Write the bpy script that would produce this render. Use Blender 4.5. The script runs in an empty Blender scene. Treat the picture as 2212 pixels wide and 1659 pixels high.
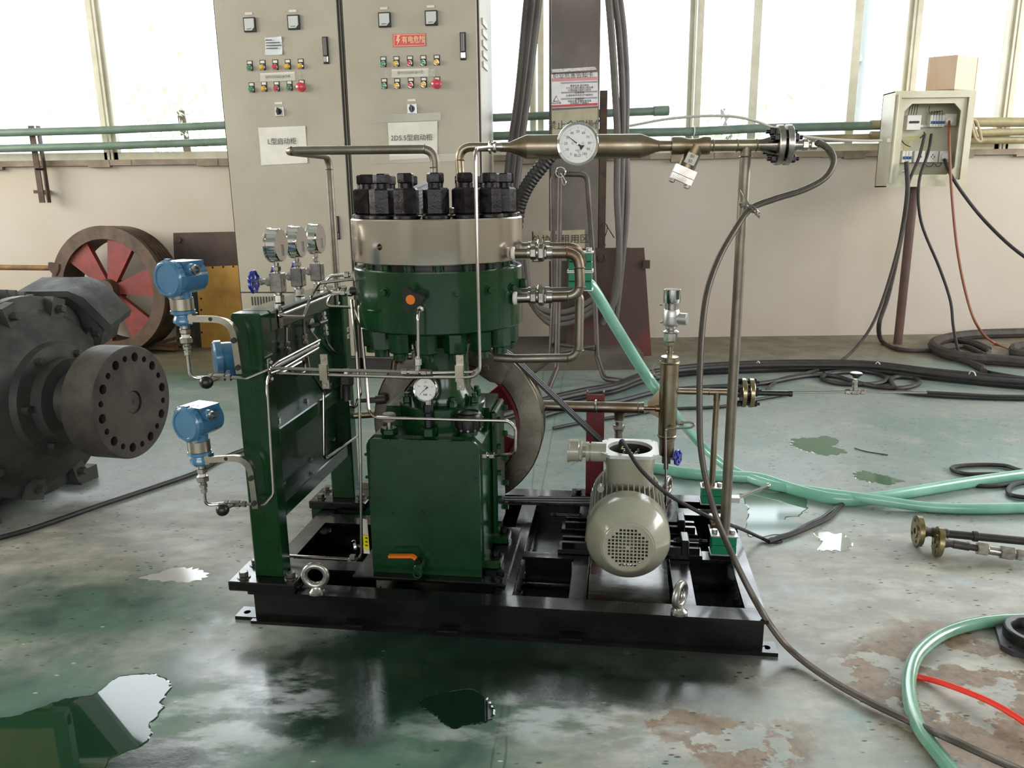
import bpy, math, random
from mathutils import Vector as V, Matrix
from math import sin, cos, pi, radians as R
random.seed(7)
SC = bpy.context.scene
COL = SC.collection

# ---------------------------------------------------------------- camera, sky, light, exposure
FPX, CX, CY, PITCH, ROLL, HC = 1700.0, 1106.0, 829.5, R(13.66), R(-.70), 1.4
FW = V((0, cos(PITCH), -sin(PITCH)))
_U0 = V((1, 0, 0)).cross(FW)
RT = V((1, 0, 0)) * cos(ROLL) + _U0 * sin(ROLL)
UP = _U0 * cos(ROLL) - V((1, 0, 0)) * sin(ROLL)
CAM = V((0, 0, HC))
cd = bpy.data.cameras.new('camera')
cam = bpy.data.objects.new('camera', cd)
COL.objects.link(cam)
cd.sensor_width = 36.0
cd.lens = FPX / 2212 * 36.0
cd.clip_start = .05
m3 = Matrix((RT, UP, -FW)).transposed()
cam.matrix_world = Matrix.Translation(CAM) @ m3.to_4x4()
SC.camera = cam

w = bpy.data.worlds.new('overcast_sky')
SC.world = w
w.use_nodes = True
wn, wl = w.node_tree.nodes, w.node_tree.links
bg = wn['Background']
bg.inputs[0].default_value = (.90, .95, 1.0, 1)
bg.inputs[1].default_value = 5.2
WALLY = 7.62
WZ0, WZ1 = 1.74, 4.9


def area(name, loc, rot, sx, sy, power, col=(1, 1, 1)):
    d = bpy.data.lights.new(name, 'AREA')
    d.shape = 'RECTANGLE'
    d.size, d.size_y, d.energy, d.color = sx, sy, power, col
    o = bpy.data.objects.new(name, d)
    COL.objects.link(o)
    o.location, o.rotation_euler = loc, rot
    return o


# daylight entering through the far windows and through the windows of the hall behind the camera
area('daylight_far_windows', (0, WALLY + .35, (WZ0 + WZ1) / 2 + .1), (R(-90), 0, 0), 15, 3.1, 760, (.93, .97, 1))
area('daylight_near_windows', (0, -12.85, 3.9), (R(90), 0, 0), 16, 3.6, 520, (1, .965, .92))
area('fill_left', (-8.3, 3.9, 3.2), (R(90), 0, R(-90)), 5.2, 2.4, 540, (1, .94, .82))  # added side lamp, brightens the far wall from the left
area('fill_right', (8.3, 3.9, 3.2), (R(90), 0, R(90)), 5.2, 2.4, 500, (1, .96, .93))  # fill lamp added on the right, also for the far wall
SC.view_settings.view_transform = 'Standard'
SC.view_settings.look = 'None'
SC.view_settings.gamma = 1
SC.view_settings.use_curve_mapping = False
SC.view_settings.exposure = -0.16
SC.cycles.max_bounces = 8
SC.cycles.diffuse_bounces = 4
SC.cycles.glossy_bounces = 4
SC.cycles.transparent_max_bounces = 12
SC.cycles.sample_clamp_indirect = 6
SC.cycles.use_denoising = True


# ---------------------------------------------------------------- pixel <-> place helpers
def ray(x, y):
    return FW + RT * ((x - CX) / FPX) - UP * ((y - CY) / FPX)


def G(x, y, z=0.0):
    d = ray(x, y)
    return CAM + d * ((z - HC) / d.z)


class Frame:
    """upright local frame: u to the right, v away, w up"""
    def __init__(s, o, yaw):
        s.o = V(o)
        s.u = V((cos(yaw), -sin(yaw), 0))
        s.v = V((sin(yaw), cos(yaw), 0))
        s.w = V((0, 0, 1))

    def L(s, u, v, w):
        return s.o + s.u * u + s.v * v + s.w * w

    def at(s, x, y, v):
        d = ray(x, y)
        return CAM + d * ((v - (CAM - s.o).dot(s.v)) / d.dot(s.v))

    def atu(s, x, y, u):
        d = ray(x, y)
        return CAM + d * ((u - (CAM - s.o).dot(s.u)) / d.dot(s.u))

    def loc(s, p):
        p = p - s.o
        return V((p.dot(s.u), p.dot(s.v), p.z))


SK = Frame((-.87, 2.385, 0), R(7.8))
WO = Frame((0, 0, 0), 0)
L, S, SU = SK.L, SK.at, SK.atu


# ---------------------------------------------------------------- mesh builder
def frame_of(axis, hint=None):
    a = V(axis).normalized()
    h = V(hint) if hint is not None else (V((0, 0, 1)) if abs(a.z) < .9 else V((1, 0, 0)))
    x = (h - a * h.dot(a)).normalized()
    return x, a.cross(x), a


class MB:
    def __init__(s):
        s.v, s.f = [], []

    def add(s, vs, fs):
        n = len(s.v)
        s.v += [V(p) for p in vs]
        s.f += [tuple(i + n for i in f) for f in fs]
        return s

    def box(s, c, size, X=(1, 0, 0), Y=(0, 1, 0), Z=(0, 0, 1)):
        c, X, Y, Z = V(c), V(X) * size[0] / 2, V(Y) * size[1] / 2, V(Z) * size[2] / 2
        vs = [c + X * i + Y * j + Z * k for i in (-1, 1) for j in (-1, 1) for k in (-1, 1)]
        return s.add(vs, [(0, 1, 3, 2), (4, 6, 7, 5), (0, 4, 5, 1), (2, 3, 7, 6), (0, 2, 6, 4), (1, 5, 7, 3)])

    def fbox(s, F, a, b):
        """box in a Frame between two local corners"""
        a, b = V(a), V(b)
        return s.box(F.L(*((a + b) / 2)), [abs(t) for t in (b - a)], F.u, F.v, F.w)

    def bbox(s, F, a, b, r=.004):
        """box with chamfered edges in a Frame"""
        a, b = V(a), V(b)
        lo = V([min(a[i], b[i]) for i in range(3)]); hi = V([max(a[i], b[i]) for i in range(3)])
        r = min([r] + [(hi[i] - lo[i]) * .45 for i in range(3)])
        pts, idx = [], {}
        for i in (0, 1):
            for j in (0, 1):
                for k in (0, 1):
                    for ax in range(3):
                        q = [(lo, hi)[t][n] for n, t in enumerate((i, j, k))]
                        for n, t in enumerate((i, j, k)):
                            if n != ax:
                                q[n] += r if t == 0 else -r
                        idx[i, j, k, ax] = len(pts)
                        pts.append(F.L(*q))
        fs = []
        for ax in range(3):
            o = [n for n in range(3) if n != ax]
            for t in (0, 1):
                ring = []
                for p, q in ((0, 0), (1, 0), (1, 1), (0, 1)):
                    c = [0, 0, 0]; c[ax] = t; c[o[0]] = p; c[o[1]] = q
                    ring.append(idx[(*c, ax)])
                fs.append(tuple(ring))
            for p in (0, 1):
                for q in (0, 1):
                    c0 = [0, 0, 0]; c0[o[0]] = p; c0[o[1]] = q; c1 = list(c0); c1[ax] = 1
                    fs.append((idx[(*c0, o[0])], idx[(*c1, o[0])], idx[(*c1, o[1])], idx[(*c0, o[1])]))
        for c in [(i, j, k) for i in (0, 1) for j in (0, 1) for k in (0, 1)]:
            fs.append(tuple(idx[(*c, ax)] for ax in range(3)))
        return s.add(pts, fs)

    def lathe(s, p, axis, prof, n=24, hint=None, closed=False, rot=0.0):
        """prof = [(radius, height along axis)...]"""
        x, y, a = frame_of(axis, hint)
        p = V(p)
        base = len(s.v)
        ring = []
        for r, h in prof:
            if r <= 1e-7:
                ring.append([len(s.v)])
                s.v.append(p + a * h)
            else:
                ring.append(list(range(len(s.v), len(s.v) + n)))
                s.v += [p + a * h + (x * cos(2 * pi * i / n + rot) + y * sin(2 * pi * i / n + rot)) * r for i in range(n)]
        pairs = list(zip(ring, ring[1:]))
        if closed:
            pairs.append((ring[-1], ring[0]))
        for A, B in pairs:
            for i in range(n):
                j = (i + 1) % n
                if len(A) == 1 and len(B) == 1:
                    break
                if len(A) == 1:
                    s.f.append((A[0], B[j], B[i]))
                elif len(B) == 1:
                    s.f.append((A[i], A[j], B[0]))
                else:
                    s.f.append((A[i], A[j], B[j], B[i]))
        return s

    def cyl(s, p0, p1, r, r1=None, n=20):
        p0, p1 = V(p0), V(p1)
        h = (p1 - p0).length
        r1 = r if r1 is None else r1
        return s.lathe(p0, p1 - p0, [(0, 0), (r, 0), (r1, h), (0, h)], n)

    def ccyl(s, p0, p1, r, c=.002, n=24):
        """cylinder with chamfered rims"""
        p0, p1 = V(p0), V(p1)
        h = (p1 - p0).length
        return s.lathe(p0, p1 - p0, [(0, 0), (r - c, 0), (r, c), (r, h - c), (r - c, h), (0, h)], n)

    def hex(s, p0, p1, r, rot=0.0, hint=None, n=6):
        p0, p1 = V(p0), V(p1)
        h = (p1 - p0).length
        c = min(r * .14, h * .3)
        return s.lathe(p0, p1 - p0, [(0, 0), (r * .86, 0), (r, c), (r, h - c), (r * .86, h), (0, h)], n, hint, rot=rot)

    def tube(s, pts, r, n=10, caps=True, flat=None):
        pts = [V(p) for p in pts]
        q = [pts[0]]
        for p in pts[1:]:
            if (p - q[-1]).length > 1e-5:
                q.append(p)
        pts = q
        m = len(pts)
        rr = r if callable(r) else (lambda t: r)
        T = []
        for i in range(m):
            a = pts[max(i - 1, 0)]
            b = pts[min(i + 1, m - 1)]
            T.append((b - a).normalized())
        x, y, _ = frame_of(T[0])
        base = len(s.v)
        for i in range(m):
            x = (x - T[i] * x.dot(T[i])).normalized()
            y = T[i].cross(x)
            k = rr(i / max(m - 1, 1))
            for j in range(n):
                a = 2 * pi * j / n
                s.v.append(pts[i] + x * cos(a) * k + y * sin(a) * k)
        for i in range(m - 1):
            for j in range(n):
                k = (j + 1) % n
                s.f.append((base + i * n + j, base + i * n + k, base + (i + 1) * n + k, base + (i + 1) * n + j))
        if caps:
            s.f.append(tuple(base + j for j in reversed(range(n))))
            s.f.append(tuple(base + (m - 1) * n + j for j in range(n)))
        return s

    def strip(s, pts, side, wd, th):
        """flat bar swept along pts: side = width direction (fixed)"""
        pts = [V(p) for p in pts]
        sd = V(side).normalized()
        base = len(s.v)
        m = len(pts)
        for i in range(m):
            t = (pts[min(i + 1, m - 1)] - pts[max(i - 1, 0)]).normalized()
            nn = t.cross(sd).normalized()
            for a, b in ((-1, -1), (1, -1), (1, 1), (-1, 1)):
                s.v.append(pts[i] + sd * a * wd / 2 + nn * b * th / 2)
        for i in range(m - 1):
            for j in range(4):
                k = (j + 1) % 4
                s.f.append((base + i * 4 + j, base + i * 4 + k, base + i * 4 + 4 + k, base + i * 4 + 4 + j))
        s.f.append((base, base + 3, base + 2, base + 1))
        s.f.append(tuple(base + (m - 1) * 4 + j for j in range(4)))
        return s

    def prism(s, poly, d):
        """extrude a 3D polygon by vector d"""
        d = V(d)
        n = len(poly)
        b = len(s.v)
        s.v += [V(p) for p in poly] + [V(p) + d for p in poly]
        s.f.append(tuple(b + i for i in reversed(range(n))))
        s.f.append(tuple(b + n + i for i in range(n)))
        for i in range(n):
            j = (i + 1) % n
            s.f.append((b + i, b + j, b + n + j, b + n + i))
        return s

    def torus(s, c, axis, Rr, r, n=28, m=10, a0=0, a1=2 * pi, hint=None):
        x, y, a = frame_of(axis, hint)
        full = abs(a1 - a0 - 2 * pi) < 1e-6
        pts = [V(c) + (x * cos(t) + y * sin(t)) * Rr for t in [a0 + (a1 - a0) * i / n for i in range(n + (0 if full else 1))]]
        if not full:
            return s.tube(pts, r, m)
        base = len(s.v)
        for i in range(n):
            t = 2 * pi * i / n
            rd = x * cos(t) + y * sin(t)
            for j in range(m):
                q = 2 * pi * j / m
                s.v.append(V(c) + rd * (Rr + r * cos(q)) + a * r * sin(q))
        for i in range(n):
            for j in range(m):
                i2, j2 = (i + 1) % n, (j + 1) % m
                s.f.append((base + i * m + j, base + i2 * m + j, base + i2 * m + j2, base + i * m + j2))
        return s

    def sphere(s, c, r, n=16, m=10, sc=(1, 1, 1)):
        prof = []
        pts = []
        base = len(s.v)
        c = V(c)
        for i in range(m + 1):
            t = pi * i / m
            if i in (0, m):
                s.v.append(c + V((0, 0, r * cos(t) * sc[2])))
            else:
                for j in range(n):
                    q = 2 * pi * j / n
                    s.v.append(c + V((r * sin(t) * cos(q) * sc[0], r * sin(t) * sin(q) * sc[1], r * cos(t) * sc[2])))
        last = base + 1 + (m - 1) * n
        for j in range(n):
            k = (j + 1) % n
            s.f.append((base, base + 1 + j, base + 1 + k))
            s.f.append((last, base + 1 + (m - 2) * n + k, base + 1 + (m - 2) * n + j))
            for i in range(m - 2):
                a = base + 1 + i * n
                s.f.append((a + j, a + n + j, a + n + k, a + k))
        return s


def fillet(pts, r, seg=5):
    """round the corners of a polyline"""
    pts = [V(p) for p in pts]
    out = [pts[0]]
    for i in range(1, len(pts) - 1):
        a, b, c = pts[i - 1], pts[i], pts[i + 1]
        d0, d1 = a - b, c - b
        l0, l1 = d0.length, d1.length
        d0.normalize(); d1.normalize()
        ang = d0.angle(d1, pi)
        if ang > pi - .05:
            out.append(b)
            continue
        k = min(r / math.tan(ang / 2), l0 * .48, l1 * .48)
        p, q = b + d0 * k, b + d1 * k
        for j in range(seg + 1):
            t = j / seg
            out.append(p * (1 - t) ** 2 + b * 2 * t * (1 - t) + q * t * t)
    out.append(pts[-1])
    return out


def smooth(pts, k=6):
    """Catmull-Rom through the points"""
    pts = [V(p) for p in pts]
    P = [pts[0] * 2 - pts[1]] + pts + [pts[-1] * 2 - pts[-2]]
    out = []
    for i in range(1, len(P) - 2):
        a, b, c, d = P[i - 1:i + 3]
        for j in range(k):
            t = j / k
            out.append(.5 * ((2 * b) + (c - a) * t + (2 * a - 5 * b + 4 * c - d) * t * t + (3 * b - a - 3 * c + d) * t ** 3))
    out.append(pts[-1])
    return out


# ---------------------------------------------------------------- object tree helpers
def mesh_of(mb, name, mat, off=V((0, 0, 0)), inv=None, angle=35):
    me = bpy.data.meshes.new(name)
    if inv is None:
        vs = [(p - off)[:] for p in mb.v]
    else:
        vs = [(inv @ p)[:] for p in mb.v]
    me.from_pydata(vs, [], mb.f)
    me.validate()
    import bmesh
    bm = bmesh.new(); bm.from_mesh(me)
    bmesh.ops.recalc_face_normals(bm, faces=bm.faces)
    bm.to_mesh(me); bm.free()
    me.polygons.foreach_set('use_smooth', [True] * len(me.polygons))
    me.set_sharp_from_angle(angle=R(angle))
    me.materials.append(mat)
    return me


def tagit(o, label, cat, group=None, kind=None):
    if label: o['label'] = label
    if cat: o['category'] = cat
    if group: o['group'] = group
    if kind: o['kind'] = kind
    return o


def thing(name, label, cat, loc, group=None, mtx=None):
    o = bpy.data.objects.new(name, None)
    COL.objects.link(o)
    o.empty_display_size = .05
    o.matrix_world = mtx if mtx is not None else Matrix.Translation(V(loc))
    o['_m'] = [x for row in o.matrix_world for x in row]
    return tagit(o, label, cat, group)


def _root_m(o):
    while o.parent:
        o = o.parent
    a = list(o['_m']) if '_m' in o else None
    return Matrix([a[i * 4:i * 4 + 4] for i in range(4)]) if a else Matrix()


def part(name, mb, mat, parent, label=None, kind=None, angle=35):
    """a mesh given in world coordinates, hung under its thing"""
    me = mesh_of(mb, name, mat, inv=_root_m(parent).inverted(), angle=angle)
    o = bpy.data.objects.new(name, me)
    COL.objects.link(o)
    o.parent = parent
    return tagit(o, label, None, None, kind)


def piece(name, me, parent, M, label=None):
    """shared mesh placed by world matrix M, hung under its thing (parents below the root sit at identity)"""
    o = bpy.data.objects.new(name, me)
    COL.objects.link(o)
    o.parent = parent
    o.matrix_local = _root_m(parent).inverted() @ M
    return tagit(o, label, None)


def solo(name, label, cat, mb, mat, group=None, kind=None, angle=35):
    lo = V([min(p[i] for p in mb.v) for i in range(3)])
    hi = V([max(p[i] for p in mb.v) for i in range(3)])
    off = V(((lo.x + hi.x) / 2, (lo.y + hi.y) / 2, lo.z))
    o = bpy.data.objects.new(name, mesh_of(mb, name, mat, off, angle=angle))
    COL.objects.link(o)
    o.location = off
    o['_m'] = [x for row in Matrix.Translation(off) for x in row]
    return tagit(o, label, cat, group, kind)


def struct(name, mb, mat, label=None, parent=None):
    o = bpy.data.objects.new(name, mesh_of(mb, name, mat))
    COL.objects.link(o)
    if parent: o.parent = parent
    else: o['kind'] = 'structure'
    if label: o['label'] = label
    return o


def done(o):
    return o


def basis(p, X, Y, Z):
    return Matrix.Translation(V(p)) @ Matrix((V(X), V(Y), V(Z))).transposed().to_4x4()


def axis_mtx(p, a, hint=None, spin=0):
    """matrix whose local z points along a"""
    x, y, z = frame_of(a, hint)
    return basis(p, x, y, z) @ Matrix.Rotation(spin, 4, 'Z')


def text(body, size, p, X, Y, mat, parent, ext=.0004, name='lettering', align='CENTER', bold=0.0, sx=1.0):
    cu = bpy.data.curves.new(name, 'FONT')
    cu.body = body
    cu.size = size
    cu.extrude = ext
    cu.offset = bold
    cu.align_x = align
    cu.align_y = 'CENTER'
    cu.resolution_u = 2
    cu.materials.append(mat)
    tmp = bpy.data.objects.new(name, cu)
    COL.objects.link(tmp)
    me = bpy.data.meshes.new_from_object(tmp.evaluated_get(bpy.context.evaluated_depsgraph_get()))
    me.name = name
    bpy.data.objects.remove(tmp); bpy.data.curves.remove(cu)
    me.materials.clear(); me.materials.append(mat)
    o = bpy.data.objects.new(name, me)
    COL.objects.link(o)
    X, Y = V(X).normalized(), V(Y).normalized()
    M = basis(p, X * sx, Y, X.cross(Y))
    if parent:
        o.parent = parent
        o.matrix_local = _root_m(parent).inverted() @ M
    else:
        o.matrix_world = M
    return o


# ---------------------------------------------------------------- materials
def lin(r, g, b):
    f = lambda c: (c / 255 / 12.92) if c <= 10 else ((c / 255 + .055) / 1.055) ** 2.4
    return (f(r), f(g), f(b), 1)


MATS = {}


def pm(name, rgb, rough=.5, metal=0.0, rgb2=None, vs=6.0, bump=0.0, bs=60.0, coat=0.0, spec=.5, rv=0.0, stretch=None, thr=(.4, .65), alpha=None, trans=0.0, ior=None):
    """procedural material: colour, second colour mixed by noise, roughness variation, fine relief"""
    m = bpy.data.materials.new(name)
    m.use_nodes = True
    nt = m.node_tree
    N, K = nt.nodes, nt.links
    b = N['Principled BSDF']
    b.inputs['Base Color'].default_value = lin(*rgb)
    b.inputs['Roughness'].default_value = rough
    b.inputs['Metallic'].default_value = metal
    b.inputs['Coat Weight'].default_value = coat
    b.inputs['Coat Roughness'].default_value = .08
    b.inputs['Specular IOR Level'].default_value = spec
    b.inputs['Transmission Weight'].default_value = trans
    if ior: b.inputs['IOR'].default_value = ior
    if alpha is not None: b.inputs['Alpha'].default_value = alpha
    tc = N.new('ShaderNodeTexCoord')
    src = tc.outputs['Object']
    if stretch:
        mp = N.new('ShaderNodeMapping')
        mp.inputs['Scale'].default_value = stretch
        K.new(src, mp.inputs['Vector'])
        src = mp.outputs['Vector']
    if rgb2 or rv:
        n = N.new('ShaderNodeTexNoise')
        n.inputs['Scale'].default_value = vs
        n.inputs['Detail'].default_value = 5
        n.inputs['Roughness'].default_value = .6
        K.new(src, n.inputs['Vector'])
        if rgb2:
            r = N.new('ShaderNodeValToRGB')
            r.color_ramp.elements[0].position = thr[0]
            r.color_ramp.elements[0].color = lin(*rgb)
            r.color_ramp.elements[1].position = thr[1]
            r.color_ramp.elements[1].color = lin(*rgb2)
            K.new(n.outputs['Fac'], r.inputs['Fac'])
            K.new(r.outputs['Color'], b.inputs['Base Color'])
        if rv:
            q = N.new('ShaderNodeMapRange')
            q.inputs['From Min'].default_value = .35
            q.inputs['From Max'].default_value = .65
            q.inputs['To Min'].default_value = max(rough - rv, .02)
            q.inputs['To Max'].default_value = rough + rv
            K.new(n.outputs['Fac'], q.inputs['Value'])
            K.new(q.outputs['Result'], b.inputs['Roughness'])
    if bump:
        n2 = N.new('ShaderNodeTexNoise')
        n2.inputs['Scale'].default_value = bs
        n2.inputs['Detail'].default_value = 3
        K.new(src, n2.inputs['Vector'])
        bp = N.new('ShaderNodeBump')
        bp.inputs['Strength'].default_value = bump
        bp.inputs['Distance'].default_value = .002
        K.new(n2.outputs['Fac'], bp.inputs['Height'])
        K.new(bp.outputs['Normal'], b.inputs['Normal'])
    MATS[name] = m
    return m


green = pm('green_gloss_paint', (11, 46, 20), .22, 0, (15, 54, 26), 9, .2, 18, coat=.3, spec=.3)
green_d = pm('green_satin_paint', (12, 50, 27), .3, 0, (9, 36, 20), 5, .15, 25, coat=.15, spec=.3)
green_l = pm('green_plastic_block', (12, 120, 82), .4)
steelb = pm('machined_steel', (196, 190, 180), .16, 1.0)
steelc = pm('dull_machined_steel', (132, 124, 112), .28, 1.0, (92, 84, 74), 4, .15, 80, rv=.08)
stain = pm('stainless_tube', (176, 170, 163), .2, 1.0)
fitm = pm('stainless_fitting', (182, 176, 168), .28, 1.0, (140, 134, 126), 30)
weldp = pm('heat_tinted_pipe', (138, 130, 120), .38, 1.0, (116, 98, 80), 7, .15, 50, rv=.1)
weldb = pm('bronze_tinted_steel', (158, 148, 128), .36, 1.0, (122, 102, 78), 5, .12, 50, rv=.08)
pipeg = pm('grey_pickled_pipe', (136, 128, 116), .45, .85, (112, 104, 92), 9, .2, 60, rv=.08)
nutm = pm('black_oxide_nut', (26, 23, 25), .3, .6, (44, 39, 41), 40, .25, 160, rv=.1)
blackp = pm('black_gloss_paint', (8, 8, 9), .24, 0, (14, 14, 14), 7, .2, 22, coat=.3, spec=.35, rv=.08)
blackm = pm('black_plastic', (16, 15, 16), .35, 0, bump=.1)
rubber = pm('black_rubber', (24, 23, 24), .55, 0, (42, 39, 38), 20, .2, 80)
rubberb = pm('dusty_brown_cable', (62, 54, 50), .7, 0, (44, 38, 36), 14, .2, 80)
motorg = pm('motor_grey_paint', (158, 156, 140), .3, 0, (146, 143, 126), 5, .12, 30, coat=.5)
bluep = pm('blue_enamel', (64, 112, 146), .25, 0, (56, 102, 136), 12, .12, 40, coat=.7)
blueh = pm('blue_handwheel_paint', (14, 40, 150), .3, 0, coat=.4)
redp = pm('red_oxide_paint', (112, 26, 24), .5, 0, (92, 22, 22), 10, .2, 60)
redw = pm('flywheel_red_paint', (92, 10, 22), .3, 0, coat=.4)
redold = pm('old_red_paint', (130, 44, 38), .6, 0, (104, 38, 32), 9, .3, 50)
castg = pm('dark_cast_iron', (60, 60, 57), .6, .25, (44, 44, 43), 7, .6, 70, rv=.1)
castd = pm('dark_worn_steel', (82, 76, 70), .5, .5, (54, 50, 48), 5, .3, 70, rv=.12)
racks = pm('rack_steel', (84, 76, 72), .5, .4, (64, 56, 52), 6, .3, 50)
rust = pm('rusty_brown_steel', (92, 74, 60), .65, .3, (64, 48, 40), 6, .4, 50)
rustd = pm('dark_rust_plate', (78, 64, 54), .7, .1, (58, 44, 38), 3, .4, 40)
rustr = pm('rusty_red_plate', (70, 52, 44), .7, .1, (96, 44, 42), 2.2, .4, 40, thr=(.5, .62))
ochre = pm('ochre_painted_board', (176, 134, 52), .6, 0, (156, 108, 34), 5, .2, 40)
ochrep = pm('ochre_painted_pipe', (158, 148, 110), .5, 0, (138, 124, 88), 6, .2, 40)
greenpipe = pm('faded_green_pipe_paint', (112, 130, 116), .45, 0, (92, 116, 100), 6, .2, 40)
cabm = pm('cabinet_grey_paint', (166, 158, 142), .45, 0, (158, 150, 134), 2.5, .05, 80)
cabd = pm('cabinet_shadow_gap', (46, 44, 42), .6)
boxm = pm('box_cream_paint', (196, 192, 170), .45, 0, (184, 178, 152), 4, .05, 80)
paper = pm('white_paper', (212, 208, 198), .55, 0, (200, 196, 184), 5)
tape = pm('clear_tape_film', (195, 192, 178), .15, 0, coat=.6, alpha=.18)
ink = pm('black_ink', (70, 66, 62), .6)
inkd = pm('dark_print', (30, 30, 30), .6)
whitep = pm('white_dial', (226, 226, 222), .4)
whiteb = pm('white_plastic', (224, 222, 214), .35)
glassd = pm('gauge_glass', (255, 255, 255), .02, 0, alpha=.12, coat=1)
redb = pm('red_lamp_cap', (190, 50, 66), .25, 0, coat=.5)
yelb = pm('amber_lamp_cap', (214, 164, 44), .25, 0, coat=.5)
grnb = pm('green_lamp_cap', (52, 130, 92), .25, 0, coat=.5)
chrome = pm('chrome', (214, 212, 208), .1, 1.0)
silver = pm('aluminium_cast', (190, 190, 188), .38, .8, bump=.2)
orange = pm('orange_cap', (214, 108, 20), .4)
yellowt = pm('yellow_sticker', (226, 214, 20), .5)
redsign = pm('faded_red_sign', (196, 84, 84), .5, 0, (186, 78, 78), 5)
signy = pm('faded_yellow_letters', (226, 176, 140), .6)
hosem = pm('green_pvc_hose', (112, 172, 150), .3, 0, (138, 192, 174), 5, .15, 30, coat=.5)
hoset = pm('clear_green_hose', (96, 148, 124), .25, 0, (124, 168, 146), 8, .15, 40, coat=.6)
redt = pm('red_air_tube', (236, 44, 22), .35, 0, coat=.3)
wood = pm('pale_plywood', (214, 188, 160), .6, 0, (200, 168, 138), 3, .2, 30, stretch=(1, 1, .3))
timber = pm('old_timber', (140, 112, 66), .7, 0, (110, 84, 50), 6, .4, 30, stretch=(.4, 3, 3))
whitec = pm('ptfe_white', (222, 218, 208), .5)
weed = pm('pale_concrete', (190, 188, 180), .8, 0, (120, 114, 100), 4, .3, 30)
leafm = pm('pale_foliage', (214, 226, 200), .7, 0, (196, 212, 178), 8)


def mnode(nt, t, **kw):
    n = nt.nodes.new(t)
    for k, v in kw.items():
        setattr(n, k, v)
    return n


def math_(nt, op, a, b=None, c=None, clamp=False):
    n = nt.nodes.new('ShaderNodeMath')
    n.operation = op
    n.use_clamp = clamp
    for i, x in enumerate((a, b, c)):
        if x is None: continue
        if isinstance(x, (int, float)): n.inputs[i].default_value = x
        else: nt.links.new(x, n.inputs[i])
    return n.outputs[0]


def braided(name, c1, c2, sc=260):
    m = pm(name, c1, .4, .6)
    nt = m.node_tree
    tc = nt.nodes['Texture Coordinate'] if 'Texture Coordinate' in nt.nodes else nt.nodes.new('ShaderNodeTexCoord')
    wv = nt.nodes.new('ShaderNodeTexWave')
    wv.bands_direction = 'DIAGONAL'
    wv.inputs['Scale'].default_value = sc
    wv.inputs['Distortion'].default_value = .6
    nt.links.new(tc.outputs['Object'], wv.inputs['Vector'])
    r = nt.nodes.new('ShaderNodeValToRGB')
    r.color_ramp.elements[0].color = lin(*c2)
    r.color_ramp.elements[1].color = lin(*c1)
    nt.links.new(wv.outputs['Fac'], r.inputs['Fac'])
    nt.links.new(r.outputs['Color'], nt.nodes['Principled BSDF'].inputs['Base Color'])
    bp = nt.nodes.new('ShaderNodeBump')
    bp.inputs['Strength'].default_value = .6
    bp.inputs['Distance'].default_value = .001
    nt.links.new(wv.outputs['Fac'], bp.inputs['Height'])
    nt.links.new(bp.outputs['Normal'], nt.nodes['Principled BSDF'].inputs['Normal'])
    return m


_nt = steelb.node_tree
_b = _nt.nodes['Principled BSDF']
_b.inputs['Anisotropic'].default_value = .85
_tg = _nt.nodes.new('ShaderNodeTangent')
_tg.direction_type = 'RADIAL'; _tg.axis = 'Z'
_nt.links.new(_tg.outputs[0], _b.inputs['Tangent'])
braid = braided('braided_steel_hose', (120, 112, 102), (58, 54, 50))

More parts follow.
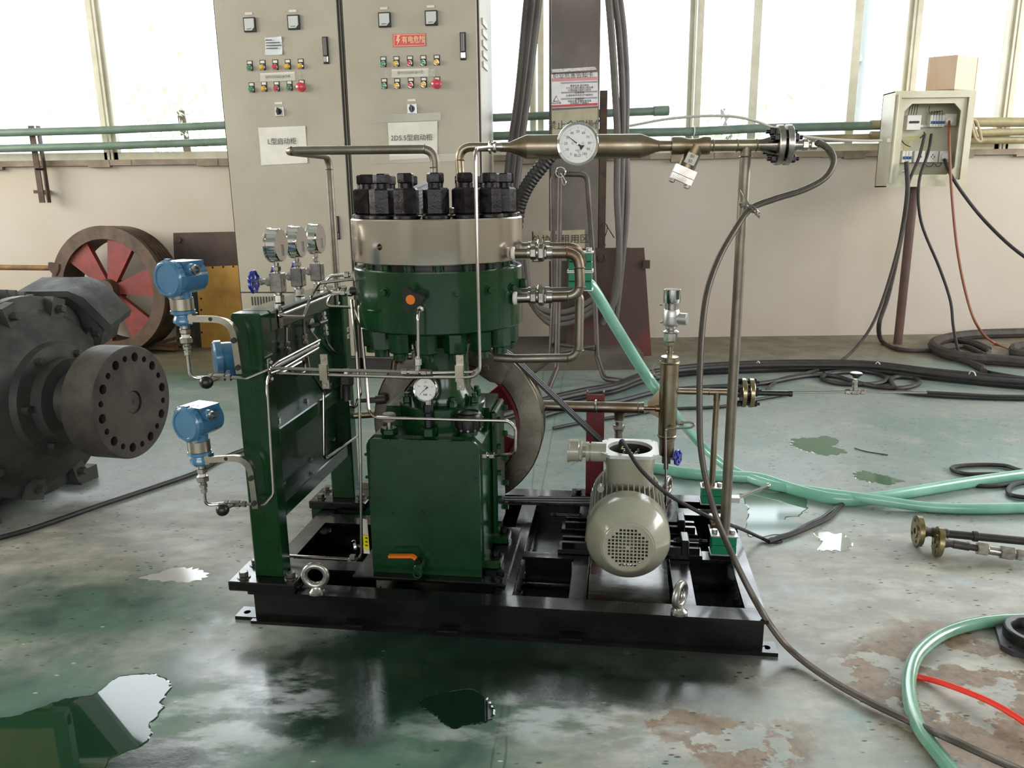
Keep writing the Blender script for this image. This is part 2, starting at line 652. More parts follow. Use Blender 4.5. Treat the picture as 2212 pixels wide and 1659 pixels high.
# ================================================================ THE HALL
def floor_material():
    m = bpy.data.materials.new('painted_concrete_floor')
    m.use_nodes = True
    nt = m.node_tree
    N, K = nt.nodes, nt.links
    bs = N['Principled BSDF']
    tc = N.new('ShaderNodeTexCoord')

    def noise(sc, det=5, rough=.55, vec=None, dist=0):
        n = N.new('ShaderNodeTexNoise')
        n.inputs['Scale'].default_value = sc
        n.inputs['Detail'].default_value = det
        n.inputs['Roughness'].default_value = rough
        n.inputs['Distortion'].default_value = dist
        K.new(vec or tc.outputs['Object'], n.inputs['Vector'])
        return n

    def ramp(v, a, b):
        q = N.new('ShaderNodeMapRange')
        q.interpolation_type = 'SMOOTHSTEP'
        q.inputs['From Min'].default_value = a
        q.inputs['From Max'].default_value = b
        K.new(v, q.inputs['Value'])
        return q.outputs['Result']

    def mix(f, a, b):
        q = N.new('ShaderNodeMix')
        q.data_type = 'RGBA'
        for s, x in ((0, f), (6, a), (7, b)):
            if isinstance(x, (int, float)): q.inputs[s].default_value = x
            elif isinstance(x, tuple): q.inputs[s].default_value = x
            else: K.new(x, q.inputs[s])
        return q.outputs[2]

    # wobbling coordinates so that stains have ragged outlines
    wob = noise(2.2, 6, .62)
    vm = N.new('ShaderNodeVectorMath'); vm.operation = 'MULTIPLY_ADD'
    K.new(wob.outputs['Color'], vm.inputs[0])
    vm.inputs[1].default_value = (.55, .55, 0)
    K.new(tc.outputs['Object'], vm.inputs[2])
    sep = N.new('ShaderNodeSeparateXYZ')
    K.new(vm.outputs[0], sep.inputs[0])
    X, Y = sep.outputs[0], sep.outputs[1]

    def blob(px, py, rx, ry, soft=.25):
        c = G(px, py)
        dx = math_(nt, 'DIVIDE', math_(nt, 'SUBTRACT', X, c.x + .275), rx)
        dy = math_(nt, 'DIVIDE', math_(nt, 'SUBTRACT', Y, c.y + .275), ry)
        d = math_(nt, 'SQRT', math_(nt, 'ADD', math_(nt, 'MULTIPLY', dx, dx), math_(nt, 'MULTIPLY', dy, dy)))
        return math_(nt, 'SUBTRACT', 1.0, ramp(d, 1 - soft, 1 + soft))

    def mx(a, b): return math_(nt, 'MAXIMUM', a, b)
    big = noise(.9, 4, .5).outputs['Fac']
    mid = noise(4.5, 7, .65).outputs['Fac']
    fine = noise(28, 5, .6).outputs['Fac']
    mp = N.new('ShaderNodeMapping')
    mp.inputs['Rotation'].default_value = (0, 0, .9)
    mp.inputs['Scale'].default_value = (1.6, 4, 1)
    K.new(tc.outputs['Object'], mp.inputs['Vector'])
    streak = noise(3.2, 6, .6, mp.outputs['Vector']).outputs['Fac']
    paint = mix(ramp(big, .38, .62), lin(108, 130, 125), lin(130, 140, 137))
    paint = mix(ramp(mid, .46, .72), paint, lin(142, 146, 138))
    # bare grey concrete where the paint has worn away, left of the machine and across the right foreground
    grey = mx(blob(300, 1210, .95, .85, .35), blob(1900, 1330, 1.0, .75, .5))
    grey = mx(grey, blob(560, 1560, .34, .42, .4))
    grey = mx(grey, blob(1250, 1600, .5, .2, .4))
    greyf = math_(nt, 'MULTIPLY', grey, ramp(mid, .26, .5))
    col = mix(greyf, paint, mix(ramp(streak, .4, .65), lin(146, 144, 135), lin(172, 169, 158)))
    # clean dark green paint
    gr = mx(blob(180, 1330, .5, .28, .5), blob(860, 1540, .55, .42, .3))
    gr = mx(gr, mx(blob(430, 790, 1.3, .6, .6), blob(100, 1560, .5, .3, .4)))
    col = mix(math_(nt, 'MULTIPLY', gr, .82), col, mix(ramp(mid, .4, .6), lin(20, 66, 50), lin(40, 90, 70)))
    # brown dirt along the wall and the peeled patch at the right
    wy = math_(nt, 'ADD', Y, math_(nt, 'MULTIPLY', mid, .5))
    dirt = ramp(wy, 6.2, 7.5)
    col = mix(math_(nt, 'MULTIPLY', dirt, .85), col, mix(ramp(mid, .4, .6), lin(116, 100, 76), lin(92, 82, 64)))
    peel = math_(nt, 'MULTIPLY', mx(blob(2110, 1500, .36, .34, .2), blob(1560, 1590, .26, .13, .3)), ramp(noise(5.5, 6, .6).outputs['Fac'], .47, .50))
    col = mix(peel, col, mix(ramp(fine, .35, .6), lin(104, 84, 64), lin(128, 106, 82)))
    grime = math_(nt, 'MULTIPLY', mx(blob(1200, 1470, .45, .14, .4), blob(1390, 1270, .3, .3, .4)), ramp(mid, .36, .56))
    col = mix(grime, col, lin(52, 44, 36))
    # small chips and flecks
    fl = N.new('ShaderNodeTexVoronoi')
    fl.inputs['Scale'].default_value = 17
    mp2 = N.new('ShaderNodeMapping')
    mp2.inputs['Rotation'].default_value = (0, 0, .6)
    mp2.inputs['Scale'].default_value = (1, 2.4, 1)
    K.new(tc.outputs['Object'], mp2.inputs['Vector'])
    K.new(mp2.outputs['Vector'], fl.inputs['Vector'])
    chip = math_(nt, 'SUBTRACT', 1.0, ramp(fl.outputs['Distance'], .10, .2))
    chip = math_(nt, 'MULTIPLY', chip, ramp(noise(6, 3).outputs['Fac'], .44, .54))
    col = mix(chip, col, lin(48, 48, 42))
    lf = N.new('ShaderNodeTexVoronoi')
    lf.inputs['Scale'].default_value = 9
    K.new(mp2.outputs['Vector'], lf.inputs['Vector'])
    dot = math_(nt, 'MULTIPLY', math_(nt, 'SUBTRACT', 1.0, ramp(lf.outputs['Distance'], .03, .09)), ramp(mid, .44, .56))
    col = mix(dot, col, lin(186, 182, 168))
    mot = noise(13, 9, .72).outputs['Fac']
    hv = N.new('ShaderNodeHueSaturation')
    K.new(math_(nt, 'ADD', .62, math_(nt, 'MULTIPLY', mot, .78)), hv.inputs['Value'])
    K.new(col, hv.inputs['Color'])
    col = hv.outputs[0]
    # saw cut joints in the slab
    so = N.new('ShaderNodeSeparateXYZ')
    K.new(tc.outputs['Object'], so.inputs[0])
    joint = None
    for (x0, y0, x1, y1) in ((1088, 1659, 1108, 1460), (0, 1175, 740, 905), (1195, 925, 1170, 1060)):
        a, b = G(x0, y0), G(x1, y1)
        n = V((-(b - a).y, (b - a).x, 0)).normalized()
        d = math_(nt, 'ABSOLUTE', math_(nt, 'ADD', math_(nt, 'ADD', math_(nt, 'MULTIPLY', so.outputs[0], n.x), math_(nt, 'MULTIPLY', so.outputs[1], n.y)), math_(nt, 'ADD', math_(nt, 'MULTIPLY', mid, .02), -n.dot(a) - .01)))
        j = math_(nt, 'SUBTRACT', 1.0, ramp(d, .001, .005))
        joint = j if joint is None else mx(joint, j)
    col = mix(math_(nt, 'MULTIPLY', joint, .5), col, lin(40, 42, 36))
    # oil and water film, with the skid's shadow on the floor painted in
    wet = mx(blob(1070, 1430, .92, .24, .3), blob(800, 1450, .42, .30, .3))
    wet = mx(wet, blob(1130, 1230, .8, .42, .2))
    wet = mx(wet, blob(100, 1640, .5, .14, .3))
    wet_shade = math_(nt, 'MULTIPLY', wet, ramp(mid, .22, .40))
    col = mix(math_(nt, 'MULTIPLY', wet_shade, .9), col, mix(ramp(mid, .5, .6), lin(6, 24, 15), lin(16, 30, 22)))
    bare = math_(nt, 'MULTIPLY', blob(1375, 1272, .19, .17, .2), 1.0)
    col = mix(bare, col, mix(ramp(streak, .42, .6), lin(156, 152, 142), lin(96, 74, 54)))
    painted_sheen = math_(nt, 'MULTIPLY', mx(blob(1230, 1585, .34, .10, .5), blob(520, 1530, .2, .2, .5)), ramp(streak, .42, .6))  # whitish reflection patches painted into the floor colour
    col = mix(math_(nt, 'MULTIPLY', painted_sheen, .7), col, lin(176, 182, 184))
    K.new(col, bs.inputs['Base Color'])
    rough = math_(nt, 'ADD', .2, math_(nt, 'MULTIPLY', mid, .34))
    rough = math_(nt, 'ADD', rough, math_(nt, 'MULTIPLY', math_(nt, 'MAXIMUM', greyf, dirt), .12))
    rough = math_(nt, 'MULTIPLY', rough, math_(nt, 'SUBTRACT', 1.0, math_(nt, 'MULTIPLY', wet_shade, .62)))
    K.new(rough, bs.inputs['Roughness'])
    bp = N.new('ShaderNodeBump')
    bp.inputs['Strength'].default_value = .35
    bp.inputs['Distance'].default_value = .004
    h = math_(nt, 'ADD', math_(nt, 'MULTIPLY', mid, .8), math_(nt, 'MULTIPLY', fine, .25))
    h = math_(nt, 'SUBTRACT', h, math_(nt, 'MULTIPLY', peel, .5))
    K.new(h, bp.inputs['Height'])
    K.new(bp.outputs['Normal'], bs.inputs['Normal'])
    return m


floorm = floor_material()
XL, XR, YN, ZC = -8.5, 8.5, -13.0, 6.6
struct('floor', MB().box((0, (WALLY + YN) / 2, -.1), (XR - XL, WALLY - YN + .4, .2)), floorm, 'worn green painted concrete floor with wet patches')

wallm = pm('plaster_wall', (188, 178, 167), .75, 0, (182, 171, 154), 1.2, .15, 14)
ceilm = pm('ceiling_sheet', (170, 174, 166), .6, 0, (150, 156, 148), 2)
framem = pm('window_frame_cream', (206, 202, 182), .5, 0, (190, 184, 160), 5)
silm = pm('dirty_sill', (150, 136, 118), .75, 0, (116, 102, 84), 4, .5, 30)
brace = pm('roof_steel', (130, 132, 136), .5, .2)
olive = pm('olive_sheet', (116, 120, 78), .6, 0, (104, 108, 70), 3)

# far wall: plaster below the windows, sill, plaster above
struct('wall_far', MB().box((0, WALLY + .12, WZ0 / 2 - .02), (XR - XL, .24, WZ0 - .04)), wallm, 'cream plaster wall under the window band')
mb = MB()
prev = None
for i in range(85):
    x0 = XL + (XR - XL) * i / 85; x1 = XL + (XR - XL) * (i + 1) / 85
    dz = random.uniform(.0, .035) if random.random() < .6 else .0
    mb.box(((x0 + x1) / 2, WALLY + .1, WZ0 - .025 - dz / 2), (x1 - x0 + .001, .30 + random.uniform(-.01, .012), .05 + dz))
struct('trim_1', mb, silm, 'chipped dirty sill under the windows')
struct('wall_far_upper', MB().box((0, WALLY + .12, (WZ1 + ZC) / 2), (XR - XL, .24, ZC - WZ1)), ceilm)
struct('wall_left', MB().box((XL - .1, 3.9, .95), (.2, 5.4, 1.9)).box((XL - .1, 3.9, 5.6), (.2, 5.4, 2.0)).box((XL - .1, -5.9, ZC / 2), (.2, 14.2, ZC)).box((XL - .1, 7.1, ZC / 2), (.2, 1.1, ZC)), wallm)
struct('wall_right', MB().box((XR + .1, 3.9, .95), (.2, 5.4, 1.9)).box((XR + .1, 3.9, 5.6), (.2, 5.4, 2.0)).box((XR + .1, -5.9, ZC / 2), (.2, 14.2, ZC)).box((XR + .1, 7.1, ZC / 2), (.2, 1.1, ZC)), wallm)
struct('wall_near', MB().box((0, YN - .1, 1.05), (XR - XL, .2, 2.1)).box((0, YN - .1, 5.85), (XR - XL, .2, 1.5)), wallm)
struct('ceiling', MB().box((0, (WALLY + YN) / 2, ZC + .1), (XR - XL + .4, WALLY - YN + .4, .2)), ceilm)
for i, yy in enumerate((6.2, 2.2, -1.8)):
    struct('trim_%d' % (i + 5), MB().box((0, yy, ZC - .18), (XR - XL, .16, .3)), brace, 'steel roof beam')
tb = MB()
tb.strip([V((-4.9, WALLY - .02, 3.6)), V((-4.1, WALLY - .02, 5.0))], (0, 1, 0), .06, .22)  # out of view, added to give the puddle a diagonal reflection
struct('trim_8', tb, brace, 'unseen diagonal steel brace added for the puddle reflection')
struct('trim_9', MB().box((-5.75, WALLY - .05, 4.9), (1.3, .06, 2.0)), olive, 'olive sheet above the windows')
struct('trim_10', MB().box((-4.98, WALLY - .08, 4.9), (.16, .1, 1.6)).box((-5.6, WALLY - .1, 4.12), (1.4, .1, .2)), pm('roof_green_steel', (30, 74, 44), .5))

# windows: one frame per bay with its panes
def wx(px, py=200): return WO.at(px, py, WALLY).x
glassm = bpy.data.materials.new('window_glass')
glassm.use_nodes = True
nt = glassm.node_tree
nt.nodes.remove(nt.nodes['Principled BSDF'])
tr = nt.nodes.new('ShaderNodeBsdfTransparent'); gl = nt.nodes.new('ShaderNodeBsdfGlossy'); mxs = nt.nodes.new('ShaderNodeMixShader')
tr.inputs[0].default_value = (.97, .98, .98, 1)
gl.inputs['Roughness'].default_value = .02
fr = nt.nodes.new('ShaderNodeFresnel'); fr.inputs[0].default_value = 1.45
nt.links.new(fr.outputs[0], mxs.inputs[0]); nt.links.new(tr.outputs[0], mxs.inputs[1]); nt.links.new(gl.outputs[0], mxs.inputs[2])
nt.links.new(mxs.outputs[0], nt.nodes['Material Output'].inputs[0])

bays = [XL, wx(-330), wx(217), wx(640), wx(1160), wx(1502), wx(1967), wx(2185), wx(2560), XR]
sash = {2: [], 4: [wx(1245)], 5: [wx(1633), wx(1849)], 6: [], 1: [], 7: []}
for i in range(len(bays) - 1):
    a, b = bays[i] + .012, bays[i + 1] - .012
    if b - a < .3: continue
    mb = MB()
    y = WALLY + .1
    fwd = .052
    for x in (a + fwd / 2, b - fwd / 2):
        mb.box((x, y, (WZ0 + WZ1) / 2), (fwd, .1, WZ1 - WZ0))
        mb.box((x + (-.02 if x < (a + b) / 2 else .02), y - .06, (WZ0 + WZ1) / 2), (.02, .02, WZ1 - WZ0))
    for z in (WZ0 + .035, WZ1 - .035):
        mb.box(((a + b) / 2, y, z), (b - a, .1, .07))
    for sx in sash.get(i, []):
        mb.box((sx, y + .01, (WZ0 + WZ1) / 2), (.075, .07, WZ1 - WZ0 - .1))
    wo = struct('window_%d' % (i + 1), mb, framem, 'cream painted window frame with tall panes')
    edges = [a + fwd] + sash.get(i, []) + [b - fwd]
    for e0, e1 in zip(edges, edges[1:]):
        struct('pane', MB().box(((e0 + e1) / 2, y + .02, (WZ0 + WZ1) / 2), (e1 - e0, .005, WZ1 - WZ0 - .1)), glassm, None, wo)

# outside, washed out by daylight
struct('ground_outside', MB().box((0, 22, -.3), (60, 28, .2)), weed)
def building(label, x0, x1, Y, z1, mat, wins):
    t = thing('building', label, 'building', ((x0 + x1) / 2, Y, 0))
    part('wall', MB().box(((x0 + x1) / 2, Y + 2, z1 / 2), (x1 - x0, 4, z1)), mat, t)
    part('roof', MB().box(((x0 + x1) / 2, Y + 1.9, z1 + .1), (x1 - x0 + .6, 4.6, .2)), mat, t)
    for (a, b, c, d) in wins:
        p, q = WO.at(a, b, Y), WO.at(c, d, Y)
        f = part('window', MB().box(((p.x + q.x) / 2, Y - .03, (p.z + q.z) / 2), (abs(q.x - p.x), .08, abs(p.z - q.z))), whitep, t)
        part('pane', MB().box(((p.x + q.x) / 2, Y - .08, (p.z + q.z) / 2), (abs(q.x - p.x) * .86, .02, abs(p.z - q.z) * .8)), framem, f)
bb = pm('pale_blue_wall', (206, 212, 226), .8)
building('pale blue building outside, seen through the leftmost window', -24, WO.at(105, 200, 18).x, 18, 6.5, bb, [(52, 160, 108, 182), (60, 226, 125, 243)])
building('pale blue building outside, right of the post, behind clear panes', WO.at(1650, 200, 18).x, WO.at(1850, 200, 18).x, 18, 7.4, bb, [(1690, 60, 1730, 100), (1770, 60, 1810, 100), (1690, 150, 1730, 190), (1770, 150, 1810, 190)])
t = solo('drainpipe', 'grey drainpipe standing outside between two window bars', 'pipe', MB().cyl(WO.at(1850, 262, 11), WO.at(1850, 262, 11) + V((0, 0, 6)), .06).ccyl(WO.at(1850, 120, 11), WO.at(1850, 135, 11), .08), pm('grey_drain', (168, 174, 176), .6))


def tree(label, px, py, Y, rad, n):
    c = WO.at(px, py, Y)
    t = thing('tree', label, 'tree', (c.x, c.y, -.2), 'pale trees beyond the windows')
    part('trunk', MB().tube([V((c.x, c.y, -.2)), V((c.x + .1, c.y, c.z * .5)), c], .07), rust, t)
    mb = MB()
    for i in range(n):
        d = V((random.gauss(0, 1), random.gauss(0, 1), random.gauss(0, .8)))
        p = c + d * rad * .5
        a = V((random.gauss(0, 1), random.gauss(0, 1), random.gauss(0, 1))).normalized()
        x, y, _ = frame_of(a)
        s = random.uniform(.05, .11)
        mb.add([p - x * s, p - y * s * .5, p + x * s, p + y * s * .5], [(0, 1, 2, 3)])
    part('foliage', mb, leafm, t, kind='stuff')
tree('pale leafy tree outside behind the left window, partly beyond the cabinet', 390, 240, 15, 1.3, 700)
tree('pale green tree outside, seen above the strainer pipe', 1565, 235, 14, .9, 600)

# pipes along the far wall
def wallpipe(name, label, pts, Y, r, mat, cap=False):
    q = [WO.at(x, y, Y) for x, y in pts]
    t = thing(name, label, 'pipe', (q[0].x, q[0].y, q[0].z))
    part('tube', MB().tube(q, r, 14), mat, t)
    m = MB()
    for p0, p1 in zip(q, q[1:]):
        pass
    if cap:
        d = (q[-1] - q[-2]).normalized()
        m.ccyl(q[-1] - d * .12, q[-1] + d * .02, r * 1.22, .004, 16)
        part('end_cap', m, mat, t)
    return t
PW = WALLY - .16
wallpipe('water_pipe', 'upper faded green pipe along the wall left of the cabinets', [(-160, 290), (0, 287), (238, 281), (520, 269)], PW, .034, greenpipe)
wallpipe('water_pipe', 'lower faded green pipe along the wall left of the cabinets', [(-160, 325), (0, 321), (238, 315), (520, 305)], PW, .034, greenpipe)
wallpipe('water_pipe', 'short capped green pipe crossing behind the column at window height', [(1000, 257), (1200, 249), (1440, 239)], PW, .036, greenpipe, True)
wallpipe('water_pipe', 'long lower green pipe running from the cabinets to the switch box', [(1000, 296), (1200, 290), (1500, 284), (1640, 277), (1905, 271)], PW, .038, greenpipe)
wallpipe('conduit_pipe', 'upper ochre pipe right of the open switch box', [(1880, 270), (2095, 264), (2260, 264)], PW, .042, ochrep)
wallpipe('conduit_pipe', 'middle ochre pipe right of the open switch box', [(1880, 292), (2095, 287), (2260, 284)], PW, .034, ochrep)
wallpipe('conduit_pipe', 'lowest ochre pipe right of the open switch box', [(1740, 300), (1880, 297), (2095, 303), (2260, 302)], PW + .03, .034, ochrep)
q = [WO.at(x, y, PW - .05) for x, y in ((2096, 262), (2108, 300), (2120, 302), (2110, 264), (2100, 262), (2112, 296))]
solo('rope_tie', 'pale rope looped around the ochre pipes', 'rope', MB().tube(smooth(q), .012, 8), pm('pale_rope', (178, 160, 134), .8))
for (px, py, lab, nm) in ((1498, 283, 'white strap tied round the long green pipe', 'pipe_tie'),):
    p = WO.at(px, py, PW)
    solo(nm, lab, 'strap', MB().torus(p, (1, 0, 0), .042, .006), whiteb)
# rusty wall bracket at the left
a, b = WO.at(60, 268, PW - .12), WO.at(84, 438, WALLY - .05)
t = thing('pipe_bracket', 'rusty angle iron bracket fixed to the wall behind the two green pipes', 'bracket', b)
part('angle_iron', MB().box(((a.x + b.x) / 2, WALLY - .115, (a.z + b.z) / 2), (.05, .012, a.z - b.z)).box(((a.x + b.x) / 2 + .05, WALLY - .09, (a.z + b.z) / 2), (.012, .05, a.z - b.z)), rust, t)
for zz in (a.z - .18, a.z - .38, b.z + .3):
    part('bolt', MB().hex(V((b.x + .06, WALLY - .12, zz)), V((b.x + .13, WALLY - .12, zz)), .012), rust, t)
part('wall_strap', MB().box((b.x + .03, WALLY - .03, b.z + .1), (.12, .06, .03)), rust, t)

# thin pale cable sagging over the pipes
solo('signal_cable', 'thin pale cable arching above the strainer pipe to the switch box', 'cable', MB().tube(smooth([WO.at(x, y, 7.0) for x, y in ((1360, 272), (1450, 256), (1550, 250), (1620, 258), (1690, 283), (1760, 298), (1850, 304), (1905, 304))]), .011, 8), pm('pale_cable', (176, 172, 162), .5))

# ---------------------------------------------------------------- control cabinets
o = WO.at(744, 300, 6.3)
CB = Frame((o.x, o.y, 0), R(7.0))
def cl(px, py, v=0): return CB.loc(CB.at(px, py, v))
zt = cl(745, 0).z + .12
uL, uR = cl(470, 130).x, cl(1035, 20).x
uG = cl(745, 200).x
DEP = .62


def cabinet(label, u0, u1, z0=.0):
    c = CB.L((u0 + u1) / 2, DEP / 2, 0)
    t = thing('control_cabinet', label, 'cabinet', c, 'grey control cabinets')
    part('body', MB().bbox(CB, (u0, .012, .1), (u1, DEP, zt), .004), cabm, t)
    part('plinth', MB().fbox(CB, (u0 + .01, .03, 0), (u1 - .01, DEP - .02, .1)), cabd, t)
    zl = cl((u0 > -.2) and 900 or 560, 632).z
    part('door', MB().bbox(CB, (u0 + .018, -.012, zl + .004), (u1 - .018, .011, zt - .04), .005), cabm, t)
    part('lower_panel', MB().bbox(CB, (u0 + .018, -.012, .12), (u1 - .018, .011, zl - .004), .005), cabm, t)
    part('door_gap', MB().fbox(CB, (u0 + .006, .004, .11), (u1 - .006, .0125, zt - .02)), cabd, t)
    return t


cabA = cabinet('left grey control cabinet with a paper sheet under its rotary switch', uL, uG - .006)
cabB = cabinet('right grey control cabinet with the red warning sign and side louvres', uG + .006, uR)


def meter(par, px, py):
    p = cl(px, py, -.012)
    s = .047
    f = part('panel_meter', MB().bbox(CB, (p.x - s, -.03, p.z - s * 1.08), (p.x + s, -.012, p.z + s * 1.08), .003), inkd, par)
    k = .8
    part('meter_face', MB().prism([CB.L(p.x + a * s * k, -.0305, p.z + b * s * k) for a, b in ((-1, -1.1), (.45, -1.1), (1, -.5), (1, 1.1), (-1, 1.1))], CB.v * -.002), pm('meter_face_grey', (186, 188, 184), .35) if 'meter_face_grey' not in MATS else MATS['meter_face_grey'], f)
    part('pointer', MB().tube([CB.L(p.x - s * .45, -.034, p.z - s * .65), CB.L(p.x + s * .3, -.034, p.z - s * .62)], .0018, 6), inkd, f)
    part('label_plate', MB().fbox(CB, (p.x - .032, -.016, p.z + s * 1.5), (p.x + .024, -.0125, p.z + s * 1.85)), paper, par)
for c, pts in ((cabA, ((540.6, 54), (635.4, 48.6))), (cabB, ((831.5, 43.3), (932.3, 39.4)))):
    for p in pts: meter(c, *p)


def button(par, px, py, mat, big=False):
    p = cl(px, py, -.012)
    r = .029 if big else .019
    c0 = CB.L(p.x, -.012, p.z)
    f = part('button_plate', MB().bbox(CB, (p.x - .021, -.015, p.z - .02), (p.x + .025, -.012, p.z + .053), .002), inkd, par)
    part('legend', MB().fbox(CB, (p.x - .014, -.018, p.z + .029), (p.x + .019, -.0152, p.z + .047)), paper, f)
    part('bezel', MB().lathe(c0, -CB.v, [(0, 0), (r * 1.15, 0), (r * 1.15, .012), (r, .016), (0, .016)], 18), chrome if not big else redb, f)
    part('push_cap', MB().lathe(c0 - CB.v * .014, -CB.v, [(0, 0), (r * .86, 0), (r * .86, .016), (r * .6, .021), (0, .022)] if not big else [(0, 0), (r * .6, 0), (r * 1.1, .012), (r * 1.1, .026), (r * .7, .034), (0, .036)], 18), mat, f)
for c, row in ((cabA, [((540, 147), grnb), ((567.7, 145.6), yelb), ((595, 145), redb), ((622, 144), yelb), ((650, 143), yelb), ((544, 194), grnb), ((571, 192), yelb), ((598, 191.5), redb), ((625.6, 190), grnb)]),
               (cabB, [((828, 138.7), grnb), ((856.5, 138), yelb), ((885.5, 137), redb), ((914.4, 136), grnb), ((943.4, 135), yelb), ((830, 185.6), grnb), ((858, 185.6), yelb), ((887.6, 184), redb), ((915.6, 183), yelb)])):
    for (p, m) in row: button(c, *p, m)
button(cabA, 652, 188.6, redb, True)
button(cabB, 944, 182, redb, True)
for c, (px, py) in ((cabA, (603.5, 241)), (cabB, (890, 235))):
    p = cl(px, py, -.012)
    f = part('rotary_switch', MB().bbox(CB, (p.x - .034, -.018, p.z - .036), (p.x + .034, -.012, p.z + .036), .003), silver, c)
    part('switch_knob', MB().lathe(CB.L(p.x, -.018, p.z), -CB.v, [(0, 0), (.022, 0), (.02, .014), (0, .014)], 20).bbox(CB, (p.x - .007, -.052, p.z - .026), (p.x + .007, -.03, p.z + .026), .003), blackm, f)
    part('label_plate', MB().fbox(CB, (p.x - .03, -.016, p.z + .052), (p.x + .03, -.0125, p.z + .068)), paper, c)
for c, (px, py, dh) in ((cabA, (704, 109, .095)), (cabB, (1000.4, 100, .095)), (cabA, (728, 492, .09))):
    p = cl(px, py, -.012)
    f = part('door_handle', MB().bbox(CB, (p.x - .023, -.02, p.z - dh), (p.x + .023, -.0125, p.z + dh), .003), inkd, c)
    part('grip', MB().bbox(CB, (p.x - .012, -.034, p.z - dh * .4), (p.x + .012, -.02, p.z + dh * .92), .004), pm('grip_grey', (96, 92, 88), .4) if 'grip_grey' not in MATS else MATS['grip_grey'], f)
    part('lock', MB().bbox(CB, (p.x - .016, -.03, p.z - dh * .88), (p.x + .016, -.02, p.z - dh * .45), .003), chrome, f)
for k in range(13):
    p = cl(545 + k * 6.2, 650, -.012)
    part('vent_slot', MB().fbox(CB, (p.x - .005, -.016, p.z - .035), (p.x + .004, -.011, p.z + .035)), cabd, cabA)
for k in range(5):
    p = cl(1036, 24, -.012).z - .02 - k * .075
    part('louvre', MB().prism([CB.L(uR + .001, DEP * .18, p), CB.L(uR + .001, DEP * .55, p - .0), CB.L(uR + .001, DEP * .55, p - .04), CB.L(uR + .001, DEP * .18, p - .04)], CB.u * .008), boxm, cabB)


def sheet(name, label, cat, pts, mat, v=-.0135, th=.001, curl=.006, frame=CB, n=6):
    """sheet of paper lying on the cabinet face with slightly lifted edges"""
    P = [frame.loc(frame.at(x, y, v)) for x, y in pts]
    mb = MB()
    for side in (0, 1):
        for i in range(n + 1):
            for j in range(n + 1):
                a, b = i / n, j / n
                q = (P[0] * (1 - a) + P[1] * a) * (1 - b) + (P[3] * (1 - a) + P[2] * a) * b
                lift = curl * (abs(a - .5) * 2) ** 3 * (abs(b - .5) * 2) ** 2 + random.uniform(0, curl * .1)
                mb.v.append(frame.L(q.x, v - lift - (th if side else 0), q.z))
    k = (n + 1) ** 2
    for i in range(n):
        for j in range(n):
            a = i * (n + 1) + j
            mb.f.append((a, a + 1, a + n + 2, a + n + 1))
            mb.f.append((k + a, k + a + n + 1, k + a + n + 2, k + a + 1))
    return solo(name, label, cat, mb, mat), P


def onface(px, py, v=-.018): return CB.at(px, py, v)
EW = V((0, 0, 1))
s1, _ = sheet('paper_notice', 'large paper sheet taped on the left cabinet below its switch', 'notice', ((558, 276), (660, 272), (665, 352), (565, 357)), paper)
text('L型启动柜', .052, onface(609, 306, -.022), CB.u, EW, ink, s1)
s2, _ = sheet('paper_notice', 'large paper sheet taped on the right cabinet behind the bent pipe', 'notice', ((838, 265.6), (945, 261.7), (945, 340), (842, 346)), paper)
text('2D5.5型启动柜', .05, onface(889, 298, -.022), CB.u, EW, ink, s2)
s3, _ = sheet('paper_label', 'paper strip between the button rows of the left cabinet', 'label', ((562, 158.5), (637, 155), (638, 174), (562, 177)), paper, curl=.002)
text('循环式压缩机操作柜', .022, onface(600, 166, -.0185), CB.u, EW, ink, s3)
s4, _ = sheet('paper_label', 'paper strip between the button rows of the right cabinet', 'label', ((846, 150), (925.5, 147), (926, 165), (846, 168)), paper, curl=.002)
text('循环式压缩机操作柜', .022, onface(886, 157, -.0185), CB.u, EW, ink, s4)
s5, _ = sheet('taped_note', 'small note under shiny clear tape on the left cabinet', 'note', ((573, 82), (609, 79), (611, 118), (573, 120)), pm('note_blue_white', (206, 210, 212), .2, coat=.7), curl=.012)
for k, wd in enumerate((.05, .11, .12, .09)):
    part('print_line', MB().fbox(CB, (cl(577, 90).x, -.028, cl(577, 88 + k * 6).z - .003), (cl(577, 90).x + wd, -.0265, cl(577, 88 + k * 6).z + .003)), ink, s5)
s6, _ = sheet('warning_sign', 'red warning sign with pale lettering on the right cabinet', 'sign', ((848, 74), (919, 71.5), (920, 99.5), (849, 102)), redsign, curl=0, th=.002)
text('有电危险', .052, onface(893, 86.5, -.0175), CB.u, EW, signy, s6, bold=.0012, sx=.84)
bolt = [(0, .5), (.32, .5), (.1, .1), (.34, .1), (-.16, -.5), (-.02, -.06), (-.24, -.06)]
bc = onface(859.5, 87, -.0165)
part('bolt_symbol', MB().prism([bc + CB.u * x * .06 + EW * y * .075 for x, y in bolt], CB.v * -.001), signy, s6)
for (x0, y0, x1, y1) in ((851, 76, 917, 73.6), (851, 99.6, 918, 97.2), (851, 76, 851.6, 99.6), (917, 73.6, 917.6, 97.2)):
    part('border_line', MB().strip([onface(x0, y0, -.0165), onface(x1, y1, -.0165)], CB.v, .001, .004), signy, s6)
for (x0, y0, x1, y1, lab) in ((795, 257, 952, 250, 'torn clear tape strip above the right paper sheet'), (800, 345, 985, 339, 'torn clear tape strip below the right paper sheet'), (551, 168, 651, 165, 'clear tape across the left paper strip'), (832, 160, 940, 156, 'clear tape across the right paper strip')):
    sheet('tape_strip', lab, 'tape', ((x0, y0 - 7), (x1, y1 - 7), (x1, y1 + 9), (x0, y0 + 9)), tape, v=-.0215, curl=.0)

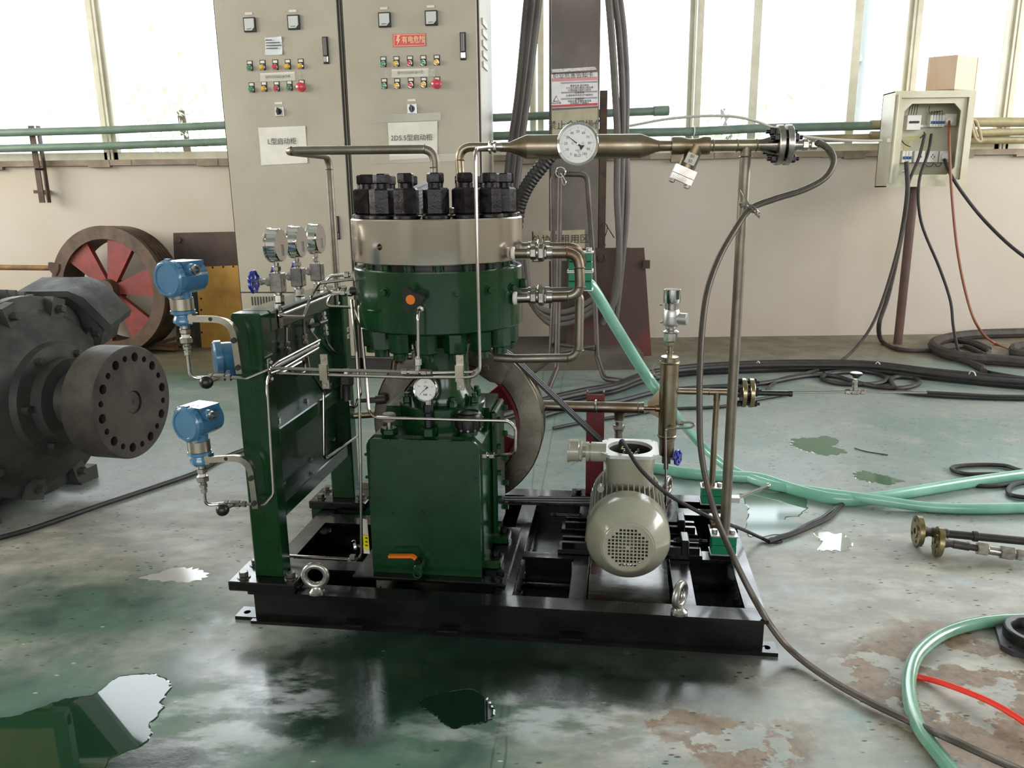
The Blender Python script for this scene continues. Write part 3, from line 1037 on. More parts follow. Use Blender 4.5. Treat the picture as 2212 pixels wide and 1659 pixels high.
# ---------------------------------------------------------------- steel column with its boards
CY0 = 6.9
x0, x1 = WO.at(1191, 200, CY0).x, WO.at(1295, 200, CY0).x
colm = pm('column_brown_grey_paint', (112, 102, 98), .55, 0, (98, 88, 82), 3, .2, 30)
mb = MB()
xc, cwd = (x0 + x1) / 2, x1 - x0
mb.box((xc, CY0 + .01, 3.3), (cwd, .02, 6.6)).box((xc, CY0 + .39, 3.3), (cwd, .02, 6.6)).box((xc, CY0 + .2, 3.3), (.016, .37, 6.6))
struct('trim_2', mb, colm, 'brown grey steel column between the windows')
struct('trim_3', MB().box((WO.at(1303, 300, CY0 + .1).x, CY0 + .12, 1.2), (.06, .06, 2.05)), rust, 'rusty angle beside the column')
mb = MB()
p0, p1 = G(1085, 806), G(1392, 802)
struct('trim_4', MB().box(((p0.x + p1.x) / 2, 6.2 + .42, .065), (p1.x - p0.x, .84, .13)), pm('stained_concrete_plinth', (92, 84, 74), .8, 0, (70, 64, 56), 4, .4, 30), 'stained concrete plinth at the foot of the column')


def wsheet(name, label, cat, pts, v, mat, th=.004):
    P = [WO.at(x, y, v) for x, y in pts]
    return solo(name, label, cat, MB().prism(P, (0, -th, 0)), mat)
pos = wsheet('hazard_poster', 'laminated hazard notice poster with red bands on the column', 'poster', ((1191, 161), (1291, 156), (1292, 229), (1192, 234)), CY0 - .001, pm('poster_white', (214, 208, 204), .3, 0, (200, 196, 196), 8, coat=.3))
def pstrip(x0, y0, x1, y1, mat, h, nm='printed_band'):
    part(nm, MB().strip([WO.at(x0, y0, CY0 - .0055), WO.at(x1, y1, CY0 - .0055)], (0, 1, 0), .001, h), mat, pos)
pstrip(1191.5, 173, 1290.5, 169, pm('faded_red_print', (214, 148, 146), .5), .026)
pstrip(1192, 230, 1291, 225, pm('red_print', (196, 76, 80), .5), .02)
gb = pm('grey_print', (166, 162, 168), .6)
for yy in (179.5, 200.5, 214): pstrip(1212, yy, 1290.5, yy - 3, gb, .014)
text('职业危害告知卡', .048, WO.at(1238, 163.2, CY0 - .008), (1, 0, .04), EW, ink, pos)
tri = [WO.at(x, y, CY0 - .0055) for x, y in ((1195.5, 219), (1208, 218.5), (1202, 207))]
part('warning_triangle', MB().tube(tri + [tri[0]], .003, 6), inkd, pos)
text('当心中毒', .02, WO.at(1202, 223, CY0 - .008), (1, 0, .04), EW, ink, pos)
rows = ['健康危害 理化特性', '可引起头痛头晕恶心呕吐等', '长期接触可致听力损伤', '应急处理', '迅速脱离现场至空气新鲜处', '注意防护', '佩戴耳塞 定期检查设备', '加强通风 严禁烟火']
for k, (tx, yy) in enumerate(zip(rows, (185, 190, 195, 200.2, 206, 213.8, 218.5, 223))):
    text(tx, .019, WO.at(1252, yy, CY0 - .008), (1, 0, .04), EW, ink, pos)
wsheet('tape_strip', 'crinkled silver tape strip above the hazard poster', 'tape', ((1192, 150), (1286, 144), (1289, 151), (1193, 157)), CY0 - .001, pm('crinkled_tape', (168, 162, 156), .25, .3, (140, 134, 130), 60, .6, 80), .003)
yb = pm('dirty_cream_board', (188, 180, 152), .55, 0, (162, 154, 128), 5, .2, 20)
brd = wsheet('warning_board', 'dirty cream board with black characters behind the dial thermometer', 'sign', ((1191.5, 239), (1291, 233), (1291, 292), (1193, 293)), CY0 - .001, yb, .006)
text('禁止合闸操作', .078, WO.at(1243, 271, CY0 - .011), (1, 0, .02), EW, ink, brd)
CYs = CY0 - .35
CYs = CY0 - .002
brd2 = wsheet('area_sign', 'low cream board with black characters behind the rod rack', 'sign', ((1152, 500), (1263, 496), (1263, 563), (1153, 564)), CYs, yb, .008)
text('外协应租用区', .082, WO.at(1211, 518, CYs - .013), (1, 0, .02), EW, pm('hand_lettering_black', (44, 42, 40), .6), brd2)
wsheet('backing_plate', 'grey plate behind the left edge of the low cream board', 'plate', ((1149, 500), (1166, 500), (1168, 566), (1150, 566)), CYs + .012, rustd, .008)

# thick cables hanging on both sides of the column
cabc = pm('thick_grey_cable', (92, 86, 82), .6, 0, (76, 70, 66), 6, .1, 60)
def wcable(label, pts, Y, r, mat=cabc, cat='cable', name='power_cable', group=None):
    return solo(name, label, cat, MB().tube(smooth([WO.at(x, y, Y) for x, y in pts]), r, 10), mat, group)
GL = 'thick cables hanging beside the column'
wcable('thick cable left of the column, outermost of three', [(1142, -30), (1135, 40), (1120, 200), (1102, 330), (1090, 450)], 6.55, .03, group=GL)
wcable('thick cable left of the column, middle of three', [(1153, -30), (1146, 45), (1128, 200), (1112, 330), (1100, 450)], 6.6, .028, group=GL)
wcable('thick cable left of the column, nearest to it', [(1168, -30), (1160, 40), (1141, 200), (1124, 330), (1112, 450)], 6.5, .026, group=GL)
wcable('thick cable right of the column, nearest to it', [(1312, -30), (1320, 60), (1328, 180), (1334, 300), (1333, 420), (1338, 540), (1330, 640), (1300, 700)], 6.5, .028, group=GL)
wcable('thick cable right of the column, middle of three', [(1324, -30), (1336, 60), (1344, 180), (1345, 300), (1342, 430), (1336, 560), (1320, 680)], 6.55, .026, group=GL)
wcable('thick cable right of the column, outermost of three', [(1334, -30), (1346, 60), (1353, 180), (1352, 300), (1354, 430), (1344, 560), (1330, 690)], 6.6, .028, group=GL)
p0 = [WO.at(x, y, 6.3) for x, y in ((1205, 315), (1178, 350), (1150, 385), (1130, 420), (1118, 460), (1112, 520))]
cp = smooth(p0, 10)
mb = MB()
acc = 0
cp2 = [cp[0]]
for p in cp[1:]:
    n = max(1, int((p - cp2[-1]).length / .012))
    a0 = cp2[-1].copy()
    for k in range(1, n + 1): cp2.append(a0.lerp(p, k / n))
idx = [0]
mb.tube(cp2, lambda t: .052 + (.006 if int(t * len(cp2) / 1.0) % 2 else -.002), 14)
solo('corrugated_conduit', 'black corrugated conduit leaning from the column down behind the machine', 'conduit', mb, rubber)
GB = 'loose cable loops low behind the machine'
for k, (dx, dy) in enumerate(((0, 0), (6, 14), (14, 26))):
    wcable(('uppermost loose cable loop low between the cabinet and the rod rack', 'middle loose cable loop low between the cabinet and the rod rack', 'lowest loose cable loop low between the cabinet and the rod rack')[k], [(1120 + dx, 560), (1132 + dx, 620 + dy), (1160 + dx, 662 + dy), (1200, 675 + dy), (1242, 668 + dy), (1290, 640 + dy)], 6.35, .024, group=GB)

# rod rack standing before the column
t = thing('rod_rack', 'tall grey rod rack standing in front of the column', 'rack', G(1240, 800))
ry = 6.0
def rp(x, y, Y=ry): return WO.at(x, y, Y)
part('rod', MB().tube(fillet([rp(1150, 805, 5.85), rp(1190, 775, 5.9), rp(1196, 640), rp(1193, 375), rp(1268, 377), rp(1281, 550), rp(1290, 770, 5.9), rp(1305, 818, 5.8), rp(1343, 823, 5.7)], .06), .02, 10), racks, t)
part('rod', MB().tube(fillet([rp(1184, 842, 5.6), rp(1203, 795, 5.75), rp(1206, 640, 5.85), rp(1210, 372, 5.92)], .05), .02, 10), racks, t)
part('crossbar', MB().tube([rp(1198, 744, 5.9), rp(1285, 754, 5.9)], .016, 8), racks, t)
part('crossbar', MB().tube([rp(1202, 762, 5.8), rp(1284, 748, 5.9)], .016, 8), racks, t)
solo('wire_hook', 'bright wire hook hung on the top of the rod rack', 'hook', MB().torus(rp(1211, 372, 5.9), (.3, 1, 0), .035, .006, 18, 6).tube(smooth([rp(1211, 374, 5.86), rp(1222, 392, 5.85), rp(1218, 400, 5.85), rp(1212, 385, 5.85)]), .004, 6), chrome)
# rusty plate leaning there
P = [WO.at(1225, 537, 6.75), WO.at(1391, 535, 6.75), WO.at(1407, 768, 6.6), WO.at(1222, 776, 6.6)]
t = thing('steel_plate', 'large rusty brown plate leaning against the wall right of the column', 'plate', P[3])
part('sheet', MB().prism(P, (0, -.012, 0)), rustr, t)
part('hook_eye', MB().torus(WO.at(1299, 556, 6.7), (0, 1, 0), .03, .008, 14, 6, .8, 5.2), rust, t)
part('side_tab', MB().box(WO.at(1396, 571, 6.7), (.06, .02, .07)), rust, t)
solo('plate_support', 'flat steel bar lying on top of the leaning rusty plate', 'bar', MB().box(WO.at(1316, 538, 6.8), (.36, .1, .015)), rust)
solo('tangled_wire', 'thin tangled black wire standing above the rusty plate', 'wire', MB().tube(smooth([WO.at(x, y, 6.72) for x, y in ((1292, 497), (1300, 486), (1306, 483), (1312, 489), (1309, 505), (1303, 520), (1308, 530))]), .004, 6).tube(smooth([WO.at(x, y, 6.72) for x, y in ((1300, 486), (1297, 500), (1305, 515), (1302, 531))]), .004, 6).tube(smooth([WO.at(x, y, 6.7) for x, y in ((1310, 487), (1318, 500), (1327, 514))]), .004, 6), blackm)


def cut(mb, cutter, name, mat, off=None, inv=None):
    """mesh with holes: boolean difference, evaluated and the helpers removed"""
    a = bpy.data.objects.new('tmp_a', mesh_of(mb, name, mat, off or V((0, 0, 0)), inv))
    b = bpy.data.objects.new('tmp_b', mesh_of(cutter, name + '_c', mat, off or V((0, 0, 0)), inv))
    COL.objects.link(a); COL.objects.link(b)
    md = a.modifiers.new('x', 'BOOLEAN')
    md.object = b; md.operation = 'DIFFERENCE'; md.solver = 'EXACT'
    bpy.context.view_layer.update()
    me = bpy.data.meshes.new_from_object(a.evaluated_get(bpy.context.evaluated_depsgraph_get()))
    me.name = name
    ma, mbm = a.data, b.data
    bpy.data.objects.remove(a); bpy.data.objects.remove(b)
    bpy.data.meshes.remove(ma); bpy.data.meshes.remove(mbm)
    me.materials.clear(); me.materials.append(mat)
    me.polygons.foreach_set('use_smooth', [True] * len(me.polygons))
    me.set_sharp_from_angle(angle=R(35))
    return me


def cutpart(name, mb, cutter, mat, parent, label=None):
    me = cut(mb, cutter, name, mat, inv=_root_m(parent).inverted())
    o = bpy.data.objects.new(name, me)
    COL.objects.link(o)
    o.parent = parent
    return tagit(o, label, None)


# ================================================================ LEFT BACKGROUND
wc = WO.at(230, 612, 7.1)
Rw = .575
wc.z = .585
ax = V((-.2, -1, .05)).normalized()
t = thing('belt_pulley', 'big red and brown grooved pulley wheel leaning against the wall', 'pulley', V((wc.x, wc.y, 0)))
prof = [(Rw * .80, 0), (Rw, 0), (Rw, -.05)]
for k in range(5):
    h = -.05 - k * .045
    prof += [(Rw - .034, h - .016), (Rw - .034, h - .030), (Rw, h - .040), (Rw, h - .045)]
prof += [(Rw * .80, prof[-1][1]), ]
part('rim', MB().lathe(wc, ax, prof, 56, closed=True), rust, t)
part('hub', MB().lathe(wc, ax, [(.035, .05), (.1, .05), (.11, -.12), (.035, -.12)], 24, closed=True), rust, t)
hx, hy, ha = frame_of(ax)
for k in range(6):
    a0 = pi / 6 + k * pi / 3 + .18
    pts = []
    for rr_, da in ((.09, -.5), (Rw * .82, -.27), (Rw * .82, .27), (.09, .5)):
        a = a0 + da * (1 if rr_ < .2 else 1.05)
        pts.append(wc + (hx * cos(a) + hy * sin(a)) * rr_ - ax * .03)
    part('spoke', MB().prism(pts, -ax * .05), redold, t)
a, b = WO.at(-60, 577, 6.6), WO.at(122, 579, 6.6)
t = thing('rusty_bar', 'rusty ochre bar with a bracket end reaching the pulley wheel', 'bar', (a.x, a.y, a.z))
part('bar', MB().cyl(a, b, .022), pm('rusty_ochre', (136, 100, 54), .6, .1, (92, 62, 40), 8), t)
part('end_bracket', MB().prism([WO.at(x, y, 6.55) for x, y in ((104, 567), (126, 571), (126, 583), (120, 597), (110, 588), (104, 580))], (0, .04, 0)), rust, t)
part('stand_leg', MB().box((a.x - .1, 6.6, a.z / 2), (.05, .05, a.z)), rust, t)
P = [WO.at(376, 503, 7.57), WO.at(520, 500, 7.57), G(522, 744), G(384, 744)]
t = thing('rusty_board', 'dark rusty board leaning on the wall beside the left cabinet', 'board', P[3])
part('sheet', MB().prism(P, (0, -.02, 0)), rustd, t)
part('washer', MB().ccyl(WO.at(384, 518, 7.56), WO.at(384, 518, 7.52), .03, .003, 16), rust, t)
P = [WO.at(422, 577, 7.45), WO.at(520, 573, 7.45), G(524, 749), G(436, 751)]
t = thing('ochre_panel', 'ochre yellow panel with a row of small holes along its edge', 'panel', P[3])
c = MB()
for (x, y) in [(428, 598 + k * 24) for k in range(6)] + [(455, 579), (478, 578), (500, 577)]:
    q = WO.at(x + (y - 577) * .06, y, 7.4)
    c.cyl(q - V((0, .3, 0)), q + V((0, .4, 0)), .011, n=10)
cutpart('sheet', MB().prism(P, (0, .015, 0)), c, ochre, t)
part('side_frame', MB().prism([WO.at(410, 578, 7.46), WO.at(422, 577, 7.46), G(436, 751), G(424, 751)], (0, .03, 0)), inkd, t)
for k, (x0, y0, x1, y1, lab) in enumerate(((288, 752, 395, 742, 'splintered timber lath on the floor under the pulley wheel'), (300, 748, 380, 752, 'short flat timber lath below the splintered one'), (330, 745, 392, 727, 'dark bent scrap bar on the timber laths'))):
    a, b = G(x0, y0, .03 + .03 * (k == 2)), G(x1, y1, .03 + .12 * (k == 2))
    d = (b - a).normalized(); sd = d.cross(EW).normalized()
    solo('timber_lath' if k < 2 else 'scrap_bar', lab, 'wood' if k < 2 else 'scrap', MB().box((a + b) / 2, ((b - a).length, .07, .03), d, sd, d.cross(sd)), timber if k < 2 else rustd)
solo('floor_cable', 'black cable lying across the floor behind the lower transmitter', 'cable', MB().tube(smooth([G(x, y, .012) for x, y in ((-60, 1175), (60, 1145), (220, 1090), (340, 1050), (430, 1018), (480, 990), (560, 962), (700, 930))]), .012, 8), rubber)

# ---------------------------------------------------------------- old electric motor with drilled coupling disc
dc = G(272, 868, .52)
AX = V((.975, -.22, 0)).normalized()
SD = V((AX.y, -AX.x, 0))      # horizontal, towards the near side? (perpendicular)
FAR = V((-AX.y, AX.x, 0)) if V((-AX.y, AX.x, 0)).y > 0 else -V((-AX.y, AX.x, 0))
t = thing('old_motor', 'large dark grey cast iron motor with a drilled coupling disc at the left edge', 'motor', V((dc.x - .5, dc.y + .1, 0)))
mc = dc - AX * .42
rad = .25
part('end_bell', MB().lathe(mc, AX, [(.44, -.10), (.46, -.09), (.46, -.045), (.44, -.03), (.40, -.02), (.36, .03), (.26, .06), (.25, .09), (.19, .10), (.185, .15), (.13, .16), (.12, .20), (0, .2)], 56), castg, t)
part('stator_body', MB().lathe(mc, AX, [(0, -1.4), (.40, -1.4), (.40, -.1), (0, -.1)], 48), castg, t)
part('shaft', MB().cyl(mc + AX * .15, mc + AX * .34, .075, n=28), castd, t)
hx, hy, _ = frame_of(AX)
cyl = MB().lathe(dc, AX, [(0, -.13), (.11, -.13), (.11, -.06), (rad - .006, -.06), (rad, -.054), (rad, .034), (rad - .006, .04), (0, .04)], 64)
cyl = MB().lathe(dc, AX, [(0, -.12), (rad - .006, -.12), (rad, -.114), (rad, .034), (rad - .006, .04), (0, .04)], 64)
c = MB()
for k in range(20):
    a = 2 * pi * k / 20 + .1
    q = dc + (hx * cos(a) + hy * sin(a)) * rad * .80
    r = .021 if k % 2 else .014
    c.cyl(q + AX * -.03, q + AX * .1, r, n=18)
c.cyl(dc + AX * .028, dc + AX * .1, .052, n=28)
disc = cutpart('coupling_disc', cyl, c, castd, t)
part('shaft_end', MB().lathe(dc + AX * .02, AX, [(0, 0), (.046, 0), (.046, .012), (.012, .012), (.009, .004), (0, .004)], 24), castd, t)
bolt_me = mesh_of(MB().hex((0, 0, 0), (0, 0, .035), .017), 'hub_bolt', castg)
lug_me = mesh_of(MB().box((0, 0, .012), (.07, .10, .05)).hex((0, .0, .03), (0, 0, .07), .018), 'flange_lug', castg)
for k in range(10):
    a = 2 * pi * k / 10 + .3
    rd = hx * cos(a) + hy * sin(a)
    piece('flange_lug', lug_me, t, basis(mc + rd * .41 - AX * .02, AX.cross(rd).normalized() * -1, rd, AX))
for k in range(6):
    a = 2 * pi * k / 6 + .5
    rd = hx * cos(a) + hy * sin(a)
    piece('hub_bolt', bolt_me, t, basis(mc + rd * .22 + AX * .09, rd, AX.cross(rd), AX))
fin_me = mesh_of(MB().box((0, 0, 0), (1.15, .012, .09)), 'cooling_fin', castg)
for k in range(-9, 15):
    a = k * .105
    rd = EW * cos(a) + FAR * sin(a)
    piece('cooling_fin', fin_me, t, basis(mc - AX * .74 + rd * .44, AX, rd.cross(AX), rd))
# terminal box on the far upper side
tb0 = mc - AX * .30 + FAR * .26 + EW * .36
tn = (EW * .8 + FAR * .6).normalized()
tz = AX.cross(tn).normalized()
P = [WO.at(*p) for p in ((34, 640, 3.75), (36, 630, 3.75), (146, 629, 3.75), (180, 643, 3.75), (240, 702, 3.75), (238, 716, 3.75), (226, 712, 3.75), (172, 660, 3.75), (146, 642, 3.75))]
part('terminal_lid', MB().prism(P, (0, .22, .045)), castg, t)
P = [WO.at(*p) for p in ((50, 642, 3.78), (146, 642, 3.78), (176, 662, 3.78), (224, 716, 3.78), (216, 750, 3.78), (150, 740, 3.78), (50, 690, 3.78))]
part('terminal_neck', MB().prism(P, (0, .18, .03)), castg, t)
part('motor_foot', MB().box(mc - AX * .55 + EW * (-mc.z + .035) - FAR * .3, (.9, .12, .07), AX, FAR, EW).box(mc - AX * .55 + EW * (-mc.z + .035) + FAR * .3, (.9, .12, .07), AX, FAR, EW).box(mc - AX * .55 + EW * (-mc.z + .09), (.6, .5, .1), AX, FAR, EW), castg, t)

# ================================================================ RIGHT WALL: OPEN SWITCH BOX
YB = 7.0
DB = Frame((WO.at(2005, 300, YB).x, YB, 0), R(0))
def bl(px, py, v=0): return DB.loc(DB.at(px, py, v))
tl, br_ = bl(1934, 197), bl(2092, 402)
u0, u1, w0, w1 = tl.x, bl(2096, 300).x, br_.z, tl.z
t = thing('switch_box', 'open cream metal switch box with breakers and sockets on a post', 'switch box', DB.L(0, .1, w0))
dpt = .22
part('shell', MB().fbox(DB, (u0, dpt - .01, w0), (u1, dpt, w1)).fbox(DB, (u0, 0, w0), (u0 + .01, dpt, w1)).fbox(DB, (u1 - .01, 0, w0), (u1, dpt, w1)).fbox(DB, (u0, 0, w0), (u1, dpt, w0 + .01)).fbox(DB, (u0, 0, w1 - .01), (u1, dpt, w1)), boxm, t)
fr_ = .055
part('front_flange', MB().fbox(DB, (u0, -.012, w0), (u0 + fr_, .0, w1)).fbox(DB, (u1 - fr_, -.012, w0), (u1, 0, w1)).fbox(DB, (u0 + fr_, -.012, w0), (u1 - fr_, 0, w0 + fr_)).fbox(DB, (u0 + fr_, -.012, w1 - fr_), (u1 - fr_, 0, w1)), boxm, t)
ii, jj = fr_, .10
mb = MB()
mb.fbox(DB, (u0 + ii, .012, w0 + ii), (u0 + jj, .022, w1 - ii)).fbox(DB, (u1 - jj, .012, w0 + ii), (u1 - ii, .022, w1 - ii)).fbox(DB, (u0 + jj, .012, w0 + ii), (u1 - jj, .022, w0 + jj)).fbox(DB, (u0 + jj, .012, w1 - jj), (u1 - jj, .022, w1 - ii))
for su, sw in ((0, 0), (0, 1), (1, 0), (1, 1)):
    cu, cw_ = (u1 - jj if su else u0 + jj), (w1 - jj if sw else w0 + jj)
    du, dw = (-.06 if su else .06), (-.06 if sw else .06)
    mb.prism([DB.L(cu, .012, cw_), DB.L(cu + du, .012, cw_), DB.L(cu, .012, cw_ + dw)], DB.v * .01)
part('inner_frame', mb, boxm, t)
part('hinge_tab', MB().fbox(DB, (u0 - .035, -.015, (w0 + w1) / 2 - .02), (u0 + .005, -.005, (w0 + w1) / 2 + .012)), boxm, t)
part('hinge_rod', MB().ccyl(DB.L(u0 + .02, -.02, w0 + .03), DB.L(u0 + .02, -.02, w1 - .03), .012, .002, 10), boxm, t)
def zb(zx, zy): return 1840 + zx / 4.74, 100 + zy / 4.74
def unit(name, zx0, zy0, zx1, zy1, d0, mat, par=None, d1=None):
    a, b = bl(*zb(zx0, zy0), .16), bl(*zb(zx1, zy1), .16)
    return part(name, MB().bbox(DB, (a.x, (d1 if d1 is not None else dpt - .012), b.z), (b.x, d0, a.z), .003), mat, par or t)
unit('mounting_rail', 545, 800, 945, 828, .185, silver)
unit('mounting_rail', 470, 820, 690, 880, .2, boxm)
f = unit('main_breaker', 562, 706, 690, 858, .14, whiteb)
unit('toggle_strip', 578, 768, 676, 790, .132, inkd, f)
for k in range(5):
    f = unit('circuit_breaker', 800 + k * 28, 702, 825 + k * 28, 826, .145, whiteb)
    unit('toggle', 804 + k * 28, 768, 822 + k * 28, 796, .132, pm('breaker_blue', (40, 84, 150), .4) if 'breaker_blue' not in MATS else MATS['breaker_blue'], f)
f = unit('socket', 950, 692, 1060, 812, .15, whiteb)
for k in range(3):
    f = unit('circuit_breaker', 512 + k * 31, 1070, 541 + k * 31, 1192, .145, whiteb)
    unit('toggle', 518 + k * 31, 1128, 536 + k * 31, 1156, .132, MATS['breaker_blue'], f)
for z0 in (640, 775, 900):
    f = unit('socket', z0, 1072, z0 + 98, 1188, .15, whiteb)
    if z0 < 900:
        for (dx, dy, wd, hh) in ((30, 50, 6, 20), (62, 50, 6, 20), (46, 30, 6, 20), (42, 76, 14, 6)):
            unit('pin_slot', z0 + dx, 1072 + dy, z0 + dx + wd, 1072 + dy + hh, .146, inkd, f, .152)
for (zx, zy) in ((1000, 762), (955, 1128)):
    p = bl(*zb(zx, zy), .13)
    part('power_plug', MB().lathe(DB.L(p.x, .15, p.z), -DB.v, [(0, 0), (.034, 0), (.034, .028), (.028, .034), (0, .034)], 8), whiteb, t)
unit('terminal_bar', 440, 1264, 575, 1284, .19, silver)
def wire(name, pts, r, mat, v=.14):
    return part(name, MB().tube(smooth([DB.at(*zb(*p), v) for p in pts], 5), r, 6), mat, t)
yw = pm('yellow_green_wire', (206, 204, 84), .4)
wire('yellow_wire', [(530, 1068), (535, 1000), (560, 930), (640, 915), (700, 920)], .003, yw)
wire('yellow_wire', [(555, 1068), (560, 1000), (580, 952), (700, 950)], .003, yw)
wire('yellow_wire', [(578, 1068), (582, 1000), (610, 965), (715, 968)], .003, yw)
for k in range(4): wire('black_wire', [(580 + k * 26, 706), (590 + k * 26, 650), (605 + k * 24, 590)], .003, inkd)
for k in range(5): wire('black_wire', [(815 + k * 28, 706), (822 + k * 26, 664), (800 + k * 20, 690 - k * 4)], .0025, inkd)
wire('black_wire', [(800, 690), (790, 650), (800, 610)], .003, inkd)
wire('black_wire', [(480, 1090), (495, 1020), (462, 950)], .004, inkd)
wire('black_wire', [(600, 1030), (540, 1000), (470, 912)], .004, inkd)
wire('black_wire', [(850, 1200), (870, 1228), (905, 1222), (920, 1190)], .003, inkd)
wire('black_wire', [(740, 1190), (770, 1226), (810, 1228), (840, 1195)], .003, inkd)
wire('red_wire', [(740, 875), (742, 900), (700, 940)], .006, rust, .12)
# post
p = WO.at(1975, 402, YB + .14)
solo('box_post', 'brown steel post carrying the open switch box', 'post', MB().cyl(V((p.x + .0, p.y, 0)), V((p.x, p.y, w0 + .0)), .038, n=18), pm('brown_paint_post', (92, 66, 58), .5, 0, (76, 54, 46), 6))
# plywood box on top
zt2 = w1 + .0
Bq = WO.at(2061, 193, YB - .02); Bq.z = zt2
Aq = WO.at(1999, 193, YB + .1); Aq.z = zt2
Cq = WO.at(2106, 193, YB + .13); Cq.z = zt2
hgt = WO.at(2066, 118, YB - .02).z - zt2
t2 = thing('wooden_box', 'pale wooden box standing on top of the switch box', 'box', Bq)
D4 = Aq + (Cq - Bq)
def face(a, b, th=.012):
    n = (b - a).cross(EW).normalized() * th
    return MB().prism([a, b, b + EW * hgt, a + EW * hgt], -n)
part('side_panel', face(Aq, Bq), wood, t2)
part('side_panel', face(Bq, Cq), wood, t2)
part('side_panel', face(Cq, D4), wood, t2)
part('side_panel', face(D4, Aq), wood, t2)
part('bottom_panel', MB().prism([Aq, Bq, Cq, D4], EW * .012), wood, t2)
# cables of the switch box
def bc(name, label, pts, r, mat, cat='cable'):
    q = []
    for p in pts:
        if len(p) == 3: q.append(WO.at(*p))
        else: q.append(G(p[0], p[1], r + .002))
    return solo(name, label, cat, MB().tube(smooth(q), r, 8), mat)
bc('box_cable', 'thin grey cable hanging from the switch box down to the black cable bundle', [(1998, 290, 7.05), (1985, 340, 6.97), (1962, 400, 6.9), (1955, 470, 6.85), (1925, 590, 6.75), (1890, 690, 6.6), (1850, 750, 6.5), (1805, 786), (1745, 805), (1690, 818), (1668, 830), (1655, 845)], .013, rubberb)
bc('box_cable', 'thick brown cable dropping beside the post and looping on the floor', [(1958, 350, 6.95), (1960, 420, 6.88), (1945, 520, 6.9), (1918, 640, 6.9), (1899, 700, 6.85), (1906, 738), (1945, 755), (2010, 757), (2080, 748), (2125, 765), (2135, 758), (2100, 742), (2040, 730)], .02, rubberb)
bc('box_cable', 'black cable hanging from the middle of the switch box', [(2012, 290, 7.05), (2005, 330, 6.95), (1985, 395, 6.9), (1990, 480, 6.9), (2030, 580, 6.85), (2053, 650, 6.8), (2060, 710, 6.7), (2075, 770), (2110, 795), (2160, 808), (2250, 822)], .012, rubber)
bc('box_cable', 'reddish brown cable hanging from the right socket to the floor', [(2050, 262, 7.12), (2051, 320, 6.95), (2056, 420, 6.9), (2068, 540, 6.85), (2088, 640, 6.8), (2112, 705, 6.75), (2150, 742), (2250, 782)], .011, pm('reddish_cable', (132, 78, 54), .5))
bc('box_cable', 'black cable sloping from the lower right socket out of the picture', [(2040, 345, 7.1), (2050, 370, 6.95), (2080, 418, 6.9), (2130, 480, 6.8), (2200, 545, 6.6), (2300, 610, 6.4)], .014, rubber)
GH = 'thick dusty hoses coiled by the wall at the right'
def fc(name, label, pts, r, mat, cat='cable', group=None, z=None, k=6):
    return solo(name, label, cat, MB().tube(smooth([G(p[0], p[1], (p[2] if len(p) > 2 else (z or r + .001))) for p in pts], k), r, 8), mat, group)
fc('coiled_hose', 'thick dusty hose coiled by the wall, its longest loop', [(2300, 716), (2200, 719), (2110, 722), (2045, 730), (2016, 744), (2040, 762), (2100, 774), (2160, 778), (2300, 790)], .045, rubberb, 'hose')
fc('coiled_hose', 'dusty hose loop inside the longest coil by the wall', [(2125, 802), (2120, 792), (2085, 780), (2030, 762), (2012, 748), (2022, 735), (2060, 731), (2110, 742), (2136, 754)], .024, rubberb, 'hose')
fc('coiled_hose', 'end of a dusty hose curving at the right edge by the wall', [(2260, 742), (2200, 748), (2190, 756), (2200, 764), (2260, 770)], .04, rubberb, 'hose')
# black cable bundle across the floor
b1 = [(1080, 900), (1180, 868), (1260, 850), (1330, 836), (1400, 812), (1500, 798), (1640, 791), (1760, 788), (1880, 792), (2000, 806), (2120, 818), (2260, 830)]
GK = 'black cable bundle running across the floor'
labs = ('black cable, far edge of the bundle across the floor', 'black cable, middle of the bundle across the floor', 'black cable, near edge of the bundle across the floor', 'black cable on top of the bundle across the floor')
for k, (dy, zz) in enumerate(((-5, .026), (1, .026), (7, .024), (0, .062))):
    fc('bundle_cable', labs[k], [(x, y + dy + random.uniform(-1, 1) * 1.2) for x, y in b1], .026 if k < 3 else .02, rubber, 'cable', GK, zz)
for (x, y) in ((1638, 792), (1896, 794), (2100, 814)):
    q = G(x, y, .04)
    solo('cable_tie', 'white tie wrapped round the black cable bundle, ' + {1638: 'nearest the flange', 1896: 'above the small valve', 2100: 'by the right edge'}[x], 'cable tie', MB().torus(q, (1, .05, 0), .042, .004, 20, 6), whiteb)
fc('floor_cable', 'dark cable branching under the bundle towards the machine', [(1150, 905), (1240, 880), (1330, 868), (1420, 846), (1500, 838), (1600, 832), (1660, 826), (1740, 812), (1800, 812), (1850, 826), (1900, 836), (1950, 838), (1985, 828), (1975, 817), (1940, 814), (1925, 820), (1935, 838), (1975, 850), (2100, 858), (2260, 862)], .017, rubber)
fc('floor_cable', 'dark cable looped on the floor left of the small valve', [(1780, 806), (1840, 800), (1890, 806), (1915, 818), (1895, 828), (1830, 830), (1790, 824), (1775, 815), (1800, 806), (1850, 803)], .016, rubber)
fc('floor_cable', 'thin black cable lying behind the red post', [(1195, 925), (1260, 912), (1360, 896), (1440, 884), (1560, 878), (1640, 862), (1700, 852)], .011, rubber)
fc('floor_cable', 'thin black cable running under the green hoses to the right edge', [(1660, 1170), (1720, 1150), (1790, 1118), (1830, 1082), (1900, 1066), (1980, 1058), (2060, 1046), (2140, 1050), (2212, 1042), (2300, 1036)], .01, rubber)
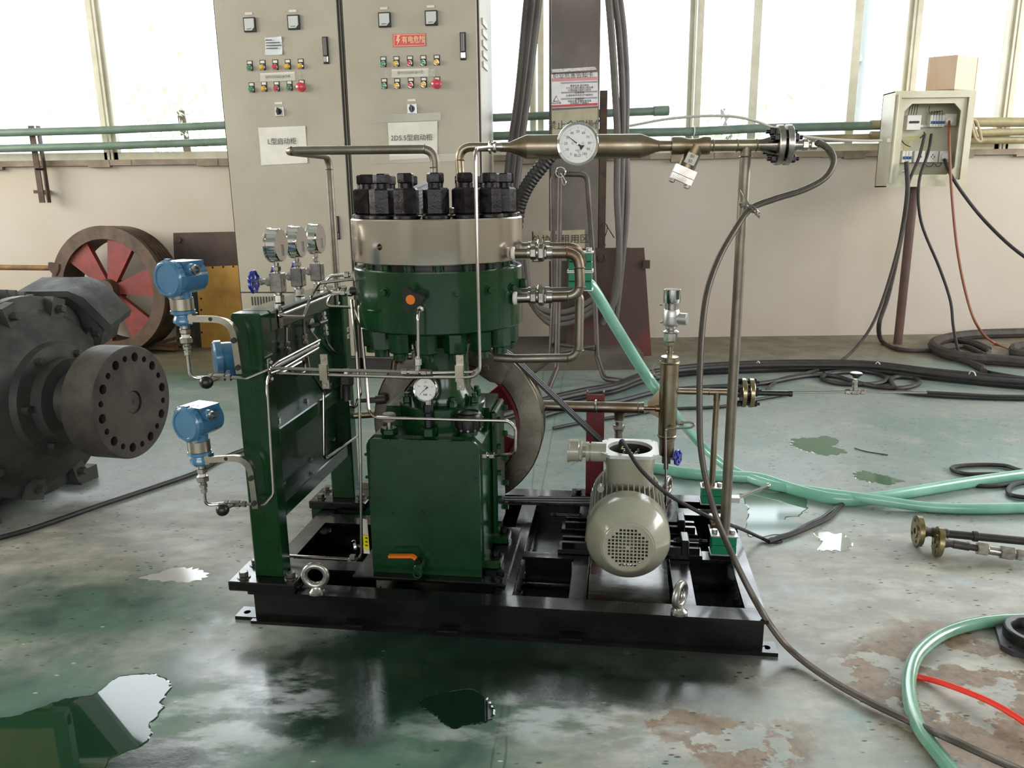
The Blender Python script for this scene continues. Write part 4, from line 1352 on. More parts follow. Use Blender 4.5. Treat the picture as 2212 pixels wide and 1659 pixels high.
fc('floor_cable', 'black cable loop on the floor above the right end of the green hoses', [(2300, 1030), (2212, 1018), (2170, 1006), (2110, 1004), (2062, 1008), (2060, 1016), (2090, 1024), (2150, 1024), (2200, 1028), (2300, 1018)], .011, rubber)
fc('floor_cable', 'black cable curl cut by the right edge below the green hoses', [(2300, 1080), (2230, 1076), (2186, 1070), (2178, 1058), (2192, 1046), (2230, 1040), (2300, 1044)], .011, rubber)
fc('copper_wire_end', 'frayed dark wire end on the floor beside the skid corner', [(1655, 1168), (1670, 1162), (1690, 1166), (1680, 1172), (1665, 1169), (1690, 1170)], .004, inkd, 'wire')
fc('scrap_wire', 'thin loose wire on the pale green floor', [(1846, 968), (1870, 975), (1918, 983)], .003, inkd, 'wire')

# ---------------------------------------------------------------- green hoses
def hose(label, pts, r, mat, flat=1.0, k=8):
    q = smooth([V(p) for p in pts], k)
    mb = MB()
    n = 14
    for i, p in enumerate(q):
        tdir = (q[min(i + 1, len(q) - 1)] - q[max(i - 1, 0)]).normalized()
        sd = tdir.cross(EW).normalized()
        up = sd.cross(tdir).normalized()
        for j in range(n):
            a = 2 * pi * j / n
            mb.v.append(p + sd * cos(a) * r * flat + up * sin(a) * r / flat)
    m = len(q)
    for i in range(m - 1):
        for j in range(n):
            kk = (j + 1) % n
            mb.f.append((i * n + j, i * n + kk, (i + 1) * n + kk, (i + 1) * n + j))
    mb.f.append(tuple(reversed(range(n)))); mb.f.append(tuple((m - 1) * n + j for j in range(n)))
    return solo('water_hose', label, 'hose', mb, mat)
hose('mint green hose dropping from the upper pipe clamp and crossing to the right edge', [S(1262, 612, .80), S(1282, 625, .82), S(1330, 705, .9), S(1395, 810, 1.0), S(1440, 870, 1.06), G(1500, 945, .16), G(1570, 1008, .05), G(1660, 1046, .025), G(1760, 1062, .03), G(1880, 1078, .04), G(2000, 1095, .025), G(2120, 1099, .025), G(2300, 1094, .025)], .0215, hosem, .9)
hose('mint green hose lying from behind the grey motor to the right edge', [G(1330, 1004, .03), G(1420, 1012, .03), G(1480, 1022, .03), G(1560, 1028, .03), G(1640, 1034, .03), G(1730, 1062, .025), G(1820, 1080, .025), G(1900, 1074, .025), G(2000, 1058, .025), G(2110, 1040, .025), G(2300, 1014, .025)], .025, hosem, .85)
hose('clear green hose curving across the lower right corner', [G(2330, 1338, .02), G(2212, 1338, .02), G(2120, 1345, .02), G(2040, 1368, .02), G(1985, 1410, .02), G(1965, 1460, .02), G(1967, 1520, .02), G(1988, 1575, .02), G(2025, 1625, .02), G(2085, 1700, .02), G(2150, 1780, .02)], .0195, hoset)
fc('air_tube', 'bright red air tube curving out of the lower right corner', [(1978, 1462, .006), (2010, 1468, .012), (2060, 1484, .022), (2130, 1512, .03), (2190, 1545, .03), (2270, 1600, .02)], .0085, redt, 'tube')
# black ring cover cut by the frame
rc = G(2236, 1392, 0)
RF = Frame((rc.x, rc.y, 0), R(24))
t = thing('ring_cover', 'black motor terminal box cover lying at the right edge', 'cover', rc)
s_ = .105
pl = [RF.L(a * s_, b * s_, 0) for a, b in ((-1, -.72), (-.72, -1), (.72, -1), (1, -.72), (1, .72), (.72, 1), (-.72, 1), (-1, .72))]
c = MB()
for a, b in ((-1, -1), (1, -1), (1, 1), (-1, 1)): c.cyl(RF.L(a * s_ * .78, b * s_ * .78, -.1), RF.L(a * s_ * .78, b * s_ * .78, .1), .005, n=10)
cutpart('flange_plate', MB().prism(pl, EW * .018), c, pm('dark_grey_casting', (60, 60, 62), .45, .3), t)
part('ring_wall', MB().lathe(rc + EW * .018, EW, [(.062, 0), (.092, 0), (.09, .03), (.086, .034), (.072, .034), (.068, .03)], 44, closed=True), blackm, t)
part('ring_floor', MB().ccyl(rc + EW * .016, rc + EW * .02, .066, .001, 40), inkd, t)

# flanged pipe spools on the floor
def spool(label, fx, fy, ex, ey, rf, rp_, tail):
    a, b = G(fx, fy, rf + .001), G(ex, ey, rf * .7)
    d = (b - a).normalized()
    t = thing('flanged_pipe', label, 'pipe', V((a.x, a.y, 0)))
    x, y, _ = frame_of(d)
    c = MB()
    for k in range(4):
        an = pi / 4 + k * pi / 2 + .2
        q = a + (x * cos(an) + y * sin(an)) * rf * .68
        c.cyl(q - d * .1, q + d * .1, rf * .13, n=14)
    c.cyl(a - d * .1, a + d * .05, rf * .2, n=18)
    cutpart('flange', MB().lathe(a, d, [(0, -.012), (rf * .46, -.012), (rf * .46, -.009), (rf - .001, -.009), (rf, -.008), (rf, .009), (rf - .001, .01), (0, .01)], 40), c, pm('tarnished_brass_steel', (150, 138, 100), .35, .9, (110, 98, 70), 20) if 'tarnished_brass_steel' not in MATS else MATS['tarnished_brass_steel'], t)
    part('neck', MB().lathe(a + d * .008, d, [(rf * .5, 0), (rp_ * 1.1, .03), (rp_ * 1.1, .06)], 20).ccyl(a + d * .05, a + d * .11, rp_ * 1.25, .002, 16), castd, t)
    part('pipe', MB().cyl(a + d * .09, b, rp_, n=16), rubber if tail == 0 else castd, t)
    if tail:
        L_ = (b - a).length
        part('union', MB().hex(a + d * (L_ - .10), a + d * (L_ - .06), rp_ * 1.9).cyl(a + d * (L_ - .06), a + d * (L_ - .02), rp_ * 1.3).hex(a + d * (L_ - .02), a + d * (L_ + .03), rp_ * 2.0).hex(a + d * (L_ + .035), a + d * (L_ + .06), rp_ * 1.7), fitm, t)
    else:
        part('coupling', MB().ccyl(a + d * .2, a + d * .22, rp_ * 1.3, .002, 16), rubber, t)
spool('flanged pipe on the floor, further left, its long tube leaving the picture', 1983, 1147, 2330, 1180, .062, .016, 0)
spool('short flanged pipe on the floor ending in a bright union nut', 2027, 1170, 2172, 1194, .059, .013, 1)

# ---------------------------------------------------------------- water on the floor
def puddle_mat(name, rgb, rough=.02, ior=1.5):
    return pm(name, rgb, rough, 0, ior=ior, spec=.6)
def puddle(label, pts, mat, jit=.004):
    P = [G(x, y, .0) for x, y in pts]
    q = smooth(P + [P[0]], 6)[:-1]
    cc = sum(q, V((0, 0, 0))) / len(q)
    mb = MB()
    n = len(q)
    j = [random.uniform(-jit, jit) for _ in q]
    out = [p + (p - cc).normalized() * j[i] for i, p in enumerate(q)]
    inn = [p + (cc - p).normalized() * .006 + EW * .0016 for p in out]
    mb.v += [p + EW * .0003 for p in out] + inn
    for i in range(n):
        k = (i + 1) % n
        mb.f.append((i, k, n + k, n + i))
    mb.f.append(tuple(n + i for i in range(n)))
    return solo('puddle', label, 'puddle', mb, mat, kind='stuff', angle=2)
pw = puddle_mat('dark_water_film', (26, 52, 34))
puddle('mirror-like puddle of water in the lower left corner', [(-60, 1556), (0, 1551), (38, 1545), (95, 1524), (152, 1507), (196, 1502), (221, 1488), (244, 1469), (272, 1458), (316, 1455), (345, 1458), (370, 1475), (368, 1491), (351, 1516), (354, 1532), (326, 1567), (329, 1589), (300, 1614), (240, 1640), (215, 1672), (120, 1700), (-60, 1700)], pw)
pg = puddle_mat('green_water_film', (84, 112, 92), .06)
puddle('flat damp green patch beyond the skid, upper right floor', [(1708, 950), (1740, 945), (1790, 944), (1815, 954), (1800, 965), (1828, 975), (1800, 984), (1760, 980), (1735, 972), (1712, 962)], pg, .02)
puddle('small damp green patch above the crossing of the green hoses', [(1842, 1020), (1870, 1018), (1900, 1026), (1935, 1034), (1948, 1040), (1910, 1046), (1870, 1040), (1850, 1032)], pg, .02)
pr_ = puddle_mat('clear_water_film', (150, 156, 148), .03)
puddle('bright wet patch beside the rear right skid corner', [(1600, 1068), (1650, 1062), (1720, 1070), (1745, 1085), (1735, 1110), (1690, 1122), (1740, 1135), (1720, 1150), (1650, 1160), (1610, 1150), (1615, 1110)], puddle_mat('thin_water_film', (76, 104, 84), .07), .016)
puddle('small bright puddle right of the frayed wire end', [(1756, 1150), (1775, 1142), (1800, 1152), (1825, 1154), (1838, 1176), (1828, 1192), (1790, 1190), (1765, 1188), (1772, 1170)], pr_, .01)
puddle('small whitish puddle left of the skid front post', [(300, 1250), (330, 1240), (380, 1228), (430, 1228), (452, 1240), (440, 1252), (400, 1258), (350, 1256)], puddle_mat('whitish_film', (176, 174, 166), .18), .012)  # whitish base colour with a slightly rough surface
pk = puddle_mat('black_oily_water', (10, 28, 20), .03)
puddle('dark oily puddle in front of the skid centre', [(905, 1512), (935, 1500), (965, 1494), (1005, 1488), (1040, 1497), (1062, 1520), (1070, 1545), (1048, 1562), (1012, 1566), (980, 1574), (952, 1560), (938, 1544), (912, 1530)], pk, .004)

# ================================================================ THE SKID
t = skid = thing('skid_frame', 'black painted steel base frame of I beams under the compressor', 'base frame', L(.8, .5, 0))
H = .12


def beam(u0, v0, u1, v1, along, z0=0.0, z1=H, chan=None, name='beam'):
    mb = MB()
    tf = .011
    mb.fbox(SK, (u0, v0, z1 - tf), (u1, v1, z1)).fbox(SK, (u0, v0, z0), (u1, v1, z0 + tf))
    if along == 'u':
        c = (v0 + v1) / 2 if chan is None else chan
        mb.fbox(SK, (u0 + .008, c - .005, z0 + tf), (u1 - .008, c + .005, z1 - tf))
    else:
        c = (u0 + u1) / 2 if chan is None else chan
        mb.fbox(SK, (c - .005, v0 + .008, z0 + tf), (c + .005, v1 - .008, z1 - tf))
    return part(name, mb, blackp, t)
beam(-.02, 0, 1.66, .072, 'u', chan=.03)
beam(-.03, .945, 1.66, 1.02, 'u')
beam(-.03, .073, .035, .944, 'v')
beam(1.60, .073, 1.66, .944, 'v')
beam(.035, .18, .36, .25, 'u', .02)
beam(.035, .57, .40, .66, 'u', .02)
beam(.80, .073, .86, .944, 'v', .01)
beam(.86, .355, 1.045, .40, 'u', .02)
beam(1.045, .073, 1.10, .944, 'v', .01)
beam(1.385, .073, 1.45, .944, 'v', .01)
beam(1.45, .40, 1.60, .47, 'u', .02)
beam(1.45, .80, 1.60, .87, 'u', .02)
for (a_, b_, c_, d_) in ((.03, .06, 1.05, .95), (1.44, .06, 1.61, .95)):
    part('shade_sheet', MB().fbox(SK, (a_, b_, .003), (c_, d_, .006)), blackp, t)  # black sheets added to darken the gaps between the beams
for (ua, ub, va) in ((-.085, -.0, .02), (1.60, 1.695, .0), (1.60, 1.70, .93), (-.08, -.0, .93)):
    c = MB().cyl(L((ua if ua < 1 else ub) + (.03 if ua < 1 else -.03), va + .03, -.05), L((ua if ua < 1 else ub) + (.03 if ua < 1 else -.03), va + .03, .05), .012, n=16)
    cutpart('mounting_tab', MB().fbox(SK, (ua, va, 0), (ub, va + .065, .013)), c, blackp, t)
for u in (.30, .62, 1.02):
    part('weld_bead', MB().tube([L(u + k * .012, .002 + random.uniform(-.002, .002), .012) for k in range(7)], lambda q: .004 + .0015 * sin(q * 40), 6), blackp, t)
part('weld_bead', MB().tube([L(1.598 + random.uniform(-.004, .004), .072, .108 + k * .0) + EW * .008 * (k % 2) for k in range(6)], .006, 6), blackp, t)

# lifting eyes
def eye(label, px, py, R1, yaw):
    p = G(px, py, H)
    t = thing('lifting_eye', label, 'lifting eye', p, 'galvanised lifting eyes on the base frame')
    ax = V((sin(yaw), -cos(yaw), 0))
    galv = MATS.get('galvanised') or pm('galvanised', (176, 174, 168), .3, .9, (140, 138, 132), 30, .3, 60, rv=.08)
    part('ring', MB().torus(p + EW * (R1 + .016), ax, R1 - .010, .0115, 36, 12), galv, t)
    part('collar', MB().lathe(p, EW, [(0, 0), (.026, 0), (.026, .008), (.017, .016), (.014, .024), (0, .024)], 24), galv, t)
eye('galvanised lifting eye at the front left of the base frame beside the green post', 684, 1280, .046, R(0))
eye('galvanised lifting eye at the front right of the base frame below the motor', 1467, 1324, .046, R(55))
eye('galvanised lifting eye at the rear of the base frame, behind the motor', 1441, 1078, .044, R(60))

# ================================================================ GAUGE RACK
t = rack = thing('gauge_rack', 'green steel rack with two posts and side panels carrying the gauges', 'rack', L(.05, .4, H))
ZT = 1.045
for (va, vb, nm) in ((.045, .115, 0), (.75, .82, 1)):
    u0_, u1_ = (-.012, .088) if nm == 0 else (.0, .1)
    part('post', MB().bbox(SK, (u0_, va, H + .03), (u1_, vb, ZT if nm == 0 else ZT), .006), green, t)
    part('foot_plate', MB().bbox(SK, ((-.085 if nm == 0 else -.085), va - .05, H), (u1_ + .06, vb + .04, H + .034), .004), blackp, t)
    for (uu, vv) in ((-.045, va - .012), (u1_ + .028, va + .0), (-.045, vb + .01)):
        part('anchor_bolt', MB().lathe(L(uu, vv, H + .034), EW, [(0, 0), (.022, 0), (.022, .004), (0, .004)], 20).hex(L(uu, vv, H + .038), L(uu, vv, H + .054), .016), pm('zinc_bolt', (110, 108, 104), .3, .9) if 'zinc_bolt' not in MATS else MATS['zinc_bolt'], t)
part('foot_spacer', MB().bbox(SK, (-.08, .71, H - .07), (.15, .80, H), .004), green_d, t)
part('top_rail', MB().bbox(SK, (-.012, .115, ZT - .07), (.088, .75, ZT), .005), green, t)
part('middle_rail', MB().bbox(SK, (.03, .115, .60), (.088, .75, .655), .004), green, t)
part('lower_rail', MB().bbox(SK, (.03, .115, .345), (.088, .75, .40), .004), green, t)
part('upper_panel', MB().fbox(SK, (.035, .115, .655), (.043, .75, ZT - .07)), green_d, t)
part('lower_panel', MB().fbox(SK, (.035, .115, .40), (.043, .75, .60)), green_d, t)
for (vv, zz) in ((.2, .66), (.45, .66), (.7, .66), (.2, .43), (.45, .43), (.7, .43)):
    part('panel_screw', MB().hex(L(.043, vv, zz), L(.052, vv, zz), .007), fitm, t)
part('name_disc', MB().ccyl(L(.043, .56, .925), L(.046, .56, .925), .026, .001, 24), silver, t)
for (vv, zz) in ((.18, .80), (.22, .52)):
    part('panel_hole', MB().ccyl(L(.043, vv, zz), L(.0445, vv, zz), .010, .0005, 16), inkd, t)

# gauges with their needle valves
def hexstack(mb, p, d, segs):
    """segs: (length, radius, kind) along d"""
    p = V(p); d = V(d).normalized()
    for ln, r, kd in segs:
        q = p + d * ln
        if kd == 'h': mb.hex(p, q, r)
        else: mb.cyl(p, q, r, n=16)
        p = q
    return p
HS = []


def pgauge(label, v):
    b = L(.04, v, ZT)
    t = thing('pressure_gauge', label, 'pressure gauge', b, 'chrome pressure gauges on the green rack')
    m = MB()
    p = hexstack(m, b, EW, [(.028, .018, 'h'), (.008, .013, 'c')])
    part('base_fitting', m, fitm, t)
    zb0 = ZT + .036
    part('valve_block', MB().bbox(SK, (.04 - .022, v - .02, zb0), (.04 + .022, v + .02, zb0 + .066), .003), fitm, t)
    part('block_mark', MB().fbox(SK, (.0615, v - .002, zb0 + .02), (.0628, v + .002, zb0 + .044)), ink, t)
    m = MB()
    hexstack(m, L(.04, v, zb0 + .066), EW, [(.006, .010, 'c'), (.016, .014, 'h'), (.012, .009, 'c')])
    part('gauge_stem', m, fitm, t)
    m = MB()
    e = hexstack(m, L(.018, v, zb0 + .035), -SK.u, [(.02, .015, 'h'), (.012, .010, 'c'), (.01, .012, 'h'), (.022, .004, 'c')])
    part('valve_bonnet', m, fitm, t)
    hw = handwheel(e, -SK.u, .037, t)
    gz = zb0 + .10 + .058
    gc = L(.04, v, gz)
    part('case', MB().lathe(gc - SK.u * .02, SK.u, [(0, 0), (.050, 0), (.056, .002), (.058, .004), (.058, .010), (.055, .012), (.055, .040), (.052, .044), (0, .044)], 48), chrome, t)
    part('relief_plug', MB().fbox(SK, (.0643, v - .004, gz - .035), (.0652, v + .010, gz + .0)), pm('plug_grey', (150, 148, 146), .3, .7) if 'plug_grey' not in MATS else MATS['plug_grey'], t)
    part('plug_edge', MB().tube([L(.0652, v - .004, gz), L(.0652, v + .010, gz), L(.0652, v + .010, gz - .036)], .0008, 5), inkd, t)
    f = part('dial', MB().ccyl(L(.0205, v, gz), L(.0195, v, gz), .047, .0003, 40), whitep, t)
    part('pointer', MB().strip([L(.0185, v - .0, gz), L(.0185, v + .025, gz - .02)], SK.u, .001, .003), inkd, f)


def handwheel(c, ax, r, par, n=8, name='handwheel', mat=None):
    x, y, a = frame_of(ax)
    pts = []
    N = 48
    for i in range(N + 1):
        th = 2 * pi * i / N
        rr = r * (1 - .13 * (1 + cos(n * th)) / 2)
        pts.append(V(c) + (x * cos(th) + y * sin(th)) * rr)
    f = part(name, MB().tube(pts, .0052, 8, False), mat or blueh, par)
    part('wheel_hub', MB().ccyl(V(c) - a * .004, V(c) + a * .006, .009, .001, 16), mat or blueh, f)
    for k in range(5):
        th = 2 * pi * k / 5
        rd = x * cos(th) + y * sin(th)
        part('wheel_spoke', MB().strip([V(c) + rd * .007, V(c) + rd * r * .93], a, .006, .011), mat or blueh, f)
    part('wheel_nut', MB().hex(V(c) + a * .006, V(c) + a * .011, .005), fitm, f)
    return f
pgauge('nearest of three chrome pressure gauges on the green rack', .30)
pgauge('middle one of three chrome pressure gauges on the green rack', .475)
pgauge('farthest of three chrome pressure gauges on the green rack', .66)


# pressure transmitters
def transmitter(label, hx_, hy_, v, dark=False, flip=1, plug=True, tilt=0.0):
    c = S(hx_, hy_, v)
    up = (EW + SK.u * -tilt).normalized()
    a = V((-.42, -.90, .05)).normalized()       # cap looks towards the camera, a little to the left
    a = (a - up * a.dot(up)).normalized()
    sd = a.cross(up).normalized() * 1
    if sd.x < 0: sd = -sd
    base = c - up * .20
    t = thing('pressure_transmitter', label, 'transmitter', base, 'blue pressure transmitters')
    r = .056
    part('housing', MB().lathe(c - a * .055, a, [(0, -.012), (.040, -.012), (.049, 0), (.049, .03), (.052, .05), (.052, .085), (0, .085)], 36).cyl(c - up * .03, c - up * .066, .032, .03, n=28).ccyl(c + up * .026 + sd * -.064, c + up * .026 + sd * .066, .018, .003, 20).box(c + up * .042 - a * .02, (.085, .08, .016), sd, a, up), bluep, t)
    f = part('front_cover', MB().lathe(c + a * .026, a, [(0, 0), (r, 0), (r, .016), (.050, .021), (.049, .0235), (.043, .0235), (.042, .021), (0, .021)], 40), bluep, t)
    x, y, _ = frame_of(a)
    for k in range(8):
        th = 2 * pi * k / 8
        rd = x * cos(th) + y * sin(th)
        part('cover_rib', MB().box(c + a * .034 + rd * r, (.018, .006, .014), a.cross(rd), rd, a), bluep, f)
    part('rear_cover', MB().lathe(c - a * .056, -a, [(0, 0), (.047, 0), (.047, .014), (.040, .02), (0, .02)], 36), bluep, t)
    q = c + up * .026 + sd * .066
    part('conduit_port', MB().lathe(q, sd, [(0, -.002), (.010, -.002), (.010, .010), (.0145, .010), (.0145, -.006), (.0, -.006)], 20), fitm, t)
    q = c + up * .026 - sd * .064
    part('conduit_plug', MB().ccyl(q, q - sd * .012, .013, .002, 18), pm('red_plug', (222, 50, 40), .4) if plug and 'red_plug' not in MATS else (MATS['red_plug'] if plug else fitm), t, 'red plug' if plug else None)
    part('cover_latch', MB().box(c - up * .056 + a * .03 + sd * .01, (.022, .012, .008), sd, a, up), silver, t)
    p0 = c - up * .060
    part('sensor_band', MB().ccyl(p0, p0 - up * .038, .0345, .002, 36), pm('brushed_band', (168, 160, 146), .32, 1) if 'brushed_band' not in MATS else MATS['brushed_band'], t)
    part('sensor_base', MB().lathe(p0 - up * .038, -up, [(0, 0), (.036, 0), (.036, .009), (.026, .014), (.027, .020), (.031, .028), (.031, .036), (.022, .046), (0, .046)], 36), bluep, t)
    m = MB()
    e = hexstack(m, p0 - up * .084, -up, [(.010, .014, 'c'), (.016, .017, 'h'), (.003, .011, 'c')])
    part('process_fitting', m, fitm, t)
    part('ptfe_ring', MB().cyl(e, e - up * .009, .0125), whitec, t)
    m = MB()
    e = hexstack(m, e - up * .009, -up, [(.018, .020, 'h'), (.008, .010, 'c'), (.012, .013, 'h'), (.004, .008, 'c'), (.014, .011, 'h')])
    part('tube_nut', m, fitm, t)
    return t, c, up, e, p0 - up * .062


brk = pm('brushed_bracket', (176, 168, 154), .3, 1.0, (150, 142, 128), 8, .05, 50)
def tbracket(label, knee, v0, pts):
    P = fillet(pts, .07, 8)
    t = thing('mounting_bracket', label, 'bracket', P[-1], 'curved steel transmitter brackets')
    part('strap', MB().strip(P, SK.v, .032, .005), brk, t)
    part('face_strap', MB().strip([p - SK.v * .016 + (V((0, 0, 0))) for p in P], SK.v, .003, .020), brk, t)
    d = (P[-1] - P[-2]).normalized()
    for k in (.02, .105):
        q = P[-1] - d * k - SK.v * .018
        part('bracket_bolt', MB().hex(q, q - SK.v * .008, .009), inkd, t)
    q = P[0] + (P[1] - P[0]).normalized() * .06 - SK.v * .018
    part('slot_hole', MB().ccyl(q, q - SK.v * .0008, .006, .0003, 14), inkd, t)
    d2 = (P[0] - P[1]).normalized()
    part('band_clamp', MB().box(P[0], (.014, .034, .030), d2, SK.v, d2.cross(SK.v)), brk, t)


VT = 0.005
t1, c1, up1, e1, b1_ = transmitter('upper blue pressure transmitter with a red conduit plug left of the green rack', 387, 600, VT - .03)
tbracket('curved bracket holding the upper transmitter to the green post', None, VT, [b1_ + SK.u * .03, S(505, 688, .0), S(522, 805, .0)])
t2_, c2, up2, e2, b2_ = transmitter('lower blue pressure transmitter near knee height left of the green rack', 424, 910, VT - .03, plug=False)
tbracket('curved bracket holding the lower transmitter to the green post', None, VT, [b2_ + SK.u * .03, S(542, 984, .0), S(556, 1095, .0)])
# third one hidden behind the post
c3 = S(492, 770, .22)
t = thing('pressure_transmitter', 'third blue transmitter mostly hidden behind the green post', 'transmitter', c3 - EW * .06, 'blue pressure transmitters')
a3 = V((-.9, -.43, 0)).normalized()
part('housing', MB().lathe(c3 - a3 * .05, a3, [(0, 0), (.046, 0), (.050, .01), (.050, .07), (0, .07)], 36).cyl(c3 - EW * .03, c3 - EW * .07, .03), bluep, t)
part('front_cover', MB().lathe(c3 + a3 * .02, a3, [(0, 0), (.058, 0), (.058, .02), (.052, .026), (0, .026)], 40), bluep, t)
part('mounting_stub', MB().cyl(c3 + SK.u * .0, L(.0, .22, c3.z), .012), fitm, t)


def knobvalve(label, pc, a, knobdir, e_left, e_right):
    """small inline needle valve with black ball knob"""
    t = thing('needle_valve', label, 'valve', pc)
    a = V(a).normalized()
    m = MB()
    hexstack(m, pc - a * .035, a, [(.014, .011, 'h'), (.006, .007, 'c'), (.034, .012, 'h'), (.006, .007, 'c'), (.014, .011, 'h')])
    part('valve_body', m, fitm, t)
    kd = V(knobdir).normalized()
    part('valve_stem', MB().cyl(pc, pc + kd * .028, .007), fitm, t)
    part('ball_knob', MB().sphere(pc + kd * .042, .021, 24, 14), blackm, t)
    return t
v1c = S(474, 815, 0.0)
knobvalve('small needle valve with black ball knob under the upper transmitter', v1c, SK.u, (-.75, -.6, -.22), None, None)
v2c = S(507, 1088, 0.0)
knobvalve('small needle valve with black ball knob under the lower transmitter', v2c, SK.u, (-.70, -.65, -.2), None, None)

RT_ = .0052
def tubing(label, pts, r=RT_, mat=stain, rad=.03, name='steel_tube', cat='tube', ends=True):
    P = fillet(pts, rad, 6)
    return solo(name, label, cat, MB().tube(P, r, 10), mat)
tubing('short bent tube from the upper transmitter down to its needle valve', [e1, V((e1.x, e1.y, v1c.z + .0)), v1c - SK.u * .035], rad=.035)
tubing('short bent tube from the lower transmitter down to its needle valve', [e2, V((e2.x, e2.y, v2c.z + .0)), v2c - SK.u * .035], rad=.03)
tubing('tube from the upper needle valve curving to the clamp on the green post', [v1c + SK.u * .035, S(535, 817, .0), S(583, 797, .03), SU(600, 790, .105), SU(692, 742, .105), SU(670, 715, .075)], rad=.03)
tubing('tube rising from the lower needle valve along the green post to the clamp', [v2c + SK.u * .035, S(572, 1090, .0), S(591, 1068, .005), S(577, 830, .02), S(582, 808, .03), SU(605, 800, .105), SU(694, 748, .105), SU(660, 762, .08), SU(656, 778, .07)], rad=.03)
VF = .03
tubing('upper of two long tubes crossing in front of the cylinder to the tee', [SU(690, 735, .12), SU(600, 782, .12), S(584, 795, .02), S(700, 799, VF), S(870, 803, VF)], rad=.012)
tubing('short tube from the tee to the right clamp in front of the cylinder', [S(935, 804, VF), S(1022, 803, VF), S(1032, 795, VF + .03)], rad=.012)
up0 = S(1066, 317, .40)
tubing('long vertical tube crossing the cylinder and turning left below it', [up0, S(1026, 322, .04), S(1037, 815, VF - .006), S(880, 815, VF), S(700, 810, VF), S(592, 806, .03), SU(608, 806, .11), SU(650, 782, .11)], rad=.04)
def bracketclip(label, px, py, v=VF, h=.055):
    p = S(px, py, v)
    l = SK.loc(p)
    t = thing('tube_clamp', label, 'clamp', p)
    part('plate', MB().bbox(SK, (l.x - .012, v + .005, l.z - h), (l.x + .012, v + .009, l.z + h), .001), brk, t)
    part('saddle', MB().bbox(SK, (l.x - .013, v - .009, l.z - .024), (l.x + .013, v - .006, l.z + .024), .002).fbox(SK, (l.x - .013, v - .009, l.z + .022), (l.x + .013, v + .006, l.z + .025)).fbox(SK, (l.x - .013, v - .009, l.z - .025), (l.x + .013, v + .006, l.z - .022)), brk, t)
    for s in (-1, 1):
        q = L(l.x, v + .005, l.z + s * (h - .013))
        part('clamp_screw', MB().hex(q, q - SK.v * .006, .006), fitm, t)
bracketclip('small steel clamp on the two horizontal tubes left of the cylinder', 700, 804)
bracketclip('small steel clamp on the two horizontal tubes in front of the right cylinder edge', 993, 806)
# tee with the riser to the three lobed knob
t = thing('tube_tee', 'steel tube tee below the three lobed black knob', 'fitting', S(903, 803, VF))
m = MB()
hexstack(m, S(868, 803, VF), SK.u, [(.018, .010, 'h'), (.006, .007, 'c'), (.03, .009, 'h'), (.006, .007, 'c'), (.018, .010, 'h'), (.014, .008, 'h')])
hexstack(m, S(903, 803, VF), EW, [(.02, .008, 'c'), (.022, .012, 'h'), (.006, .008, 'c')])
part('tee_body', m, fitm, t)
VK = .075
tubing('vertical tube from the tee up to the fitting under the black knob', [S(904, 785, VF), S(903, 690, VF), S(904, 672, VF + .01), S(911, 667, .085)], rad=.02)

# ================================================================ COMPRESSOR
CU, CV_, CR = .583, .37, .283
t = comp = thing('compressor', 'vertical green compressor with a polished steel cylinder head and black nuts', 'compressor', L(CU, CV_, H))
zrt, zrb, zgt, zgb = 1.325, 1.188, 1.168, .975
cen = lambda z: L(CU, CV_, z)
steelring = MB().lathe(cen(zrb), EW, [(0, 0), (CR - .003, 0), (CR, .003), (CR, zrt - zrb - .004), (CR - .004, zrt - zrb), (0, zrt - zrb)], 96)
c = MB()
qh = S(828, 533, .13)
dh = (V((qh.x, qh.y, 0)) - V((cen(0).x, cen(0).y, 0))).normalized()
qh2 = V((cen(0).x, cen(0).y, 0)) + dh * CR + EW * qh.z
c.cyl(qh2 - dh * .03, qh2 + dh * .03, .010, n=20)
cutpart('head_ring', steelring, c, steelb, t, 'polished steel head ring')
part('gap_ring', MB().lathe(cen(zgt), EW, [(0, -.01), (CR - .05, -.01), (CR - .05, .03), (0, .03)], 64), blackm, t)
part('cylinder_flange', MB().lathe(cen(zgb), EW, [(0, 0), (CR - .006, 0), (CR - .002, .004), (CR - .002, zgt - zgb - .004), (CR - .006, zgt - zgb), (CR - .016, zgt - zgb), (CR - .018, zgt - zgb - .008), (0, zgt - zgb - .008)], 96), green, t)
NN = 16
nut = MB().ccyl((0, 0, 0), (0, 0, .012), .043, .002, 30).hex((0, 0, .012), (0, 0, .092), .040)
stud = MB().cyl((0, 0, .092), (0, 0, .106), .023, n=18).hex((0, 0, .106), (0, 0, .136), .026)
nut_me = mesh_of(nut, 'head_nut', nutm, angle=25)
stud_me = mesh_of(stud, 'stud_end', nutm, angle=25)
gnut_me = mesh_of(MB().hex((0, 0, 0), (0, 0, -.068), .037).cyl((0, 0, -.068), (0, 0, -.09), .024, n=16), 'lower_nut', green, angle=25)
gst_me = mesh_of(MB().cyl((0, 0, 0), (0, 0, .022), .018, n=14), 'stud_bolt', green)
for k in range(NN):
    a = -pi / 2 + .22 + 2 * pi * k / NN
    p = lambda r, z: L(CU + cos(a) * r, CV_ + sin(a) * r, z)
    M = Matrix.Translation(p(.234, zrt)) @ Matrix.Rotation(a + .3 + random.uniform(-.3, .3), 4, 'Z')
    o = piece('head_nut', nut_me, t, M)
    s = bpy.data.objects.new('stud_end', stud_me); COL.objects.link(s); s.parent = o
    piece('stud_bolt', gst_me, t, Matrix.Translation(p(.234, zgt - .002)))
    a = -pi / 2 + 2 * pi * (k + .5) / NN + .22
    M = Matrix.Translation(p(.232, zgb)) @ Matrix.Rotation(a + .2, 4, 'Z')
    piece('lower_nut', gnut_me, t, M)
